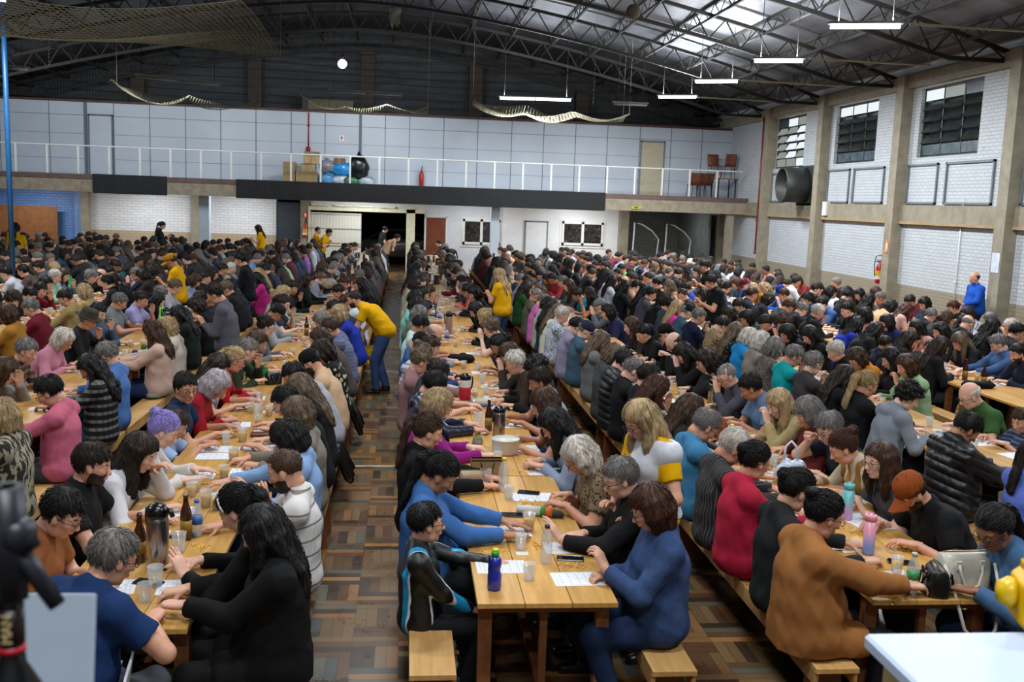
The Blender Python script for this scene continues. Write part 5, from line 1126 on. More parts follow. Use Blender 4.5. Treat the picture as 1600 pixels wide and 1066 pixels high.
PEOPLE = """98 800 R 8c5630 S s K glasses
150 730 R 101012 S s D beard
222 708 R d8d8dc L l D
255 672 R d9d3cd L u P bun
283 655 R 9fb4d8 S s B boy
290 618 R 1b2f4c S s K glasses
318 617 R 8f1420 L m S
341 572 R 9c9ca4 S l D glasses
367 565 R a3121c L p O glasses
388 548 R 2d3a2a L s G
403 533 R 136b2e L l B
417 512 R 6f7478 L u D glasses
432 487 R 9a9ca0 L c K cap=1c1e22
425 470 R 8d8a80 L u O
445 473 R 26304a S p D
400 858 L 0c0c0d L l K
372 795 L 101011 L p K band
452 738 L d6d3d0 S b B beard
452 683 L 7f9fc9 L m K glasses
461 650 L 7c766c L m A
447 628 L 111114 S s K
470 606 L 17171a L l A
461 585 L a2a3ab L s K
485 565 L c9a886 S c K cap=111112 beard
505 548 L 17171a L m D
500 530 L 4a4440 L m B
516 513 L 5a6284 L s B glasses
504 506 L 6e6a68 L m G
526 495 L 22349c L m O
541 474 L c8ccd2 S s B glasses
524 481 L 2a2a2c L s K
530 459 L 3a3a38 L s K
674 815 R 0e0f12 L s K boy glasses
688 752 R 2a5ea0 L p K curly
671 676 R 0f0f11 L p B
686 634 R 8b1a77 L m O glasses
677 602 R 1a2036 L s K
680 576 R 2a2c30 S s D
654 572 R 8f6a6a L u A
657 553 R b8b8bc L u A
675 549 R 2a3f70 L s B
655 536 R 30548c L c K cap=0c0c0e
677 520 R 8c93a4 L n G glasses
657 509 R b9d2cb S s K
655 492 R 5f6a5a L m G
651 477 R 7cc0b8 L m K
637 465 R a09a80 L m K
1015 795 L 1a3462 L m R glasses
966 748 L 131315 L s G glasses
907 710 L 7d6a50 S m W glasses
868 660 L 8793ab L l K glasses
850 632 L 1a1a1c S m B
842 597 L 8e97a5 S s D
808 575 L 3a3028 L s W
836 572 L 111113 L k K
766 512 L 17181b S k A
781 537 L 1c1c1f S p K
797 553 L 2c2826 L m B
757 497 L 141416 L u O
744 481 L 1a1a1c L l K
1288 806 R 9c6636 L u K glasses
1249 770 R 1d1f20 L u K
1180 722 R a81d38 L u K glasses
1139 700 R 2c2a2c L s W
1077 662 R 3f7ba3 S s G glasses
1115 671 R 8a8e96 L m E boy
1074 637 R 1d1d1b L l B
1036 607 R 15171b L s D beard
997 610 R 241a1b L l R
980 585 R 131416 L s G
970 564 R 1d2122 L s K
944 563 R 43454a L m A
938 533 R 6b6d6c L l A
916 516 R 3f5a6c L c G cap=272a40
882 510 R 8e8aa2 L s K
873 491 R bcc5d4 L s W
859 488 R cfd2b8 L l A
838 487 R 30364a L l K
836 470 R c869ae S s G
845 480 R a3a797 L m D
1549 824 L 3c6288 L p K glasses
1424 763 L 111214 S c K cap=8a4418 beard
1366 724 L 44464a S l B glasses
1320 700 L c9bda8 L u R
1292 668 L 20242f S s G glasses
1266 646 L 70302a L m G
1215 630 L a8976a L l O
1174 605 L 5c7799 S s K
1135 587 L 4a4a55 L b G glasses
1101 565 L 1a1b1e L m D glasses
1070 550 L 121214 L l K
1053 534 L 111113 L n B glasses beard
1037 521 L 141416 L c K cap=101012
1009 527 L 121315 S p K glasses
963 500 L d7d9de S s K boy
985 512 L 2a2624 L l B
946 490 L 24264a L m K
928 485 L 4a4a52 S s D boy
940 480 L 60646a L c G cap=6e7478
1236 556 R 0e9aa0 L s G glasses
1197 541 R 6d6460 L m G leo
1175 537 R 1c86c8 S m W
1161 539 R 8a8278 L m W
1141 520 R 16161a L l A
1127 507 R 9a8060 L s D leo
1081 495 R 161c36 L s G glasses
1064 488 R 3a5766 L c G cap=141416
1039 480 R 3a424d L s K
1020 480 R d8379a S l O
1267 570 R 3a3638 L s G glasses
1328 592 R 131416 L l D
1365 605 R 121316 L p O
1411 616 R 7f8791 L k K
1480 666 R 141519 L s K
1576 716 R 5d72c4 L p D
1324 556 L 16161a L s W
1362 566 L c07818 L m B glasses
1409 571 L 8fae84 L m B
1537 626 L 35592c S n W glasses
1583 655 L 34405e S s B boy
1460 548 R 101114 S b D
1441 545 R 1c1e36 S s D boy
1511 535 L 17171a S l A glasses
1564 536 L 3f5a86 L s G
1588 553 L 22283a L s K beard
18 470 R 16181a L k D
45 461 R 17181a L s K
65 455 R 7a1c24 L s K
58 494 L a8772c L m B
80 482 L 6f1a2c L s G
125 466 L a08a58 L s D
155 489 R 4a5a70 L s K
139 502 R 191a1c L h G hat=3c3830
181 471 R 6d7378 S s G
100 530 R c9849a L m W glasses
44 549 R 5a3a24 L s G
165 556 L 3f6aa8 L s G glasses
144 572 L 1a1a1c L l K
-1 512 L 131315 S s K
149 458 L a08a58 L m O
222 469 R 9d9ac8 S s D
235 472 R 15161a L l K glasses
249 458 R 8ade68 L s G
238 520 L c8a898 L l B
268 512 L c9bcb0 L m O
282 491 L 17201c L l K
312 469 L 1d2a50 L m B
8 582 R 8a8480 L m B
82 610 L c5647c L s K glasses
20 655 L 9a917c L m O glasses
5 394 R 1c2238 L s K
1 419 R 4f8f78 S s D
39 408 R c9c9cc S s D
62 404 R 2b3022 L c G cap=1b1f2c
78 410 R 6a7078 L s G
100 399 L 2f4c70 L m K
116 408 L 111214 S s D
126 409 L 5a6066 S s D
60 432 R 8fb09a L s W
76 430 R 7f93a8 L l B
80 419 R 12a040 L m O
39 429 R 4a4038 S s K
138 435 R 1a1c20 L k G
152 431 L 2c2c2e L n B
172 428 R e052b8 L u K
180 415 R 4c4a4a L s D
166 400 L 8d98a8 L m D
24 390 R 2a2a34 L s K
30 396 R 3c4048 L s D
48 385 R 1c1e26 L s K
70 391 R 2a2c34 L s K
80 386 R 26262c L s K
99 381 R 30303a L s K
100 374 R 22242c L s K
120 376 R 2a2a2e L s D
130 369 R 2c2c2e L s D
152 368 L 202226 L s B
149 376 L 18181c L s K
168 375 L 2a2a2a L s B
178 384 L 17181c L s K
198 388 L 1a1b20 L s K
136 396 R 1c1c20 L m K
111 392 R c9ccd4 L m W
125 396 L 2a2a2e L s B
185 392 R 15161a L l K
211 428 L 23263a L s G glasses
206 415 L 0f4f52 L l D
221 408 L a8a8ac S s K
232 416 L 6a2a2a L s D
239 430 L 302620 L m D
248 411 L 17181c L l K
214 380 L a8aab2 L s K
226 378 L 26282c L c K cap=1a1a1c
241 379 L 2c2e34 L s K
261 384 L 14161c L s W
268 375 R 1c2430 L s D
280 379 R 2c3a50 L l K
289 382 R 22242a L l D
300 379 L 30343c L s B
309 385 L 1c1c20 L s D
321 386 R 18181c L m K
335 380 R 2a2a30 L s D
345 380 L 1a1a1e L s K
349 390 L 17181c L s D
369 382 R 7da8c8 L s K
386 382 R 8a2430 L m D
304 438 R 8c98b8 L m B
322 436 L 24242a L s D
275 395 R 1a1a1e L m K
292 401 R a8a8a4 L l D
310 398 R 17171b L l K
336 410 R 8c9490 L m A
349 422 L 26262c L s D
360 422 R 4c8a84 L c W cap=c8ccd4
386 404 R 3a3a3c L m D
316 394 R 1c1c20 L s K
426 388 R 3a2020 L s D
435 384 R 6a2a30 L s B
425 396 R 26222a L s D
408 400 R 1a1c24 L s K
419 411 R 86b0e0 L s G
429 410 R 9ac09a L m D
411 420 R 1c2648 L s K
405 428 R b8b0a0 L l O
404 435 R b82878 L l K
446 401 R 3c3a36 L l D
456 401 R 2c4c70 L l D
462 396 R 24445e L c G cap=101116
474 394 R a868b8 L s D
480 382 R 15151a L l K
485 388 R c8ccd4 L s D
455 450 R 14151a L s D
436 460 R 9a9478 L m O
482 440 R 0f1013 L l D
501 428 R 14161c L s D
504 420 R 4a1c24 L m B
520 408 R 26262a L k B
529 390 L 1a1a1e L s D
539 389 L 1c1c20 L s K
548 386 L 5a5a60 L s K
566 392 L 1c1e24 L s K
581 390 L 8c9098 L s W
574 399 L 202428 L s G
571 412 L 15151a L l K
562 431 L 2c2c2c L s G
575 420 L 7c1c20 L l K
550 441 L c84a80 L m B
539 445 L 2c2c30 L s B
588 392 L b8b8c0 L s D
629 391 R 243454 L s K
641 395 R 1c2440 L s K
638 406 R 2a3a5c L m K
629 414 R 14151a L l K
638 421 R 3c6080 L m G
635 434 R b86880 L l K
646 445 R a8a890 L m D
646 430 R 24262a L s K
672 379 L c8a010 S b B
686 381 L 2a1c20 L s K
688 399 L 50545c L s G
684 408 L 2c3440 L c G cap=b8bcc8
692 416 L 1c2030 L s D
700 422 L 5a70a0 S m D
710 434 L 5a1c28 L c K cap=14141a
720 440 L 1c1c20 L s K
725 450 L e0765c L s G
741 459 L 17181b L m K
728 394 R 18181a S l K
740 398 R 5a202c L l D
749 400 R 501c2c L m D
755 402 R 601c28 L s D beard
761 410 R 1c1c20 L l K
779 392 L 4c3c3c L s K
780 400 L b89878 S s W
791 395 L 2a2c40 L s D
796 390 L 3a3034 L s B
778 418 R 9a8a5c L m B
796 415 R 2c2a26 L m K
876 395 L 7c8498 L s K
886 399 L 90a0b8 L s D
895 395 L 5a2028 L s D
908 402 L 60242c L s R
865 405 R 1c1c20 L l D
845 402 R 24242a L m K
835 399 R a8acb4 L m K
829 398 R 2a2a30 L s K
824 415 L 1c2434 L s D
808 450 R 1f4a24 L l D
841 428 R 30547c S s K
839 422 L 5c84a8 S l K
849 435 L 7a1820 L m K
861 440 L a01c2c S s K
878 442 L 4c5048 L s G
886 416 R 15151a L m K
870 411 R 17171c L l K
878 426 R 111115 L l K
905 424 L 15171d L n B
915 409 L b87080 L s K
929 400 L 3c3034 L s B
936 400 L 24242a L s K
928 414 L 26242a L s K
942 419 L 17171b L s D
948 405 R 601c28 L s K
956 404 L 6a2430 L s D
970 408 R 8c98ac L s D
922 435 R c8cce0 L l K
935 440 R b8bcc8 L l K
965 424 R 14151a L b K
986 424 R 8c90b0 L s D
951 435 L 15151a L l K
965 448 R 14161c L l K
978 411 R 1c2430 L s K
992 420 L 6a8a5c L s K
992 436 R a8a0c8 S s D
981 440 R 101218 L n B
902 458 L 0c8ab0 S s D
838 462 R 5c5a50 L b G
999 408 L 9094a0 L s K
1019 400 R 20242c L m K
1036 401 L c06010 L s D
1048 405 R 5c6470 L s K
1068 400 R 1c1c24 L l K
1075 404 L 2c3048 L l K
1096 405 R 8c9098 L m K
1101 408 L 2c2426 L l D
1112 409 R 1c1c22 L s D
1122 414 R 15151a L l K
1135 420 R 8c9098 L m D
1009 416 R 8aa080 S s D
1025 420 L b87478 S m D
1035 426 L 5c5c58 L m A
1039 418 L 2a2228 L s D
1050 420 R 4c4c4a L l A
1048 432 R 15151a L l K
1070 424 R 14151a L l K
1075 411 L 8c3040 L m W
1070 439 L 2a2226 L s K
1088 426 L 4c4040 L m D
1095 445 R 15151c L l K
1005 435 R b87478 S s K
1026 444 L 15151a L s K
1050 450 L b09070 S l A
1074 450 R 1c48a8 L s D
1066 462 L 3c4448 S b D
1151 416 R c8ccd4 L m D
1165 424 R 2c2424 L m K
1154 428 L b8bcc8 L s K
1179 428 R 8c1c48 L l D
1194 425 R b88480 L s K
1148 442 R 2c4870 L m R
1162 444 L 1c3c88 L c G cap=5a1420
1132 440 R 26343c L m G
1181 451 L a07020 L l O
1194 450 L 6a5a40 L m O
1120 480 L 4c4a30 L l K
1136 489 L 3a2a1c L l D
1158 480 L 5c5650 L s D glasses
1166 496 L 3c3e44 L m K glasses
1155 465 R b0a890 L s K
1168 414 R 1a1a20 L s K
1002 450 R c8a088 S s K
1212 419 L 3c3438 L s K
1228 424 R 1c1a1c L l K
1219 432 L 5a3a44 L m D
1208 438 R 8c3a50 L m K
1210 445 R 4c5a2c L s D
1228 442 L 20242c L l D
1219 455 R 1c5aa0 L c B cap=1c2c80
1225 462 R 3c4434 S s B
1249 444 R d0d0d4 S s K beard
1250 439 R 7c1c20 L m D
1274 452 R 2c3234 L s D glasses
1278 446 R 131216 L l K
1298 461 L 1c1a20 L m K
1309 446 L 2c3858 L s G
1324 455 R 15151a L l K
1318 464 R b8bcc4 L m D
1342 459 R 15161a L l K
1371 465 R 5a504c L s G
1378 461 R 3c2c30 L m R
1229 485 R 24282a L s B
1248 486 R 15161a L s G glasses
1281 488 R 17181c L s W
1290 476 R 3f5f98 L s D
1322 485 L 15161a L s K
1221 506 L 15161a L k B
1208 508 R 15161a L s D
1335 478 L 2c3828 L m B
1351 495 R d09898 L m K
1341 509 R 1c2c9c L l K
1384 504 R 1c2450 L m K
1395 485 R c8a078 S m K
1368 519 R 17181a L l K
1265 522 R 0f1012 L l K
1230 520 R 15161a L m K
1412 485 R c0988c L l R
1431 514 L c89088 L l K
1456 494 R 15161c L s G glasses
1478 500 L 2c2c30 L m B
1490 482 L 20242c L s R
1510 492 L b8bcc4 L m D
1534 510 R 17181c L n G
1546 499 L 2c2c34 L s G
1558 514 R 15151a L l K
1579 514 L 3c3c40 L s W
1595 518 R 17181c L s K
1509 510 R 15151a L p K
1468 518 R 17171c L l K
1474 540 R 17171a L l D
1384 540 R 1c1a1a L l D
1390 560 R 1a1a1c L l K"""
# ---------------------------------------------------------------- naming helpers
PAL = {'black': '101012', 'charcoal': '2a2a2e', 'dark grey': '44464c', 'grey': '7c8088', 'light grey': 'a8abb0', 'white': 'd4d4d8', 'cream': 'c9c0a0', 'beige': 'b8a078', 'tan': 'a08055', 'brown': '5a3a24', 'rust': '8a4420', 'orange': 'c07020', 'mustard': 'a88020', 'yellow': 'd8b010', 'olive': '3a4028', 'dark green': '1f4a28', 'green': '129a40', 'pale green': '8fb09a', 'teal': '0e8a90', 'turquoise': '30a8b8', 'light blue': '86a8d0', 'blue': '2a5ea0', 'bright blue': '1c50c0', 'steel blue': '4a6888', 'navy': '161f3c', 'purple': '5a3a80', 'lavender': '9a98c0', 'pink': 'd078a0', 'rose': 'b87478', 'magenta': '9a1c78', 'red': 'a01824', 'maroon': '5c1c28', 'coral': 'e0705a', 'mauve': '7a5a64'}
def cname(h):
    a = [int(h[i:i+2], 16) for i in (0, 2, 4)]
    return min(PAL, key=lambda n: sum((x-y)**2 for x, y in zip(a, [int(PAL[n][i:i+2], 16) for i in (0, 2, 4)]))).replace(' ', '-')
HNAME = {'K': 'black', 'D': 'dark-brown', 'B': 'brown', 'O': 'blond', 'A': 'ash-blond', 'G': 'grey', 'W': 'white', 'R': 'auburn', 'E': 'ginger', 'S': 'silver', 'P': 'lilac'}
SNAME = {'s': 'short %s hair', 'b': 'cropped %s hair', 'm': 'chin-length %s hair', 'l': 'long %s hair', 'p': '%s ponytail', 'u': '%s hair bun', 'k': 'curly %s hair', 'n': 'balding head', 'c': 'cap', 'h': 'brimmed hat'}
ORDN = 'first second third fourth fifth sixth seventh eighth ninth tenth eleventh twelfth thirteenth fourteenth fifteenth sixteenth seventeenth eighteenth nineteenth twentieth'.split()+['twenty-'+w_ for w_ in 'first second third fourth fifth sixth seventh eighth ninth'.split()]+['thirtieth']+['thirty-'+w_ for w_ in 'first second third fourth fifth sixth seventh eighth ninth'.split()]+['fortieth']+['forty-'+w_ for w_ in 'first second third fourth fifth'.split()]
# ---------------------------------------------------------------- seated people: pixel of the head -> seat
def bench_x(k, f): return tx(k)-.22 if f == 'R' else tx(k)+TW+.285
def head_local(lean, hp, sc=1.0):
    P = dict(sex='M', lean=lean, hp=hp, hy=0, handL=(.42, .12, .8), handR=(.42, -.12, .8)); K = skeleton(P); return K['hc'][0]*sc, K['hc'][2]*sc
LT = [(a, head_local(a, .5)) for a in np.linspace(-.06, .62, 18)]
def locate(x, y, f, sc=1.0):
    best = None; q = at(x, y, 1.12)
    for ff in ('R', 'L'):
        d = 1 if ff == 'R' else -1
        for k in range(-6, 5):
            bx = bench_x(k, ff); off = (q[0]-bx)*d-.2; cost = abs(off)+(0 if ff == f else .32)
            if best is None or cost < best[0]: best = (cost, k, ff, bx, d)
    _, k, ff, bx, d = best; r = None
    for a, (hx, hz) in LT:
        q = at(x, y, hz*sc); e = (q[0]-bx)*d-hx*sc
        if r is None or abs(e) < abs(r[0]): r = (e, a, q[1])
    return k, ff, bx, d, r[1], max(-.07, min(.07, r[0])), float(r[2])
SEATS = []
for ln in PEOPLE.split('\n'):
    t = ln.split(); x, y, f, c, sl, st, hcx = float(t[0]), float(t[1]), t[2], t[3], t[4], t[5], t[6]; ex = t[7:]
    sc = .84 if 'boy' in ex else 1.0
    k, ff, bx, d, lean, dx, Y = locate(x, y, f, sc)
    SEATS.append(dict(k=k, f=ff, Y=Y, lean=lean, dx=dx, c=c, sl=sl, st=st, hc=hcx, ex=ex, sc=sc, px=(int(x), int(y))))
# spread along each bench
def rows():
    R = {}
    for s_ in SEATS: R.setdefault((s_['k'], s_['f']), []).append(s_)
    for v in R.values(): v.sort(key=lambda a: a['Y'])
    return R
for key, v in rows().items():
    for it in range(30):
        for a, b in zip(v[:-1], v[1:]):
            g = b['Y']-a['Y']; need = .47
            if g < need: e = (need-g)/2; a['Y'] -= e*.6; b['Y'] += e*1.4
# fill the seats that the crowd hides
frs = random.Random(11); DARK = '16161a 1c1d22 22242a 2a2a30 15151a 1c2236 30343c 3a2a2c 3c4048 17181c 26262c 4a4c54 5a1c28 2c3c58 6a6e76 8c90a0 1a1a1e 101114 243454 a8a8b0'.split()
def inframe(X, Y, Z):
    v = np.array([X, Y, Z-CH]); w_ = v@AF; return w_ > 0 and -20 < 800+CF*(v@AR)/w_ < 1620 and 533-CF*(v@AU)/w_ < 1120
for k in range(-6, 5):
    for ff in 'RL':
        have = sorted(s_['Y'] for s_ in SEATS if (s_['k'], s_['f']) == (k, ff)); y = max(START[k]+.3, 12.5)
        while y < 33.3:
            pr = .12 if y < 17 else (.45 if y < 24 else .93)
            if all(abs(y-h_) > .50 for h_ in have) and frs.random() < pr and inframe(bench_x(k, ff), y, 1.2):
                st = frs.choice('sssslllmmpbuk'); SEATS.append(dict(k=k, f=ff, Y=y, lean=frs.uniform(0, .35), dx=0, c=frs.choice(DARK), sl=frs.choice('LLS'), st=st, hc=frs.choice('KKKDDDBAG'), ex=[], sc=1.0, px=None)); y += .56
            else: y += .2
SEATS.sort(key=lambda a: a['Y'])
N_IND = 284
IND, FAR = SEATS[:N_IND], SEATS[N_IND:]
RS_ = {-6: 'sixth-left', -5: 'fifth-left', -4: 'fourth-left', -3: 'third-left', -2: 'second-left', -1: 'aisle-left', 0: 'aisle-right', 1: 'second-right', 2: 'third-right', 3: 'fourth-right', 4: 'fifth-right'}
PAT = {(452, 738): 'sparse_stripe', (515, 513): 'stripe', (516, 513): 'stripe', (505, 548): 'floral', (688, 752): 'denim', (1015, 795): 'denim', (1549, 824): 'denim', (907, 710): 'leopard', (1139, 700): 'pinstripe', (1320, 700): 'wide_stripe', (1197, 541): 'leopard', (1127, 507): 'leopard', (1141, 520): 'dots', (1480, 666): 'puffer', (970, 564): 'puffer', (20, 655): 'zebra', (350, 790): 'plaid', (44, 549): 'plaid', (674, 815): 'track', (452, 683): 'denim', (873, 491): 'leopard', (1583, 655): 'stripe', (657, 553): 'stripe', (677, 602): 'leather', (997, 610): 'leather', (282, 491): 'leather', (144, 572): 'plaid', (165, 556): 'denim', (125, 466): 'jersey', (657, 509): 'jersey', (1404, 485): 'wide_stripe', (1510, 492): 'zebra'}
HOOD = {(172, 868), (1411, 616), (461, 585), (1480, 666), (367, 565), (657, 553), (677, 602)}
COLLAR = {(516, 513), (1077, 662), (1174, 605), (1015, 795), (966, 748), (388, 548), (882, 510), (836, 470), (452, 683), (1135, 587), (1215, 630)}
JEANS = {(1180, 722), (1015, 795), (1549, 824), (1460, 548), (452, 683), (1077, 662), (1366, 724)}
FATS = {(1015, 795): .8, (1288, 806): .95, (1180, 722): .7, (1424, 763): .9, (400, 858): .6, (452, 738): .4, (907, 710): .8, (966, 748): .75, (1480, 666): .8, (1366, 724): .5, (1139, 700): .6, (688, 752): .6, (485, 565): .7}
HP = {(400, 858): (.5, -.35), (372, 795): (.6, -.2), (1366, 724): (.15, .25), (541, 474): (.1, 1.3), (150, 730): (.25, 0), (290, 618): (.2, -.9), (674, 815): (.05, .1), (1549, 824): (.55, .3), (1424, 763): (.75, .2), (1015, 795): (.45, 0), (98, 800): (.55, -.15), (1215, 630): (.55, .2), (1583, 655): (.35, .3), (452, 738): (.4, -.1), (1292, 668): (.5, .3), (1020, 480): (.1, -2.0)}
ARMS = {(400, 858): dict(handL=(.34, .02, .84), handR=(.36, -.24, .82), hpose='pinch'), (372, 795): dict(handL=(.40, .05, .82), handR=(.38, -.20, .82)), (98, 800): dict(handL=(.34, .10, .80), handR=(.36, -.12, .82)), (966, 748): dict(handL=(.46, .10, .82), handR=(.30, -.10, .80)), (907, 710): dict(handL=(.34, .12, .84), handR=(.30, -.06, .86), hpose='pinch'), (674, 815): dict(handL=(.52, .02, .90), handR=(.30, -.05, .60), hpose='rest'), (1015, 795): dict(handL=(.30, .03, .84), handR=(.26, -.04, .80), hpose='pinch'), (688, 752): dict(handL=(.50, .10, .82), handR=(.44, -.12, .82)),
        (1288, 806): dict(handL=(.34, .02, .83), handR=(.42, -.14, .84), poleL=(-.2, .9, -.6), poleR=(-.2, -.9, -.6)), (452, 683): dict(handR=(.55, -.10, .82), handL=(.30, .18, .82)), (1053, 534): dict(handL=(.30, .06, 1.0), handR=(.30, -.05, 1.0), hpose='fist'), (1292, 668): dict(handL=(.36, .12, .82), handR=(.30, -.10, 1.06), hpose='fist'),
        (222, 708): dict(handR=(.42, -.14, .81), handL=(.34, .06, 1.02), hpose='rest'), (1366, 724): dict(handL=(.44, .16, .82), handR=(.38, -.10, .84)), (1424, 763): dict(handL=(.40, .22, .82), handR=(.44, -.20, .82)), (1101, 565): dict(handL=(.24, .04, 1.02), handR=(.4, -.15, .82), hpose='fist')}
SKN = {(222, 708): 2, (452, 738): 0, (98, 800): 2, (150, 730): 4, (1549, 824): 5, (1366, 724): 6, (688, 752): 3, (674, 815): 4, (400, 858): 2, (372, 795): 2, (1424, 763): 0, (1288, 806): 0, (966, 748): 2, (1180, 722): 1, (671, 676): 0}
MOVE = {(400, 858): (.02, .22, .10)}
cnt = {}; SEATED = []
for i, s_ in enumerate(IND):
    k, ff, Y = s_['k'], s_['f'], s_['Y']; d = 1 if ff == 'R' else -1; lod = 0 if Y < 9.2 else 1; seed = 100+i; rs = random.Random(seed); px = s_['px']
    cnt[(k, ff)] = cnt.get((k, ff), 0)+1; n = cnt[(k, ff)]
    sex = 'F' if s_['st'] in 'lmpu' else 'M'
    if px in ((1324, 556), (1197, 541)): sex = 'F'
    near = Y < 12.5
    if near:
        P = dict(sex=sex, lean=s_['lean'], hp=.35+.4*rs.random(), hy=rs.uniform(-.3, .3), px=s_['dx']/s_['sc'], fat=rs.uniform(.05, .42), handL=(.36+rs.uniform(-.03, .10), .12+rs.uniform(-.06, .08), .818/s_['sc']), handR=(.36+rs.uniform(-.03, .10), -.12+rs.uniform(-.08, .06), .818/s_['sc']), hpose=rs.choice(['rest', 'flat', 'pinch', 'rest']), spread=rs.uniform(0, .04), knee=rs.uniform(.36, .42), ank=rs.uniform(-.16, .0))
        if rs.random() < .18: P['handL'] = (P['px']+s_['lean']*.5+.20, .05, .97); P['poleL'] = (.1, .8, -1.0); P['aimL'] = (.2, -.1, 1)
        if px in HP: P['hp'], P['hy'] = HP[px][0], HP[px][1]
        if px in ARMS: P.update(ARMS[px])
        if px in FATS: P['fat'] = FATS[px]
        if px in HOOD: P['hood'] = True
        if px in COLLAR: P['collar'] = True
        if px in ((400, 858), (1288, 806)): P['coat'] = True; P['thick'] = .022
        if px and PAT.get(px) == 'puffer': P['thick'] = .034; P['hood'] = True
        pkey = None
    else:
        li = min(3, max(0, int(round(s_['lean']/.15)))); vi = i % 4; lean = li*.15
        hx0 = head_local(s_['lean'], .5)[0]; hx1 = head_local(lean, .5)[0]
        P = dict(sex=sex, lean=lean, hp=(.35, .55, .45, .7)[vi], hy=(0, .3, -.3, .1)[vi], fat=(.2, .4, .3, .5)[vi], handL=(.44, .14, .815) if vi != 2 else (lean*.5+.22, .06, .98), handR=(.40, -.13, .815), hpose=('rest', 'flat', 'rest', 'pinch')[vi])
        if vi == 2: P['poleL'] = (.1, .8, -1.0); P['aimL'] = (.2, -.1, 1)
        s_['dx'] = s_['dx']+hx0-hx1; pkey = ('mid', li, vi)
    P['sleeve'] = s_['sl']; P['hs'] = 1.08 if s_['sc'] < 1 else 1.0
    if px == (674, 815): P['open'] = True
    bx = bench_x(k, ff); pat = PAT.get(px, 'plain')
    if not near: pat = pat if pat in ('leopard', 'stripe', 'zebra', 'denim', 'dots', 'floral') else 'plain'
    capc = next((e[4:] for e in s_['ex'] if e[:4] in ('cap=', 'hat=')), None); gl = 'glasses' in s_['ex']
    hd = SNAME[s_['st']]; hd = hd % HNAME[s_['hc']] if '%s' in hd else ((cname(capc or '202226')+' '+hd))
    if gl: hd += ', glasses'
    lab = 'person in %s %s, %s, %s along %s bench of %s row' % (cname(s_['c']), 'top' if s_['sl'] == 'L' else 'tee', hd, ORDN[n-1], 'left' if ff == 'R' else 'right', RS_[k])
    xoff = (s_['dx'] if not near else 0)*d
    mv = MOVE.get(px, (0, 0, 0)); o, K = person(P, (bx+xoff+mv[0], Y+mv[1], 0), (0 if d > 0 else PI)+mv[2], s_['c'], (s_['st'], s_['hc']), lod, seed, pkey, skin_i=SKN.get(px, rs.choice([0, 0, 1, 2, 4, 6, 3, 2] if s_['hc'] in 'KD' else [0, 2, 4, 6, 1])), pants='0e0e10' if px == (400, 858) else ('1e2f50' if (px in JEANS or rs.random() < .3) else rs.choice(['15161a', '1a1c22', '3a3c42', '14161c'])), shoes=rs.choice(['141414', '2a201a', '5a5a5a', 'a0a0a0']), label=lab, group='people seated at the tables', pattern=pat, scale=s_['sc'], cap=capc, glasses=gl and near, beard='beard' in s_['ex'] and near, band='band' in s_['ex'])
    s_['n'] = n; s_['obj'] = o; SEATED.append(s_)
# ---------------------------------------------------------------- standing people and the one seated at the table end
def standing(px, py, rz, shirt, hair, label, lean=.05, hp=.3, hy=0, pat='plain', sex='M', sleeve='S', hands=None, sc=1.0, lod=1, Y=None, pants='1a1c22', seed=0, poses=None, **kw):
    P = dict(sex=sex, stand=True, lean=lean, hp=hp, hy=hy, sleeve=sleeve, fat=kw.pop('fat', .3), footL=(.03, .10, 0), footR=(-.05, -.10, 0), hpose='rest', handL=(.27, .05, 1.20), handR=(.28, -.07, 1.16), aimL=(.5, -.2, .8), aimR=(.5, .2, .8))
    if hands: P.update(hands)
    if poses: P.update(poses)
    K = skeleton(P); hz = K['hc'][2]*sc; q = at(px, py, hz) if Y is None else aty(px, py, Y); c, s_ = math.cos(rz), math.sin(rz); hx, hy_ = K['hc'][0]*sc, K['hc'][1]*sc
    loc = (q[0]-(c*hx-s_*hy_), q[1]-(s_*hx+c*hy_), 0)
    return person(P, loc, rz, shirt, hair, lod, 900+seed, None, skin_i=kw.pop('skin', 0), pants=pants, label=label, group='people standing in the hall', pattern=pat, scale=sc, **kw)[0], K, loc
YEL = 'e0a800'
HANG = dict(handL=(.10, .24, .82), handR=(.10, -.24, .82), aimL=(.1, 0, -1), aimR=(.1, 0, -1))
o, K, loc = standing(267, 408, PI, YEL, ('c', 'D'), 'person standing in yellow polo shirt and mustard cap, holding a sheet', hp=.45, cap='b07a10', seed=1, skin=3, poses=dict(collar=True))
standing(336, 460, PI, '55545e', ('s', 'D'), 'person standing in dark grey shirt counting notes, yellow pouch under arm', hp=.5, sleeve='L', seed=2, poses=dict(collar=True), lean=.1)
standing(376, 407, PI, '101114', ('s', 'K'), 'person standing in black shirt and jeans beside the grey-shirted person', hp=.35, pants='26395c', sleeve='L', seed=3)
VOL = standing(553, 468, PI, YEL, ('b', 'D'), 'volunteer person in yellow polo bending over with a yellow bottle crate', lean=.80, hp=.35, pants='2c4878', seed=4, lod=0, poses=dict(collar=True, footL=(.12, .12, 0), footR=(-.02, -.10, 0)), hands=dict(handL=(.62, .10, .92), handR=(.34, -.22, .88), aimR=(.2, 0, -1), aimL=(.8, 0, -.3)), hy=0, shoes='2a1a12', fat=.4, beard=True, sc=.96)
standing(779, 430, PI*.80, YEL, ('l', 'O'), 'person standing in yellow shirt and jeans with very long blond hair', hp=.25, sex='F', pants='2c4878', seed=5, sc=.96)
TW_ = standing(1000, 657, PI*1.12, YEL, ('l', 'O'), 'person standing in yellow shirt with white towel over shoulders and glasses', hp=.55, sex='F', seed=6, lod=0, glasses=True, sc=.97, hands=dict(handL=(.20, .20, .95), handR=(.26, -.06, 1.0)))
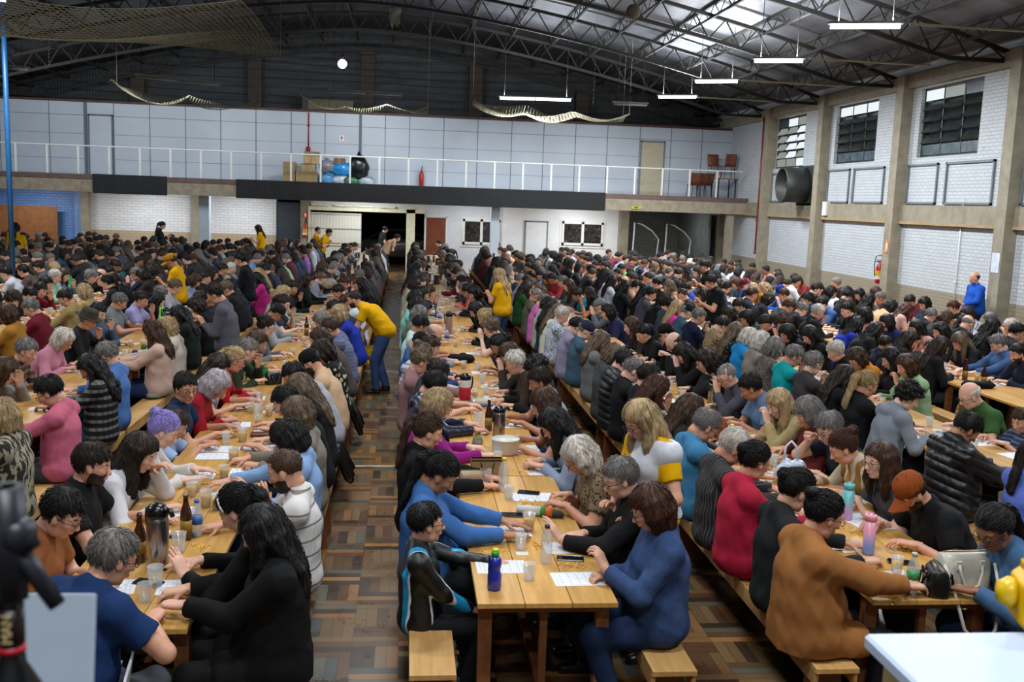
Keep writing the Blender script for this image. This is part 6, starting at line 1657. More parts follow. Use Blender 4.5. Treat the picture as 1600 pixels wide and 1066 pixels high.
standing(1110, 441, PI, '121316', ('s', 'D'), 'person standing in black tee and holding a yellow card near the middle', hp=.55, seed=7, fat=.6)
standing(1100, 430, PI, '17181b', ('s', 'D'), 'person standing right behind the black-shirted one, mostly hidden', hp=.5, seed=8, Y=20.6)
standing(1522, 438, PI, '1c52b4', ('n', 'D'), 'bald person in blue tracksuit jacket standing by the brick wall', hp=.02, sleeve='L', seed=9, pants='141a30', hands=dict(handL=(.36, .16, 1.05), handR=(.12, -.24, .85), aimR=(.1, 0, -1)), fat=.6, Y=19.0, skin=0)
standing(602, 359, .3, '1f241f', ('s', 'K'), 'person in dark green shirt standing in front of the gate opening', hp=.35, seed=10, hands=HANG, pants='101114')
standing(497, 366, 0.2, YEL, ('b', 'D'), 'taller person in yellow shirt standing in front of the white gate', hp=.1, seed=11, hands=HANG, Y=33.9)
standing(514, 378, -.2, YEL, ('s', 'D'), 'person in yellow shirt leaning forward by the white gate', hp=.4, lean=.35, seed=12, Y=33.6)
standing(403, 366, PI, YEL, ('l', 'K'), 'person in yellow shirt with long dark hair before the white brick', hp=.4, sex='F', seed=13, Y=34.3)
standing(254, 363, .2, '14161a', ('p', 'K'), 'person in black standing at the white brick wall looking at phone', hp=.45, sex='F', sleeve='L', seed=14, Y=34.4)
standing(23, 351, 0, YEL, ('l', 'K'), 'person in yellow shirt at the far left, half hidden', sex='F', seed=15, Y=29.5, hands=HANG)
standing(27, 364, PI/2, YEL, ('p', 'D'), 'person in yellow shirt seen from behind at the far left', sex='F', seed=16, Y=27.5, hp=.1, hands=HANG)
standing(621, 376, .3, 'b89a7c', ('s', 'K'), 'person in beige top bending beside the gate opening', lean=.7, hp=.5, seed=17, Y=33.9)
# man seated at the near end of the aisle-left table
P = dict(sex='M', lean=.32, hp=.42, hy=-.35, sleeve='S', fat=.5, hood=True, handL=(.30, .16, .83), handR=(.38, -.12, .83), hpose='fist', thick=.02, poleR=(-.2, -1, -.5))
K = skeleton(P); q = at(172, 870, K['hc'][2]); rz = .95
loc = (q[0]-(math.cos(rz)*K['hc'][0]), q[1]-(math.sin(rz)*K['hc'][0]), 0)
person(P, loc, rz, '16305c', ('s', 'G'), 0, 777, None, skin_i=0, pants='565a60', label='grey-haired person in navy hooded vest at the near end of aisle-left table', group='people seated at the tables', glasses=True)
ENDMAN = loc
# towel of the volunteer
o, K, loc = TW_; F = Field(*fig_box(K, .2, ('pel', 'waist', 'chest', 'nb', 'SL', 'SR')), .011); PP = dict(sex='F', fat=.3)
body_field(F, K, PP, t=.034, arms=0, legs=False, neck=False); F.keep(lambda X, Y, Z: np.maximum(np.maximum(-(Y+.10-.35*np.maximum(X, 0)), (K['pel'][2]+.02-Z)), Z-K['nb'][2]-.02)); F.noise(.004, 24, 3, 1, True)
V, Q = F.mesh(); child('towel', np_mesh('towel', [(V, Q, 0)], [clothm('plain')]), o, 'd2d4da')
# blue jacket stripes etc. stay in the cloth; crate of the volunteer
def crate(loc, rz):
    r = empty('bottle_crate', loc, rz); tag(r, 'yellow plastic bottle crate held by the bending volunteer in the aisle', 'crate'); My = flat('d8b400', .4); q = MB(); W, D, H = .21, .14, .24
    q.box((-W, -D, 0), (W, D, .012)); q.box((-W, -D, H-.03), (W, -D+.01, H)); q.box((-W, D-.01, H-.03), (W, D, H)); q.box((-W, -D, H-.03), (-W+.01, D, H)); q.box((W-.01, -D, H-.03), (W, D, H)); q.box((-W, -D, .0), (W, -D+.01, .03)); q.box((-W, D-.01, .0), (W, D, .03)); q.box((-W, -D, 0), (-W+.01, D, .03)); q.box((W-.01, -D, 0), (W, D, .03))
    q.box((-W, -D, .13), (W, -D+.01, .21)); q.box((-W, D-.01, .13), (W, D, .21))
    for i in range(9): x = -W+2*W*i/8; q.box((x-.007, -D, 0), (x+.007, -D+.01, H)); q.box((x-.007, D-.01, 0), (x+.007, D, H))
    for i in range(6): y = -D+2*D*i/5; q.box((-W, y-.007, 0), (-W+.01, y+.007, H)); q.box((W-.01, y-.007, 0), (W, y+.007, H))
    q.build('crate_basket', My, r); q = MB(); q.path([(-.0, -D, H), (-.0, -D*.75, H+.10), (0, -.05, H+.17), (0, .05, H+.17), (0, D*.75, H+.10), (0, D, H)], .012, 6); q.build('crate_handle', My, r)
    text('SKOL', .085, Matrix.Translation((-.03, -D-.0015, .165)) @ Matrix.Rotation(PI/2, 4, 'X'), flat('2a2410', .6), r)
    return r
hr = VOL[1]['WR']; vl = VOL[2]; crate((vl[0]-hr[0]*.96-.02, vl[1]-hr[1]*.96, hr[2]*.96-.47), .25)
# ---------------------------------------------------------------- distant crowd (past the three hundred nearest people)
def crowd():
    rs = random.Random(5); VV = []; FF = []; CC = []; vo = 0; PR = {}
    def proto(li, st, sl, vi):
        key = (li, st, sl, vi)
        if key in PR: return PR[key]
        P = dict(sex='F' if st in 'lmpu' else 'M', lean=li*.15, hp=(.3, .6)[vi], hy=(-.25, .2)[vi], fat=.35, sleeve=sl, handL=(.42, .13, .815), handR=(.40, -.13, .815), hpose='rest'); K = skeleton(P); out = []
        lo, hi = fig_box(K, .16); F = Field(lo, hi, .036); body_field(F, K, P, legs=False); V, Q = F.mesh(); out.append((V, Q, 0))
        for p in xform(head_parts(P['sex'], 2), K['HR'], K['hc']): out.append((p[0], p[1], 0))
        V, Q = make_shirt(K, P, 2, 3); out.append((V, Q, 1)); V, Q = make_hair(st, K, P, 2, 3); out.append((V, Q, 2)); F = Field(*fig_box(K, .16, ('pel', 'waist', 'KL', 'KR', 'AL', 'AR')), .04); F.ell(K['pel'], (.12, .16, .1), k=.04)
        for n in 'LR': F.cap(K['Hp'+n], K['K'+n], .09, .07); F.cap(K['K'+n], K['A'+n]-np.array([0, 0, .06]), .065, .05)
        V, Q = F.mesh(); out.append((V, Q, 3)); PR[key] = out; return out
    for s_ in FAR:
        d = 1 if s_['f'] == 'R' else -1; li = min(3, max(0, int(round(s_['lean']/.15)))); st = s_['st'] if s_['st'] in 'slmpbu' else 's'; pr = proto(li, st, 'L', rs.randint(0, 1))
        cols = [lin(rs.choice(SKINS)), lin(s_['c']), lin(HAIRC[s_['hc']]), lin(rs.choice(['15161a', '1c2a44', '22242a']))]; bx = bench_x(s_['k'], s_['f'])
        a = rs.uniform(-.15, .15)+(0 if d > 0 else PI); R = Rm('z', a); sc = rs.uniform(.95, 1.04)
        for V, Q, m_ in pr:
            VV.append(V@R.T*sc+np.array([bx, s_['Y'], 0])); FF.append(Q+vo); CC.append(np.tile(np.array(cols[m_], f32), (len(V), 1))); vo += len(V)
    V = np.concatenate(VV); Q = np.concatenate(FF); C = np.concatenate(CC)
    t = NT('crowd_cloth'); a = t.n('ShaderNodeVertexColor'); a.layer_name = 'Col'; t.col(a.outputs[0]); t.set(.8)
    me = np_mesh('crowd', [(V, Q, 0)], [t.m]); at_ = me.color_attributes.new('Col', 'FLOAT_COLOR', 'POINT'); at_.data.foreach_set('color', C.ravel())
    o = bpy.data.objects.new('distant_crowd', me); COL.objects.link(o); tag(o, 'distant crowd seated at the tables in the far half of the hall', 'crowd', None, 'stuff')
crowd()
def clutter():
    rs = random.Random(8); mb = MB()
    for k, y0, y1 in TABLES:
        if y1 < 23: continue
        for i in range(16):
            x = tx(k)+rs.uniform(.12, .6); y = rs.uniform(max(y0, 23.5), y1-.15); a = rs.uniform(-.3, .3); R = Matrix.Translation((x, y, .7705)) @ Matrix.Rotation(a, 4, 'Z')
            if i % 3: mb.cur = 0; mb.box((-.14, -.1, 0), (.14, .1, .002), R)
            elif i % 2: mb.cur = 1; mb.box((-.03, -.03, 0), (.03, .03, .1), R)
            else: mb.cur = 2; mb.box((-.03, -.03, 0), (.03, .03, .22), R)
    o = mb.build('table_clutter', [flat('c9ccd2', .6), flat('b9b4a8', .4), flat('4a3a30', .3)]); tag(o, 'sheets, cups and bottles scattered over the far tables', 'clutter', None, 'stuff')
clutter()
# ---------------------------------------------------------------- things on the tables
TZ = .7705
def paper_mat():
    t = NT('printed_sheet'); v = t.coord(); sep = t.n('ShaderNodeSeparateXYZ'); t.l(v, sep.inputs[0]); X, Y, Z = sep.outputs
    ax = t.math('ABSOLUTE', X); ay = t.math('ABSOLUTE', Y); ins = t.math('MULTIPLY', t.math('LESS_THAN', ax, .118), t.math('LESS_THAN', ay, .082))
    fr = t.math('SUBTRACT', t.math('MULTIPLY', t.math('LESS_THAN', ax, .120), t.math('LESS_THAN', ay, .084)), ins)
    b = t.n('ShaderNodeTexBrick'); t.l(v, b.inputs[0]); b.offset = 0; b.inputs['Scale'].default_value = 1; b.inputs['Brick Width'].default_value = .047; b.inputs['Row Height'].default_value = .041; b.inputs['Mortar Size'].default_value = .0016; b.inputs['Mortar Smooth'].default_value = 0
    oi = t.n('ShaderNodeObjectInfo'); mp = t.n('ShaderNodeVectorMath', operation='ADD'); t.l(v, mp.inputs[0]); cb = t.n('ShaderNodeCombineXYZ'); t.l(oi.outputs['Random'], cb.inputs[2]); t.l(cb.outputs[0], mp.inputs[1])
    n = t.noise(mp.outputs[0], 75, 1, .3); nn = t.ramp(n, [(.60, (0, 0, 0)), (.62, (1, 1, 1))]); cell = t.n('ShaderNodeTexVoronoi'); t.l(mp.outputs[0], cell.inputs[0]); cell.inputs['Scale'].default_value = 24; dd = t.ramp(cell.outputs['Distance'], [(.16, (1, 1, 1)), (.2, (0, 0, 0))])
    ink = t.math('MULTIPLY', t.math('MAXIMUM', t.math('MULTIPLY', b.outputs['Fac'], .45), t.math('MULTIPLY', t.math('MULTIPLY', nn, dd), .9)), ins); ink = t.math('MAXIMUM', ink, t.math('MULTIPLY', fr, .6))
    t.col(t.mix(ink, lin('d9dce2'), lin('4a4c54'))); t.set(.6); return t.m
M_paper = paper_mat(); ppm = MB().box((-.14, -.098, 0), (.14, .098, .0012)); ppo = None
def paper(x, y, rz, label, z=TZ, sc=1.0):
    global ppo
    if ppo is None: ppo = o = ppm.build('game_sheet', M_paper)
    else: o = dup(ppo)
    o.location = (x, y, z); o.rotation_euler = (0, 0, rz); o.scale = (sc, sc, 1); tag(o, label, 'paper', 'printed game sheets on the tables'); return o
def glassm(name, c, rough=.05, alpha=.35):
    t = NT(name); t.col(lin(c)); t.set(rough, 0); t.b.inputs['Alpha'].default_value = alpha; t.b.inputs['Specular IOR Level'].default_value = .8; return t.m
M_clear = glassm('clear_plastic', 'd4d8da', .12, .32); M_pet = glassm('clear_pet', 'c4ccd0', .06, .38); M_amber = glassm('amber_glass', '3a1706', .06, .93); M_corn = flat('dcaa4a', .5, 0, .25, 60, 'corn'); M_chrome = flat('9a9894', .22, .95, .03, 4, 'brushed_steel'); M_blackp = flat('0e0f11', .25, 0, .05, 5, 'black_plastic')
PRO = {}
def place(kind, fn, x, y, rz, label, cat, group=None, z=TZ, sc=1.0):
    if kind not in PRO: r = fn(); PRO[kind] = r
    else: r = dup(PRO[kind])
    r.location = (x, y, z); r.rotation_euler = (0, 0, rz); r.scale = (sc,)*3; return tag(r, label, cat, group)
def smo(prof, n=18): mb = MB(); mb.smooth = True; mb.lathe(prof, n=n); return mb
def mk_cup(corn):
    def f():
        r = empty('plastic_cup'); smo([(.026, 0), (.027, .002), (.036, .095), (.0375, .097), (.035, .096), (.026, .004), (.001, .004)]).build('cup_wall', M_clear, r)
        if corn:
            mb = smo([(.001, .005), (.026, .005), (.0325, .062), (.02, .07), (.001, .072)], 12); mb.build('corn_fill', M_corn, r)
        return r
    return f
def mk_beer():
    r = empty('beer_bottle'); smo([(.001, 0), (.030, .002), (.0335, .01), (.0335, .15), (.030, .175), (.0165, .215), (.0135, .25), (.0135, .272), (.001, .272)]).build('bottle_body', M_amber, r)
    smo([(.0338, .05), (.0338, .12)]).build('bottle_label', flat('8a6a20', .5), r); smo([(.0155, .255), (.0155, .262), (.014, .276), (.001, .277)]).build('neck_rim', M_amber, r); return r
def mk_pet(lab='2a52a0', cap='2a52b0'):
    def f():
        r = empty('water_bottle'); smo([(.001, 0), (.028, .002), (.031, .012), (.029, .04), (.031, .06), (.031, .135), (.024, .165), (.0125, .19), (.0125, .2), (.001, .2)]).build('bottle_body', M_pet, r)
        if lab: smo([(.0316, .075), (.0316, .12)]).build('bottle_label', flat(lab, .4), r)
        smo([(.0145, .197), (.0145, .214), (.001, .215)]).build('bottle_cap', flat(cap, .4), r); return r
    return f
def mk_thermos(body, top='0e0f11', metal=True, h=.30, rr=.058):
    def f():
        r = empty('thermos_flask'); Mb = M_chrome if metal else flat(body, .35); smo([(.001, 0), (rr*.95, 0), (rr, .006), (rr, h*.86), (rr*.93, h*.93), (rr*.8, h*.96), (.001, h*.96)], 26).build('flask_body', Mb, r)
        mb = MB(); mb.smooth = True; mb.lathe([(rr*.97, h*.93), (rr*1.0, h*.97), (rr*.98, h*1.06), (rr*.8, h*1.13), (rr*.4, h*1.17), (.001, h*1.18)], n=24); mb.build('pump_lid', M_blackp, r)
        mb = MB(); mb.smooth = True; mb.path([(rr*.6, 0, h*1.05), (rr*1.5, 0, h*1.08), (rr*1.85, 0, h*.98)], .014, 10, [.017, .016, .012]); mb.build('spout', M_blackp, r)
        mb = MB(); mb.smooth = True; mb.path([(-rr*.9, 0, h*1.0), (-rr*1.25, 0, h*1.05), (-rr*1.3, 0, h*.9), (-rr*1.15, 0, h*.6)], .008, 8); mb.build('handle', M_blackp, r)
        smo([(rr*1.02, 0), (rr*1.04, .01), (rr*1.02, .022)], 26).build('base_ring', M_blackp, r); return r
    return f
def mk_phone():
    r = empty('phone'); MB().rbox((-.037, -.078, 0), (.037, .078, .008), .008).build('phone_case', M_blackp, r); MB().rbox((-.033, -.073, .008), (.033, .073, .0086), .006).build('screen', flat('0c1418', .08), r); return r
def mk_kern(seed):
    def f():
        rs = random.Random(seed); mb = MB()
        for i in range(46):
            a = rs.uniform(0, 2*PI); q = abs(rs.gauss(0, .035)); x, y = math.cos(a)*q*1.5, math.sin(a)*q; s = rs.uniform(.0036, .005); R = Euler((rs.random()*3, rs.random()*3, rs.random()*3)).to_matrix().to_4x4(); M_ = Matrix.Translation((x, y, s*.8)) @ R; mb.box((-s, -s*.8, -s*.5), (s, s*.8, s*.5), M_)
        return mb.build('corn_kernels', M_corn)
    return f
OCC = []
def tpt(px, py): q = at(px, py, TZ); return q[0], q[1]
def near_free(x, y, r=.10): return all((x-a)**2+(y-b)**2 > (r+c)**2 for a, b, c in OCC)
def item(kind, fn, px, py, rz, label, cat, group=None, sc=1.0, rad=.05):
    x, y = tpt(px, py); OCC.append((x, y, rad)); return place(kind, fn, x, y, rz, label, cat, group, sc=sc)
item('thermos', mk_thermos('', h=.31), 247, 888, -.5, 'large brushed steel thermos flask with black pump lid on aisle-left table', 'thermos flask', sc=1.0)
item('thermos2', mk_thermos('', h=.24, rr=.052), 779, 684, .4, 'steel thermos flask with black lid on aisle-right table behind the white tub', 'thermos flask')
item('thermos2', None, 1113, 632, .2, 'steel thermos flask on second-right table beside the bald person in grey', 'thermos flask')
item('thermos3', mk_thermos('c9c4c4', metal=False, h=.27, rr=.056), 726, 632, PI, 'white thermos flask in a red cosy with black pump lid on aisle-right table', 'thermos flask', sc=1.0)
item('thermos4', mk_thermos('9a7a70', metal=False, h=.33, rr=.05), 701, 527, 0, 'tall rosy beige thermos flask on aisle-right table', 'thermos flask')
item('thermos2', None, 260, 510, .2, 'dark steel thermos flask in front of the standing grey-shirted person', 'thermos flask')
o = smo([(.0575, .05), (.0595, .055), (.0590, .17), (.057, .18)], 24).build('thermos_cosy', flat('b01428', .7)); x, y = tpt(726, 632); o.location = (x, y, TZ); tag(o, 'red cloth cosy wrapped around the white thermos flask', 'cosy')
for px, py, lb in ((219, 878, 'brown beer bottle left of the large steel thermos flask'), (291, 843, 'brown beer bottle right of the large steel thermos flask'), (462, 632, 'brown beer bottle on aisle-left table beside the stacked cups'), (763, 673, 'brown beer bottle with reddish neck behind the white tub'), (479, 525, 'tall brown beer bottle in the middle of aisle-left table'), (1536, 604, 'dark beer bottle with pale label before the person in blue'), (1507, 594, 'dark beer bottle beside the black bag on fourth-right table'), (502, 462, 'dark bottle at the near edge of the far aisle-left table')):
    item('beer', mk_beer, px, py, 0, lb, 'bottle', 'brown beer bottles')
for px, py, lb, kd in ((308, 838, 'clear water bottle with blue label and blue cap on aisle-left table', 0), (502, 500, 'clear water bottle with blue cap at the far end of aisle-left table', 0), (698, 537, 'small water bottle with blue label before the rosy thermos flask', 0), (1021, 594, 'clear water bottle on second-right table', 0), (687, 505, 'clear water bottle among the white bottles on aisle-right table', 0), (98, 499, 'clear bottle on third-left table by the person in tan', 0), (193, 463, 'pale bottle with lilac cap on second-left table', 1), (1424, 926, 'clear bottle with green label beside the black handbag', 2), (853, 880, 'clear bottle with black cap and milky drink on aisle-right table', 3), (786, 768, 'tall milk bottle with yellow cap beside the brown paper bag', 4), (1141, 708, 'white bottle with yellow cap on the white sheets', 4), (676, 497, 'white bottle on aisle-right table near the teal-shirted person', 5)):
    item('pet%d' % kd, mk_pet(*[('2a52a0', '2a62c0'), (None, 'b090c8'), ('2f8a4a', 'a8b0a8'), (None, '101214'), (None, 'd0c020'), ('d4d4d0', 'd4d4d0')][kd]), px, py, .3, lb, 'bottle', 'drink bottles', sc=1.15 if kd == 4 else 1.05)
x, y = tpt(772, 921); r = empty('sport_bottle', (x, y, TZ)); tag(r, 'blue squeeze bottle with green and yellow cap near the table end', 'bottle'); OCC.append((x, y, .06)); mb = smo([(.001, 0), (.034, .002), (.037, .012), (.037, .08), (.030, .105), (.030, .115), (.036, .14), (.034, .165), (.018, .185), (.001, .186)], 24); mb.build('bottle_body', glassm('blue_plastic', '1c2c98', .25, .96), r); smo([(.021, .182), (.022, .2), (.020, .21), (.001, .211)]).build('bottle_cap', flat('2a9a3a', .4), r); smo([(.017, .208), (.015, .224), (.001, .225)]).build('cap_top', flat('cfc81e', .4), r); mb = MB(); mb.path([(-.03, -.02, .19), (-.035, -.028, .12), (-.03, -.035, .06), (-.02, -.042, .05)], .004, 6); mb.build('strap', flat('10163a', .5), r)
def tumbler(px, py, c1, c2, lb, h=.21):
    x, y = tpt(px, py); OCC.append((x, y, .06)); r = empty('tumbler', (x, y, TZ)); tag(r, lb, 'tumbler'); t = NT('two_tone_plastic'); sp = t.n('ShaderNodeSeparateXYZ'); t.l(t.coord(), sp.inputs[0]); t.col(t.ramp(t.math('DIVIDE', sp.outputs[2], h), [(.25, lin(c2)), (.7, lin(c1))])); t.set(.35)
    smo([(.001, 0), (.032, .002), (.034, .01), (.036, h), (.001, h)], 22).build('tumbler_body', t.m, r); smo([(.037, h), (.038, h+.03), (.034, h+.036), (.001, h+.036)], 22).build('lid', flat(c1, .4), r); mb = MB(); mb.path([(-.02, 0, h+.036), (-.01, 0, h+.05), (.01, 0, h+.05), (.02, 0, h+.036)], .004, 6); mb.build('carry_loop', flat(c1, .4), r)
tumbler(1356, 866, 'd08a9c', '7890d0', 'pink to blue tumbler with pink lid on second-right table'); tumbler(1323, 812, '5aaab0', 'b890c0', 'teal and lilac tumbler beside the person in grey top')
for px, py, lb in ((891, 874, 'black phone lying between two game sheets on aisle-right table'), (826, 757+14, 'phone in red case beside the milk bottle'), (727, 697, 'dark phone on aisle-right table by the clay gourd'), (1408, 880, 'dark phone on second-right table near the white handbag'), (286, 838, 'dark phone between the beer bottle and the thermos'), (800, 806, 'phone in purple case between the hands in denim sleeves'), (232, 912, 'phone in light blue case near the jar on aisle-left table'), (878, 738, 'black phone half under a sheet on aisle-right table')):
    item('phone', mk_phone, px, py, random.uniform(1.2, 1.9), lb, 'phone', 'phones on the tables', rad=.06)
for px, py, cn, lb in ((759, 757, 0, 'empty clear cup in front of the beige handbag'), (826, 829, 1, 'cup of corn between the denim-sleeved hands and the sheet'), (1406, 925, 1, 'cup of corn at the near end of second-right table'), (378, 598, 1, 'cup of corn on aisle-left table'), (379, 690, 1, 'cup of corn beside the brown wallet'), (365, 722, 1, 'cup of corn near the watch-wearing hand'), (340, 797, 1, 'cup of corn near the hairband person'), (322, 792, 1, 'cup of corn left of its twin on aisle-left table'), (403, 650, 0, 'clear empty cup on aisle-left table'), (428, 636, 0, 'tall stack-like clear cup by the beer bottle'), (747, 664, 0, 'clear cup left of the reddish beer bottle'), (280, 862, 0, 'short clear cup right of the steel thermos'), (445, 622, 0, 'clear cup before the black handbag on aisle-left table'), (243, 917, 0, 'clear jar with green sweets at the table end'), (1520, 706, 0, 'cup of juice on third-right table')):
    item('cup%d' % cn, mk_cup(cn), px, py, 0, lb, 'cup', 'clear plastic cups', sc=1.15)
# cans
for px, py, c, lb in ((211, 563, '1c3f9a', 'blue drink can on second-left table'), (225, 554, '2a6a32', 'green drink can on second-left table')):
    def fc(c=c):
        r = empty('drink_can'); smo([(.001, 0), (.026, 0), (.033, .01), (.033, .108), (.027, .12), (.001, .12)], 18).build('can_body', flat(c, .3, .3), r); smo([(.0275, .1195), (.0275, .123), (.001, .121)], 16).build('can_top', M_chrome, r); return r
    item('can'+c, fc, px, py, 0, lb, 'can')
# tub, gourd, cake dish
x, y = tpt(789, 708); OCC.append((x, y, .13)); r = empty('food_tub', (x, y, TZ)); tag(r, 'large round white plastic tub on aisle-right table', 'tub'); smo([(.001, 0), (.098, .002), (.104, .01), (.112, .115), (.116, .117), (.116, .123), (.001, .125)], 36).build('tub_body', flat('cfcdc4', .4, 0, .02), r); smo([(.1, -.0), (.108, .002), (.108, .006), (.1, .007)], 30).build('pink_base', flat('c05088', .4), r)
for px, py, lb in ((746, 699, 'pale clay mate gourd with metal straw on aisle-right table'), (1116, 647, 'dark mate gourd with green herb on second-right table')):
    def fg():
        r = empty('mate_gourd'); smo([(.001, 0), (.03, .003), (.045, .035), (.044, .06), (.034, .082), (.037, .088), (.033, .09), (.001, .088)], 20).build('gourd_body', flat('8f8372' if px < 900 else '4a2c1c', .5), r); smo([(.032, .087), (.02, .1), (.001, .102)], 14).build('herb', flat('5a7a20', .9), r); mb = MB(); mb.path([(0, 0, .08), (-.03, 0, .15), (-.05, 0, .18)], .004, 6); mb.build('straw', M_chrome, r); return r
    item('gourd%d' % px, fg, px, py, 0, lb, 'gourd')
x, y = tpt(752, 634); OCC.append((x, y, .12)); r = empty('cake_box', (x, y, TZ), .1); tag(r, 'clear lidded box of cake with blue base on aisle-right table', 'food box'); MB().rbox((-.11, -.08, 0), (.11, .08, .02), .02).build('box_base', flat('2a4a9a', .4), r); MB().rbox((-.095, -.065, .018), (.095, .065, .06), .02).build('cake', flat('c9b890', .7), r); MB().rbox((-.108, -.078, .02), (.108, .078, .075), .02).build('clear_lid', M_clear, r)
# carrier bag, handbags
x, y = tpt(760, 752); OCC.append((x, y, .13)); r = empty('paper_bag', (x, y, TZ), .05); tag(r, 'brown kraft paper gift bag with black cord handles', 'bag'); mb = MB(); W, D, H = .115, .04, .17; mb.add([(-W, -D, 0), (W, -D, 0), (W, D, 0), (-W, D, 0), (-W, -D*1.1, H), (W, -D*1.1, H), (W, D*1.1, H), (-W, D*1.1, H)], [(0, 3, 2, 1), (0, 1, 5, 4), (1, 2, 6, 5), (2, 3, 7, 6), (3, 0, 4, 7)]); mb.build('bag_body', flat('8a6a44', .7), r, solid=.002)
mb = MB(); mb.box((-W, -D*1.1-.001, H-.012), (W, -D*1.1+.002, H)); mb.box((-W, D*1.1-.001, H-.012), (W, D*1.1+.002, H)); mb.build('black_rim', M_blackp, r)
for s_ in (-1, 1): mb = MB(); mb.path([(-.05, s_*D*1.12, H-.02), (-.03, s_*(D*1.1+.006), H-.09), (0, s_*(D*1.1+.012), H-.12), (.03, s_*(D*1.1+.006), H-.09), (.05, s_*D*1.12, H-.02)], .0035, 6); mb.build('cord_handle', M_blackp, r)
def handbag(px, py, rz, c, W, D, H, lb, strap=None, n2=None, straps=2):
    x, y = tpt(px, py); OCC.append((x, y, W)); r = empty('handbag', (x, y, TZ), rz); tag(r, lb, 'handbag', 'handbags on the tables'); M_ = flat(c, .35, 0, .05, 12); mb = MB(); mb.smooth = True; n = 28
    for (z, a, b) in (): pass
    rows_ = [(0, .96, 1.0), (.015, 1.0, 1.06), (H*.5, .99, 1.05), (H*.82, .95, .85), (H*.95, .90, .5), (H, .86, .3)]; vs = []
    for z, a, b in rows_:
        for i in range(n):
            t = 2*PI*i/n; cx, sx = math.cos(t), math.sin(t); vs.append((math.copysign(abs(cx)**.45, cx)*W*a, math.copysign(abs(sx)**.55, sx)*D*b, z))
    fs = [(L*n+i, L*n+(i+1) % n, L*n+n+(i+1) % n, L*n+n+i) for L in range(len(rows_)-1) for i in range(n)]; fs += [tuple(range(n-1, -1, -1)), tuple((len(rows_)-1)*n+i for i in range(n))]
    mb.add(vs, fs); mb.build('bag_body', M_, r); mb = MB(); mb.tube((-W*.86, 0, H+.002), (W*.86, 0, H+.002), .005); mb.build('zip', flat('8a7a58', .3, .8), r)
    for s_ in ((-1, 1)[:straps]):
        mb = MB(); mb.smooth = True; yy = s_*D*1.08; mb.path([(-W*.45, yy, H*.75), (-W*.42, yy*1.15, H*.55), (-W*.28, yy*1.3, H*.22), (0, yy*1.35, H*.12), (W*.28, yy*1.3, H*.22), (W*.42, yy*1.15, H*.55), (W*.45, yy, H*.75)], .008, 8); mb.build('handle', M_, r)
        for q in (-1, 1): MB().box((q*W*.45-.014, yy-.004, H*.62), (q*W*.45+.014, yy+.004, H*.86)).build('handle_tab', M_, r)
    if strap: mb = MB(); mb.smooth = True; mb.path(strap, .010, 6); mb.build('shoulder_strap', M_, r)
    return r
handbag(1500, 916, .06, 'bcb8aa', .155, .07, .20, 'structured off-white handbag with long strap on second-right table', [(-.15, -.06, .15), (-.13, -.15, .02), (-.09, -.20, -.16), (0, -.24, -.26), (.08, -.22, -.16), (.13, -.16, .02), (.155, -.06, .15)], straps=1)
handbag(1461, 925, 1.25, '0b0b0c', .11, .06, .15, 'small glossy black handbag against the off-white one')
handbag(737, 757, .05, 'a08468', .095, .035, .10, 'small beige handbag beside the brown paper bag', None, straps=0)
handbag(427, 600, .6, '101010', .09, .05, .13, 'small black handbag on aisle-left table', None)
x, y = tpt(412, 682); r = empty('wallet', (x, y, TZ), .1); tag(r, 'long brown leather wallet on aisle-left table', 'wallet'); MB().rbox((-.11, -.045, 0), (.11, .045, .035), .02).build('wallet_body', flat('5a2f1c', .4), r); MB().box((-.1, -.001, .035), (.1, .002, .037)).build('zip', flat('8a7a58', .3, .8), r)
# soft things: jackets, cloths, bags
def softblob(name, loc, sx, sy, sz, c, label, cat, seed, pat='plain', rz=0, fl=None, res=.016):
    rs = random.Random(seed); F = Field((-sx-.08, -sy-.08, -.04), (sx+.08, sy+.08, sz+.1), res)
    for i in range(7):
        a = rs.uniform(0, 2*PI); p = (math.cos(a)*sx*.55, math.sin(a)*sy*.55, sz*rs.uniform(.25, .5)); b = rs.uniform(0, 2*PI); q = (math.cos(b)*sx*.6, math.sin(b)*sy*.6, sz*rs.uniform(.2, .55)); F.cap(p, q, sz*.34, sz*.28, k=.03)
    F.ell((0, 0, sz*.35), (sx*.85, sy*.85, sz*.4), k=.03); F.noise(sz*.07+.003, 30, seed, 1, True); F.keep(lambda X, Y, Z: .002-Z)
    V, Q = F.mesh(); me = np_mesh(name, [(V, Q, 0)], [clothm(pat) if pat != 'bag' else flat(c, .25)]); o = bpy.data.objects.new(name, me); COL.objects.link(o); o.location = loc; o.rotation_euler = (0, 0, rz); o.color = lin(c); tag(o, label, cat); return o
x, y = tpt(720, 566); OCC.append((x, y, .2)); softblob('folded_jacket', (x, y, TZ), .2, .14, .13, '0c0c0e', 'black jacket heaped on aisle-right table', 'jacket', 1)
x, y = tpt(1528, 606); OCC.append((x, y, .2)); softblob('folded_jacket', (x, y, TZ), .26, .12, .10, '0c0c0e', 'black jacket heaped at the near edge of fourth-right table', 'jacket', 2)
x, y = tpt(700, 462); softblob('folded_jacket', (x, y, TZ), .2, .12, .11, '5c1224', 'dark red jacket on the far aisle-right table', 'jacket', 3)
x, y = tpt(662, 424); softblob('black_bag', (x, y, TZ), .22, .2, .25, '0c0c0e', 'bulky black bag on the far aisle-right table', 'bag', 4)
x, y = tpt(1234, 752); OCC.append((x, y, .12)); o = softblob('carrier_bag', (x, y, TZ), .10, .08, .20, 'b4c0d4', 'white and blue carrier bag standing on second-right table', 'bag', 5, 'bag', res=.010)
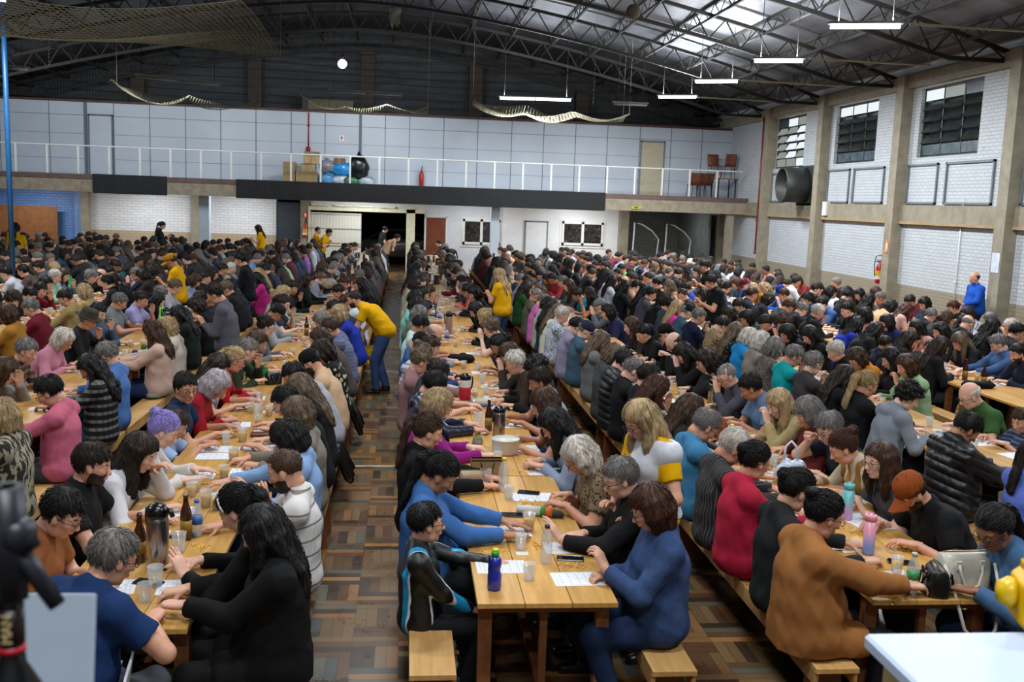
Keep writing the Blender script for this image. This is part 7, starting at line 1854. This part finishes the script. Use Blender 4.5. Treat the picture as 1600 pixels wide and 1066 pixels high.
mb = MB(); mb.smooth = True; mb.path([(-.06, 0, .17), (-.05, 0, .27), (-.01, 0, .31), (.03, 0, .27), (.05, 0, .17)], .010, 6); mb.build('bag_handle', flat('c4ccd8', .3), o)
x, y = tpt(512, 443+8); softblob('tote_bag', (x, y, TZ), .17, .12, .28, 'a8a08c', 'cream tote bag standing on the far aisle-left table', 'bag', 6)
q = at(240, 618, .46); softblob('folded_jacket', (bench_x(-2, 'L'), q[1], .452), .12, .28, .12, '8a8a80', 'pale fleece jacket lying on second-left bench', 'jacket', 7)
q = at(1240, 900, .45)
# jackets hanging over the aisle side of the bench
def hang(y, c, lb, seed, dz=.5):
    bx = bench_x(-1, 'L'); F = Field((-.12, -.26, .02), (.22, .26, .62), .016); rs = random.Random(seed)
    F.cap((-.02, -.12, .50), (-.02, .12, .50), .045, k=.04)
    for i in range(6): yy = -.15+.06*i; F.cap((.03, yy, .48), (.14+rs.uniform(-.01, .02), yy+rs.uniform(-.03, .03), .16+rs.uniform(0, .1)), .04, .035, k=.035)
    F.noise(.007, 30, seed, .6, True); V, Q = F.mesh(); V = V+np.array([.04, 0, 0]); me = np_mesh('hanging_jacket', [(V, Q, 0)], [clothm('leather')]); o = bpy.data.objects.new('hanging_jacket', me); COL.objects.link(o); o.location = (bx+.03, y, 0); o.color = lin(c); tag(o, lb, 'jacket', 'jackets hanging over the aisle bench')
q = at(541, 745, .2); hang(float(q[1]), '0d0d0f', 'black jacket hanging over the aisle bench, the one closer to the stage', 1)
q = at(540, 668, .2); hang(float(q[1]), '150d10', 'dark jacket hanging over the aisle bench beside the grey-haired person', 2)
# ankle warmer like roll with bands
x, y = tpt(838, 806); OCC.append((x, y, .13)); r = empty('rolled_towel', (x, y, TZ), -.35); tag(r, 'rolled white towel with green and orange band on aisle-right table', 'towel'); mb = MB(); mb.smooth = True; mb.path([(-.13, 0, .03), (-.05, 0, .034), (.03, 0, .032)], .03, 12); mb.build('roll', flat('c9c9c4', .9), r); mb = MB(); mb.smooth = True; mb.path([(.03, 0, .032), (.06, 0, .032)], .033, 12); mb.build('green_band', flat('2f7a3a', .8), r); mb = MB(); mb.smooth = True; mb.path([(.06, 0, .032), (.11, 0, .03)], .031, 12); mb.build('orange_band', flat('b8561c', .8), r); mb = MB(); mb.smooth = True; mb.path([(.11, 0, .03), (.18, 0, .02)], .026, 12, [.03, .015]); mb.build('tip', flat('2a2a2c', .8), r)
# loose sheets seen in the photo
EX = [(832, 777, 0, 'large printed sheet beside the milk bottle'), (783, 886, .02, 'game sheet under the blue squeeze bottle'), (793, 831, .05, 'game sheet right of the denim sleeves'), (886, 856, .05, 'game sheet behind the black phone'), (903, 905, .05, 'game sheet nearest the table end on aisle-right table'), (337, 713, .02, 'game sheet before the teen in light blue'), (305, 743, .02, 'game sheet before the lilac-haired person'), (290, 917, .1, 'game sheet at the near corner of aisle-left table'), (268, 800, .1, 'game sheet before the person in white turtleneck'), (390, 738, .03, 'game sheet under the reaching denim arm'), (1385, 905, .25, 'game sheet under the rust-sleeved arm'), (850, 737, .05, 'game sheet under the blue-grey sleeve'), (1365, 820, .1, 'game sheet before the person in brown cap'), (1340, 808, .2, 'game sheet under the lilac tumbler'), (1130, 690, .3, 'wide white sheet on second-right table'), (1190, 715, .3, 'second wide white sheet by the carrier bag'), (1248, 835, .2, 'game sheet by the yellow-collared person'), (1555, 690, .2, 'game sheet before the person in green tee'), (1590, 712, .2, 'game sheet near the child in stripes')]
for px, py, rz, lb in EX:
    x, y = tpt(px, py); OCC.append((x, y, .10)); paper(x, y, rz, lb)
prs = random.Random(21); KI = 0
for s_ in SEATED:
    d = 1 if s_['f'] == 'R' else -1; bx = bench_x(s_['k'], s_['f']); nm = '%s person along %s bench of %s row' % (ORDN[s_['n']-1], 'left' if d > 0 else 'right', RS_[s_['k']]); Y = s_['Y']
    if Y > 24 or Y < START[s_['k']]+.1: continue
    x = bx+d*.45+prs.uniform(-.03, .03); y = Y+prs.uniform(-.06, .06)
    if near_free(x, y, .07) and prs.random() < .8: paper(x, y, prs.uniform(-.15, .15)+(PI if d < 0 else 0), 'printed game sheet before '+nm); OCC.append((x, y, .08))
    x = bx+d*(.54+prs.uniform(-.03, .03)); y = Y+prs.choice([-.24, .24])
    if y > START[s_['k']]+.15 and near_free(x, y, .045) and prs.random() < .75:
        OCC.append((x, y, .05)); c = prs.random() < .6; place('cup%d' % c, mk_cup(c), x, y, 0, ('cup of corn kernels near ' if c else 'clear plastic cup near ')+nm, 'cup', 'clear plastic cups')
    if Y < 14:
        x = bx+d*(.50+prs.uniform(-.08, .08)); y = Y+prs.uniform(-.2, .2)
        if near_free(x, y, .03) and prs.random() < .6:
            o = place('kern%d' % (KI % 4), mk_kern(KI % 4), x, y, prs.uniform(0, 6), 'scattered corn kernels near '+nm, 'corn kernels', 'corn kernels on the tables'); o['kind'] = 'stuff'; KI += 1
for px, py, lb in ((775, 862, 'corn kernels above the sheet with the blue bottle'), (840, 852, 'corn kernels beside the bottle with black cap'), (897, 884, 'corn kernels beside the black phone'), (1395, 935, 'corn kernels at the near end of second-right table'), (1335, 832, 'heap of corn kernels beside the pink tumbler'), (345, 740, 'corn kernels beside the reaching hand')):
    x, y = tpt(px, py); o = place('kern%d' % (KI % 4), mk_kern(KI % 4), x, y, KI*1.3, lb, 'corn kernels', 'corn kernels on the tables'); o['kind'] = 'stuff'; KI += 1
x, y = tpt(816, 865); MBc = MB().box((-.035, -.025, 0), (.035, .025, .001)).build('small_card', flat('d9d9d4', .6), loc=(x, y, TZ)); tag(MBc, 'small white card in the middle of the near aisle-right table', 'card')
# ---------------------------------------------------------------- wires and scraps hanging from the roof
q = aty(617, 12, 25); mb = MB(); mb.smooth = True; mb.grid(lambda u, v: (q[0]+(u-.5)*(.30-.08*v)+.02*math.sin(9*v), 25+.03*math.sin(7*u+5*v), q[2]-.42*v-.06*v*math.sin(11*u)), 8, 8); tag(mb.build('hanging_cloth', flat('8f8c84', .8), solid=.01), 'ragged pale cloth scrap hanging from the roof near the centre', 'cloth scrap')
q = aty(990, 18, 22); mb = MB(); mb.smooth = True; mb.sphere((float(q[0]), 22, float(q[2])), .16, 14, 9, (1, .6, 1)); mb.tube((float(q[0]), 22, float(q[2])+.2), (float(q[0]), 22, zroof(float(q[0]))-.03), .008, n=4); tag(mb.build('net_bundle', flat('5e5a4c', .9)), 'round dark bundle of netting caught under the roof', 'net')
for px_, y0, y1, lb in ((75, 46, 101, 'thin string of glinting drops hanging at the upper left'), (930, 95, 160, 'thin string of glinting drops hanging right of the long lamp')):
    a = aty(px_, y0, 22); b = aty(px_, y1, 22); zr = zroof(float(a[0]))-.03; mb = MB(); mb.tube((float(a[0]), 22, float(b[2])), (float(a[0]), 22, zr), .003, n=4); rs = random.Random(px_)
    for i in range(11): z = float(b[2])+(float(a[2])-float(b[2]))*i/10; mb.box((float(a[0])-.008, 21.992, z-.02*rs.random()), (float(a[0])+.008, 22.008, z+.02))
    tag(mb.build('drop_string', flat('c9c9c4', .1, .6)), lb, 'string')
rs = random.Random(4)
for i in range(9):
    z0 = 6.0+.27*i; mb = MB(); pts = []; w_ = 13-.9*i
    for j in range(25): u = j/24; x = XC-w_+2*w_*u; pts.append((x, 38.9, min(z0-.10*math.sin(PI*u)+.05*math.sin(9*u+i)+rs.uniform(-.015, .015), ztop(x)-.05)))
    mb.path(pts, .012, 4); tag(mb.build('sagging_wire', M_steel), 'thin dark wire sagging across the far gable, %s from below' % ORDN[i], 'wire', 'wires across the far gable')
# ---------------------------------------------------------------- stage, counter and the things nearest the camera
struct(MB().box((XL, -3.2, .0), (XR, 2.6, 1.0)).build('trim_9', flat('3a2a20', .6, 0, .1, 5, 'stage_boards')))
cz = 2.02; c0 = at(1349, 989, cz); r = empty('white_counter', (float(c0[0]), float(c0[1]), 1.0)); tag(r, 'white counter with pale wooden side at the right of the stage', 'counter')
MB().rbox((0, -1.1, cz-1.03), (1.3, 0, cz-1.0), .01).build('counter_top', flat('b9c8dc', .35, 0, .02, 2), r)
MB().box((.03, -1.05, 0), (1.27, -.03, cz-1.03)).build('counter_body', flat('c9b78c', .5, 0, .05, 3), r)
q = MB(); q.box((.018, -.98, .45), (.03, -.1, .95)); q.box((.04, -.03, .4), (1.2, -.015, .96)); q.build('panel', flat('d6cba8', .5), r)
b0 = at(1592, 975, cz); r = empty('card_machine', (float(b0[0])+.045, float(b0[1])-.02, cz), -.3); r.scale = (1.0,)*3; tag(r, 'rounded yellow plastic device with white label on the counter', 'device')
mb = MB(); mb.rbox((-.065, -.06, 0), (.14, .06, .11), .03, n=5); mb.build('device_body', flat('d9a800', .35, 0, .03, 5), r, smooth=False, bevel=.004)
mb = MB(); mb.smooth = True; mb.lathe([(.001, 0), (.028, .002), (.03, .012), (.02, .03), (.001, .034)], n=20, M=Matrix.Translation((-.065, 0, .065)) @ Matrix.Rotation(-PI/2, 4, 'Y')); mb.build('round_knob', flat('d9b010', .35), r)
q = MB(); q.box((-.03, -.0605, .035), (.03, -.0600, .055), None); q.build('white_label', flat('c9c9c9', .5), r); q = MB(); q.rbox((-.05, -.05, .108), (.12, .05, .118), .02); q.build('top_plate', flat('cfa410', .35), r)
# grey board of the lectern at the left, with its stand
a = aty(-60, 938, 1.28); b = aty(143, 935, 1.28); c = aty(168, 1080, 1.28)
r = empty('music_stand', ((float(a[0])+float(b[0]))/2, 1.3, 1.0)); tag(r, 'grey sloping board of a stand at the lower left', 'stand'); ox = (float(a[0])+float(b[0]))/2
W = (float(b[0])-float(a[0]))/2; top = float(b[2])-1.0; mb = MB(); mb.add([(-W, 0, top), (W, 0, top-.002), (W+.03, -.16, top-.30), (-W-.03, -.16, top-.30)], [(0, 1, 2, 3)]); mb.build('board', flat('93a0ae', .45, 0, .03, 3), r, solid=.012, bevel=.002)
mb = MB(); mb.tube((0, -.12, top-.2), (0, -.12, .02), .014); mb.tube((0, -.12, .02), (0, -.12, .0), .13, .15, 24); mb.build('pole', M_blackp, r)
# microphone stand
m0 = aty(18, 1000, .92); r = empty('microphone_stand', (float(m0[0]), float(m0[1]), 1.0)); tag(r, 'black microphone stand with a clamped microphone at the left edge', 'microphone stand'); zt_ = float(aty(18, 760, .92)[2])-1.0
mb = MB(); mb.smooth = True; mb.lathe([(.12, 0), (.12, .015), (.04, .05), (.04, zt_*.82), (.034, zt_*.86), (.0125, zt_*.888), (.0115, zt_*.895), (.0115, zt_*.95), (.009, zt_*.96), (.009, zt_)], n=20); mb.build('pole', M_blackp, r)
mb = MB(); mb.smooth = True; mb.tube((0, 0, zt_*.93), (0, 0, zt_*1.0), .017); mb.sphere((.008, 0, zt_*.97), .019); mb.tube((.0, 0, zt_*.97), (.042, 0, zt_*.925), .010, .008, 14); mb.build('clamp', flat('1c1f28', .4), r)
mb = MB(); mb.smooth = True; mb.tube((-.04, .0, zt_*1.03), (.02, 0, zt_*.96), .009, .011, 14); mb.sphere((-.046, 0, zt_*1.04), .016); mb.build('microphone', flat('20232c', .4, .3), r)
mb = MB(); mb.smooth = True; mb.lathe([(.0125, zt_*.896), (.0125, zt_*.900)], n=16); mb.build('red_ring', flat('b01c28', .4), r)
mb = MB(); mb.smooth = True; mb.lathe([(.0120, zt_*.902), (.0120, zt_*.924)], n=16); mb.build('printed_sleeve', flat('1c1210', .4), r)
text('MAN', .013, Matrix.Translation((.001, -.0122, zt_*.913)) @ Matrix.Rotation(PI/2, 4, 'X') @ Matrix.Rotation(PI/2, 4, 'Z'), flat('c9b27a', .5), r)
# white plastic chair behind the man at the table end
r = empty('plastic_chair', (-1.42, 4.20, 0), PI/2+.15); tag(r, 'white moulded plastic chair under the person in the navy vest', 'chair'); Mw = flat('b4b6be', .35, 0, .02)
mb = MB(); mb.smooth = True; mb.grid(lambda u, v: ((u-.5)*.46, -.2-.05*v-.02*math.sin(PI*u), .44+.34*v*(1-.25*abs(2*u-1)**3)), 12, 10); mb.build('backrest', Mw, r, solid=.01)
mb = MB(); mb.smooth = True; mb.grid(lambda u, v: ((u-.5)*.44, -.2+.4*v, .43-.015*math.sin(PI*u)), 10, 8); mb.build('seat', Mw, r, solid=.012)
for sx in (-1, 1):
    for y0 in (-.19, .17): MB().tube((sx*.19, y0, .43), (sx*.23, y0*1.15, 0), .018, .014).build('leg', Mw, r)
    mb = MB(); mb.smooth = True; mb.path([(sx*.22, -.2, .64), (sx*.25, 0, .63), (sx*.23, .14, .60), (sx*.21, .16, .44)], .014, 8); mb.build('armrest', Mw, r)
# bench end with phone and carrier bag at the bottom left
q = at(372, 1040, .45); bx = bench_x(-1, 'L')
bx = -.80; r = make_bench(.95); r.location = (bx, 3.92, 0); tag(r, 'short plank bench end holding a phone case and a shop bag', 'bench')
o = softblob('shop_bag', (bx+.05, 4.72, .452), .115, .12, .08, 'c4bcc0', 'crumpled white shop bag with red print on the bench end', 'bag', 9, 'bag', res=.010)
r = empty('phone_case', (bx-.05, 4.66, .452), -.45); tag(r, 'black phone case leaning on the white shop bag', 'phone case'); r.rotation_euler = (0, .35, -.45); MB().rbox((-.045, -.085, 0.02), (.045, .085, .034), .01).build('case', M_blackp, r)
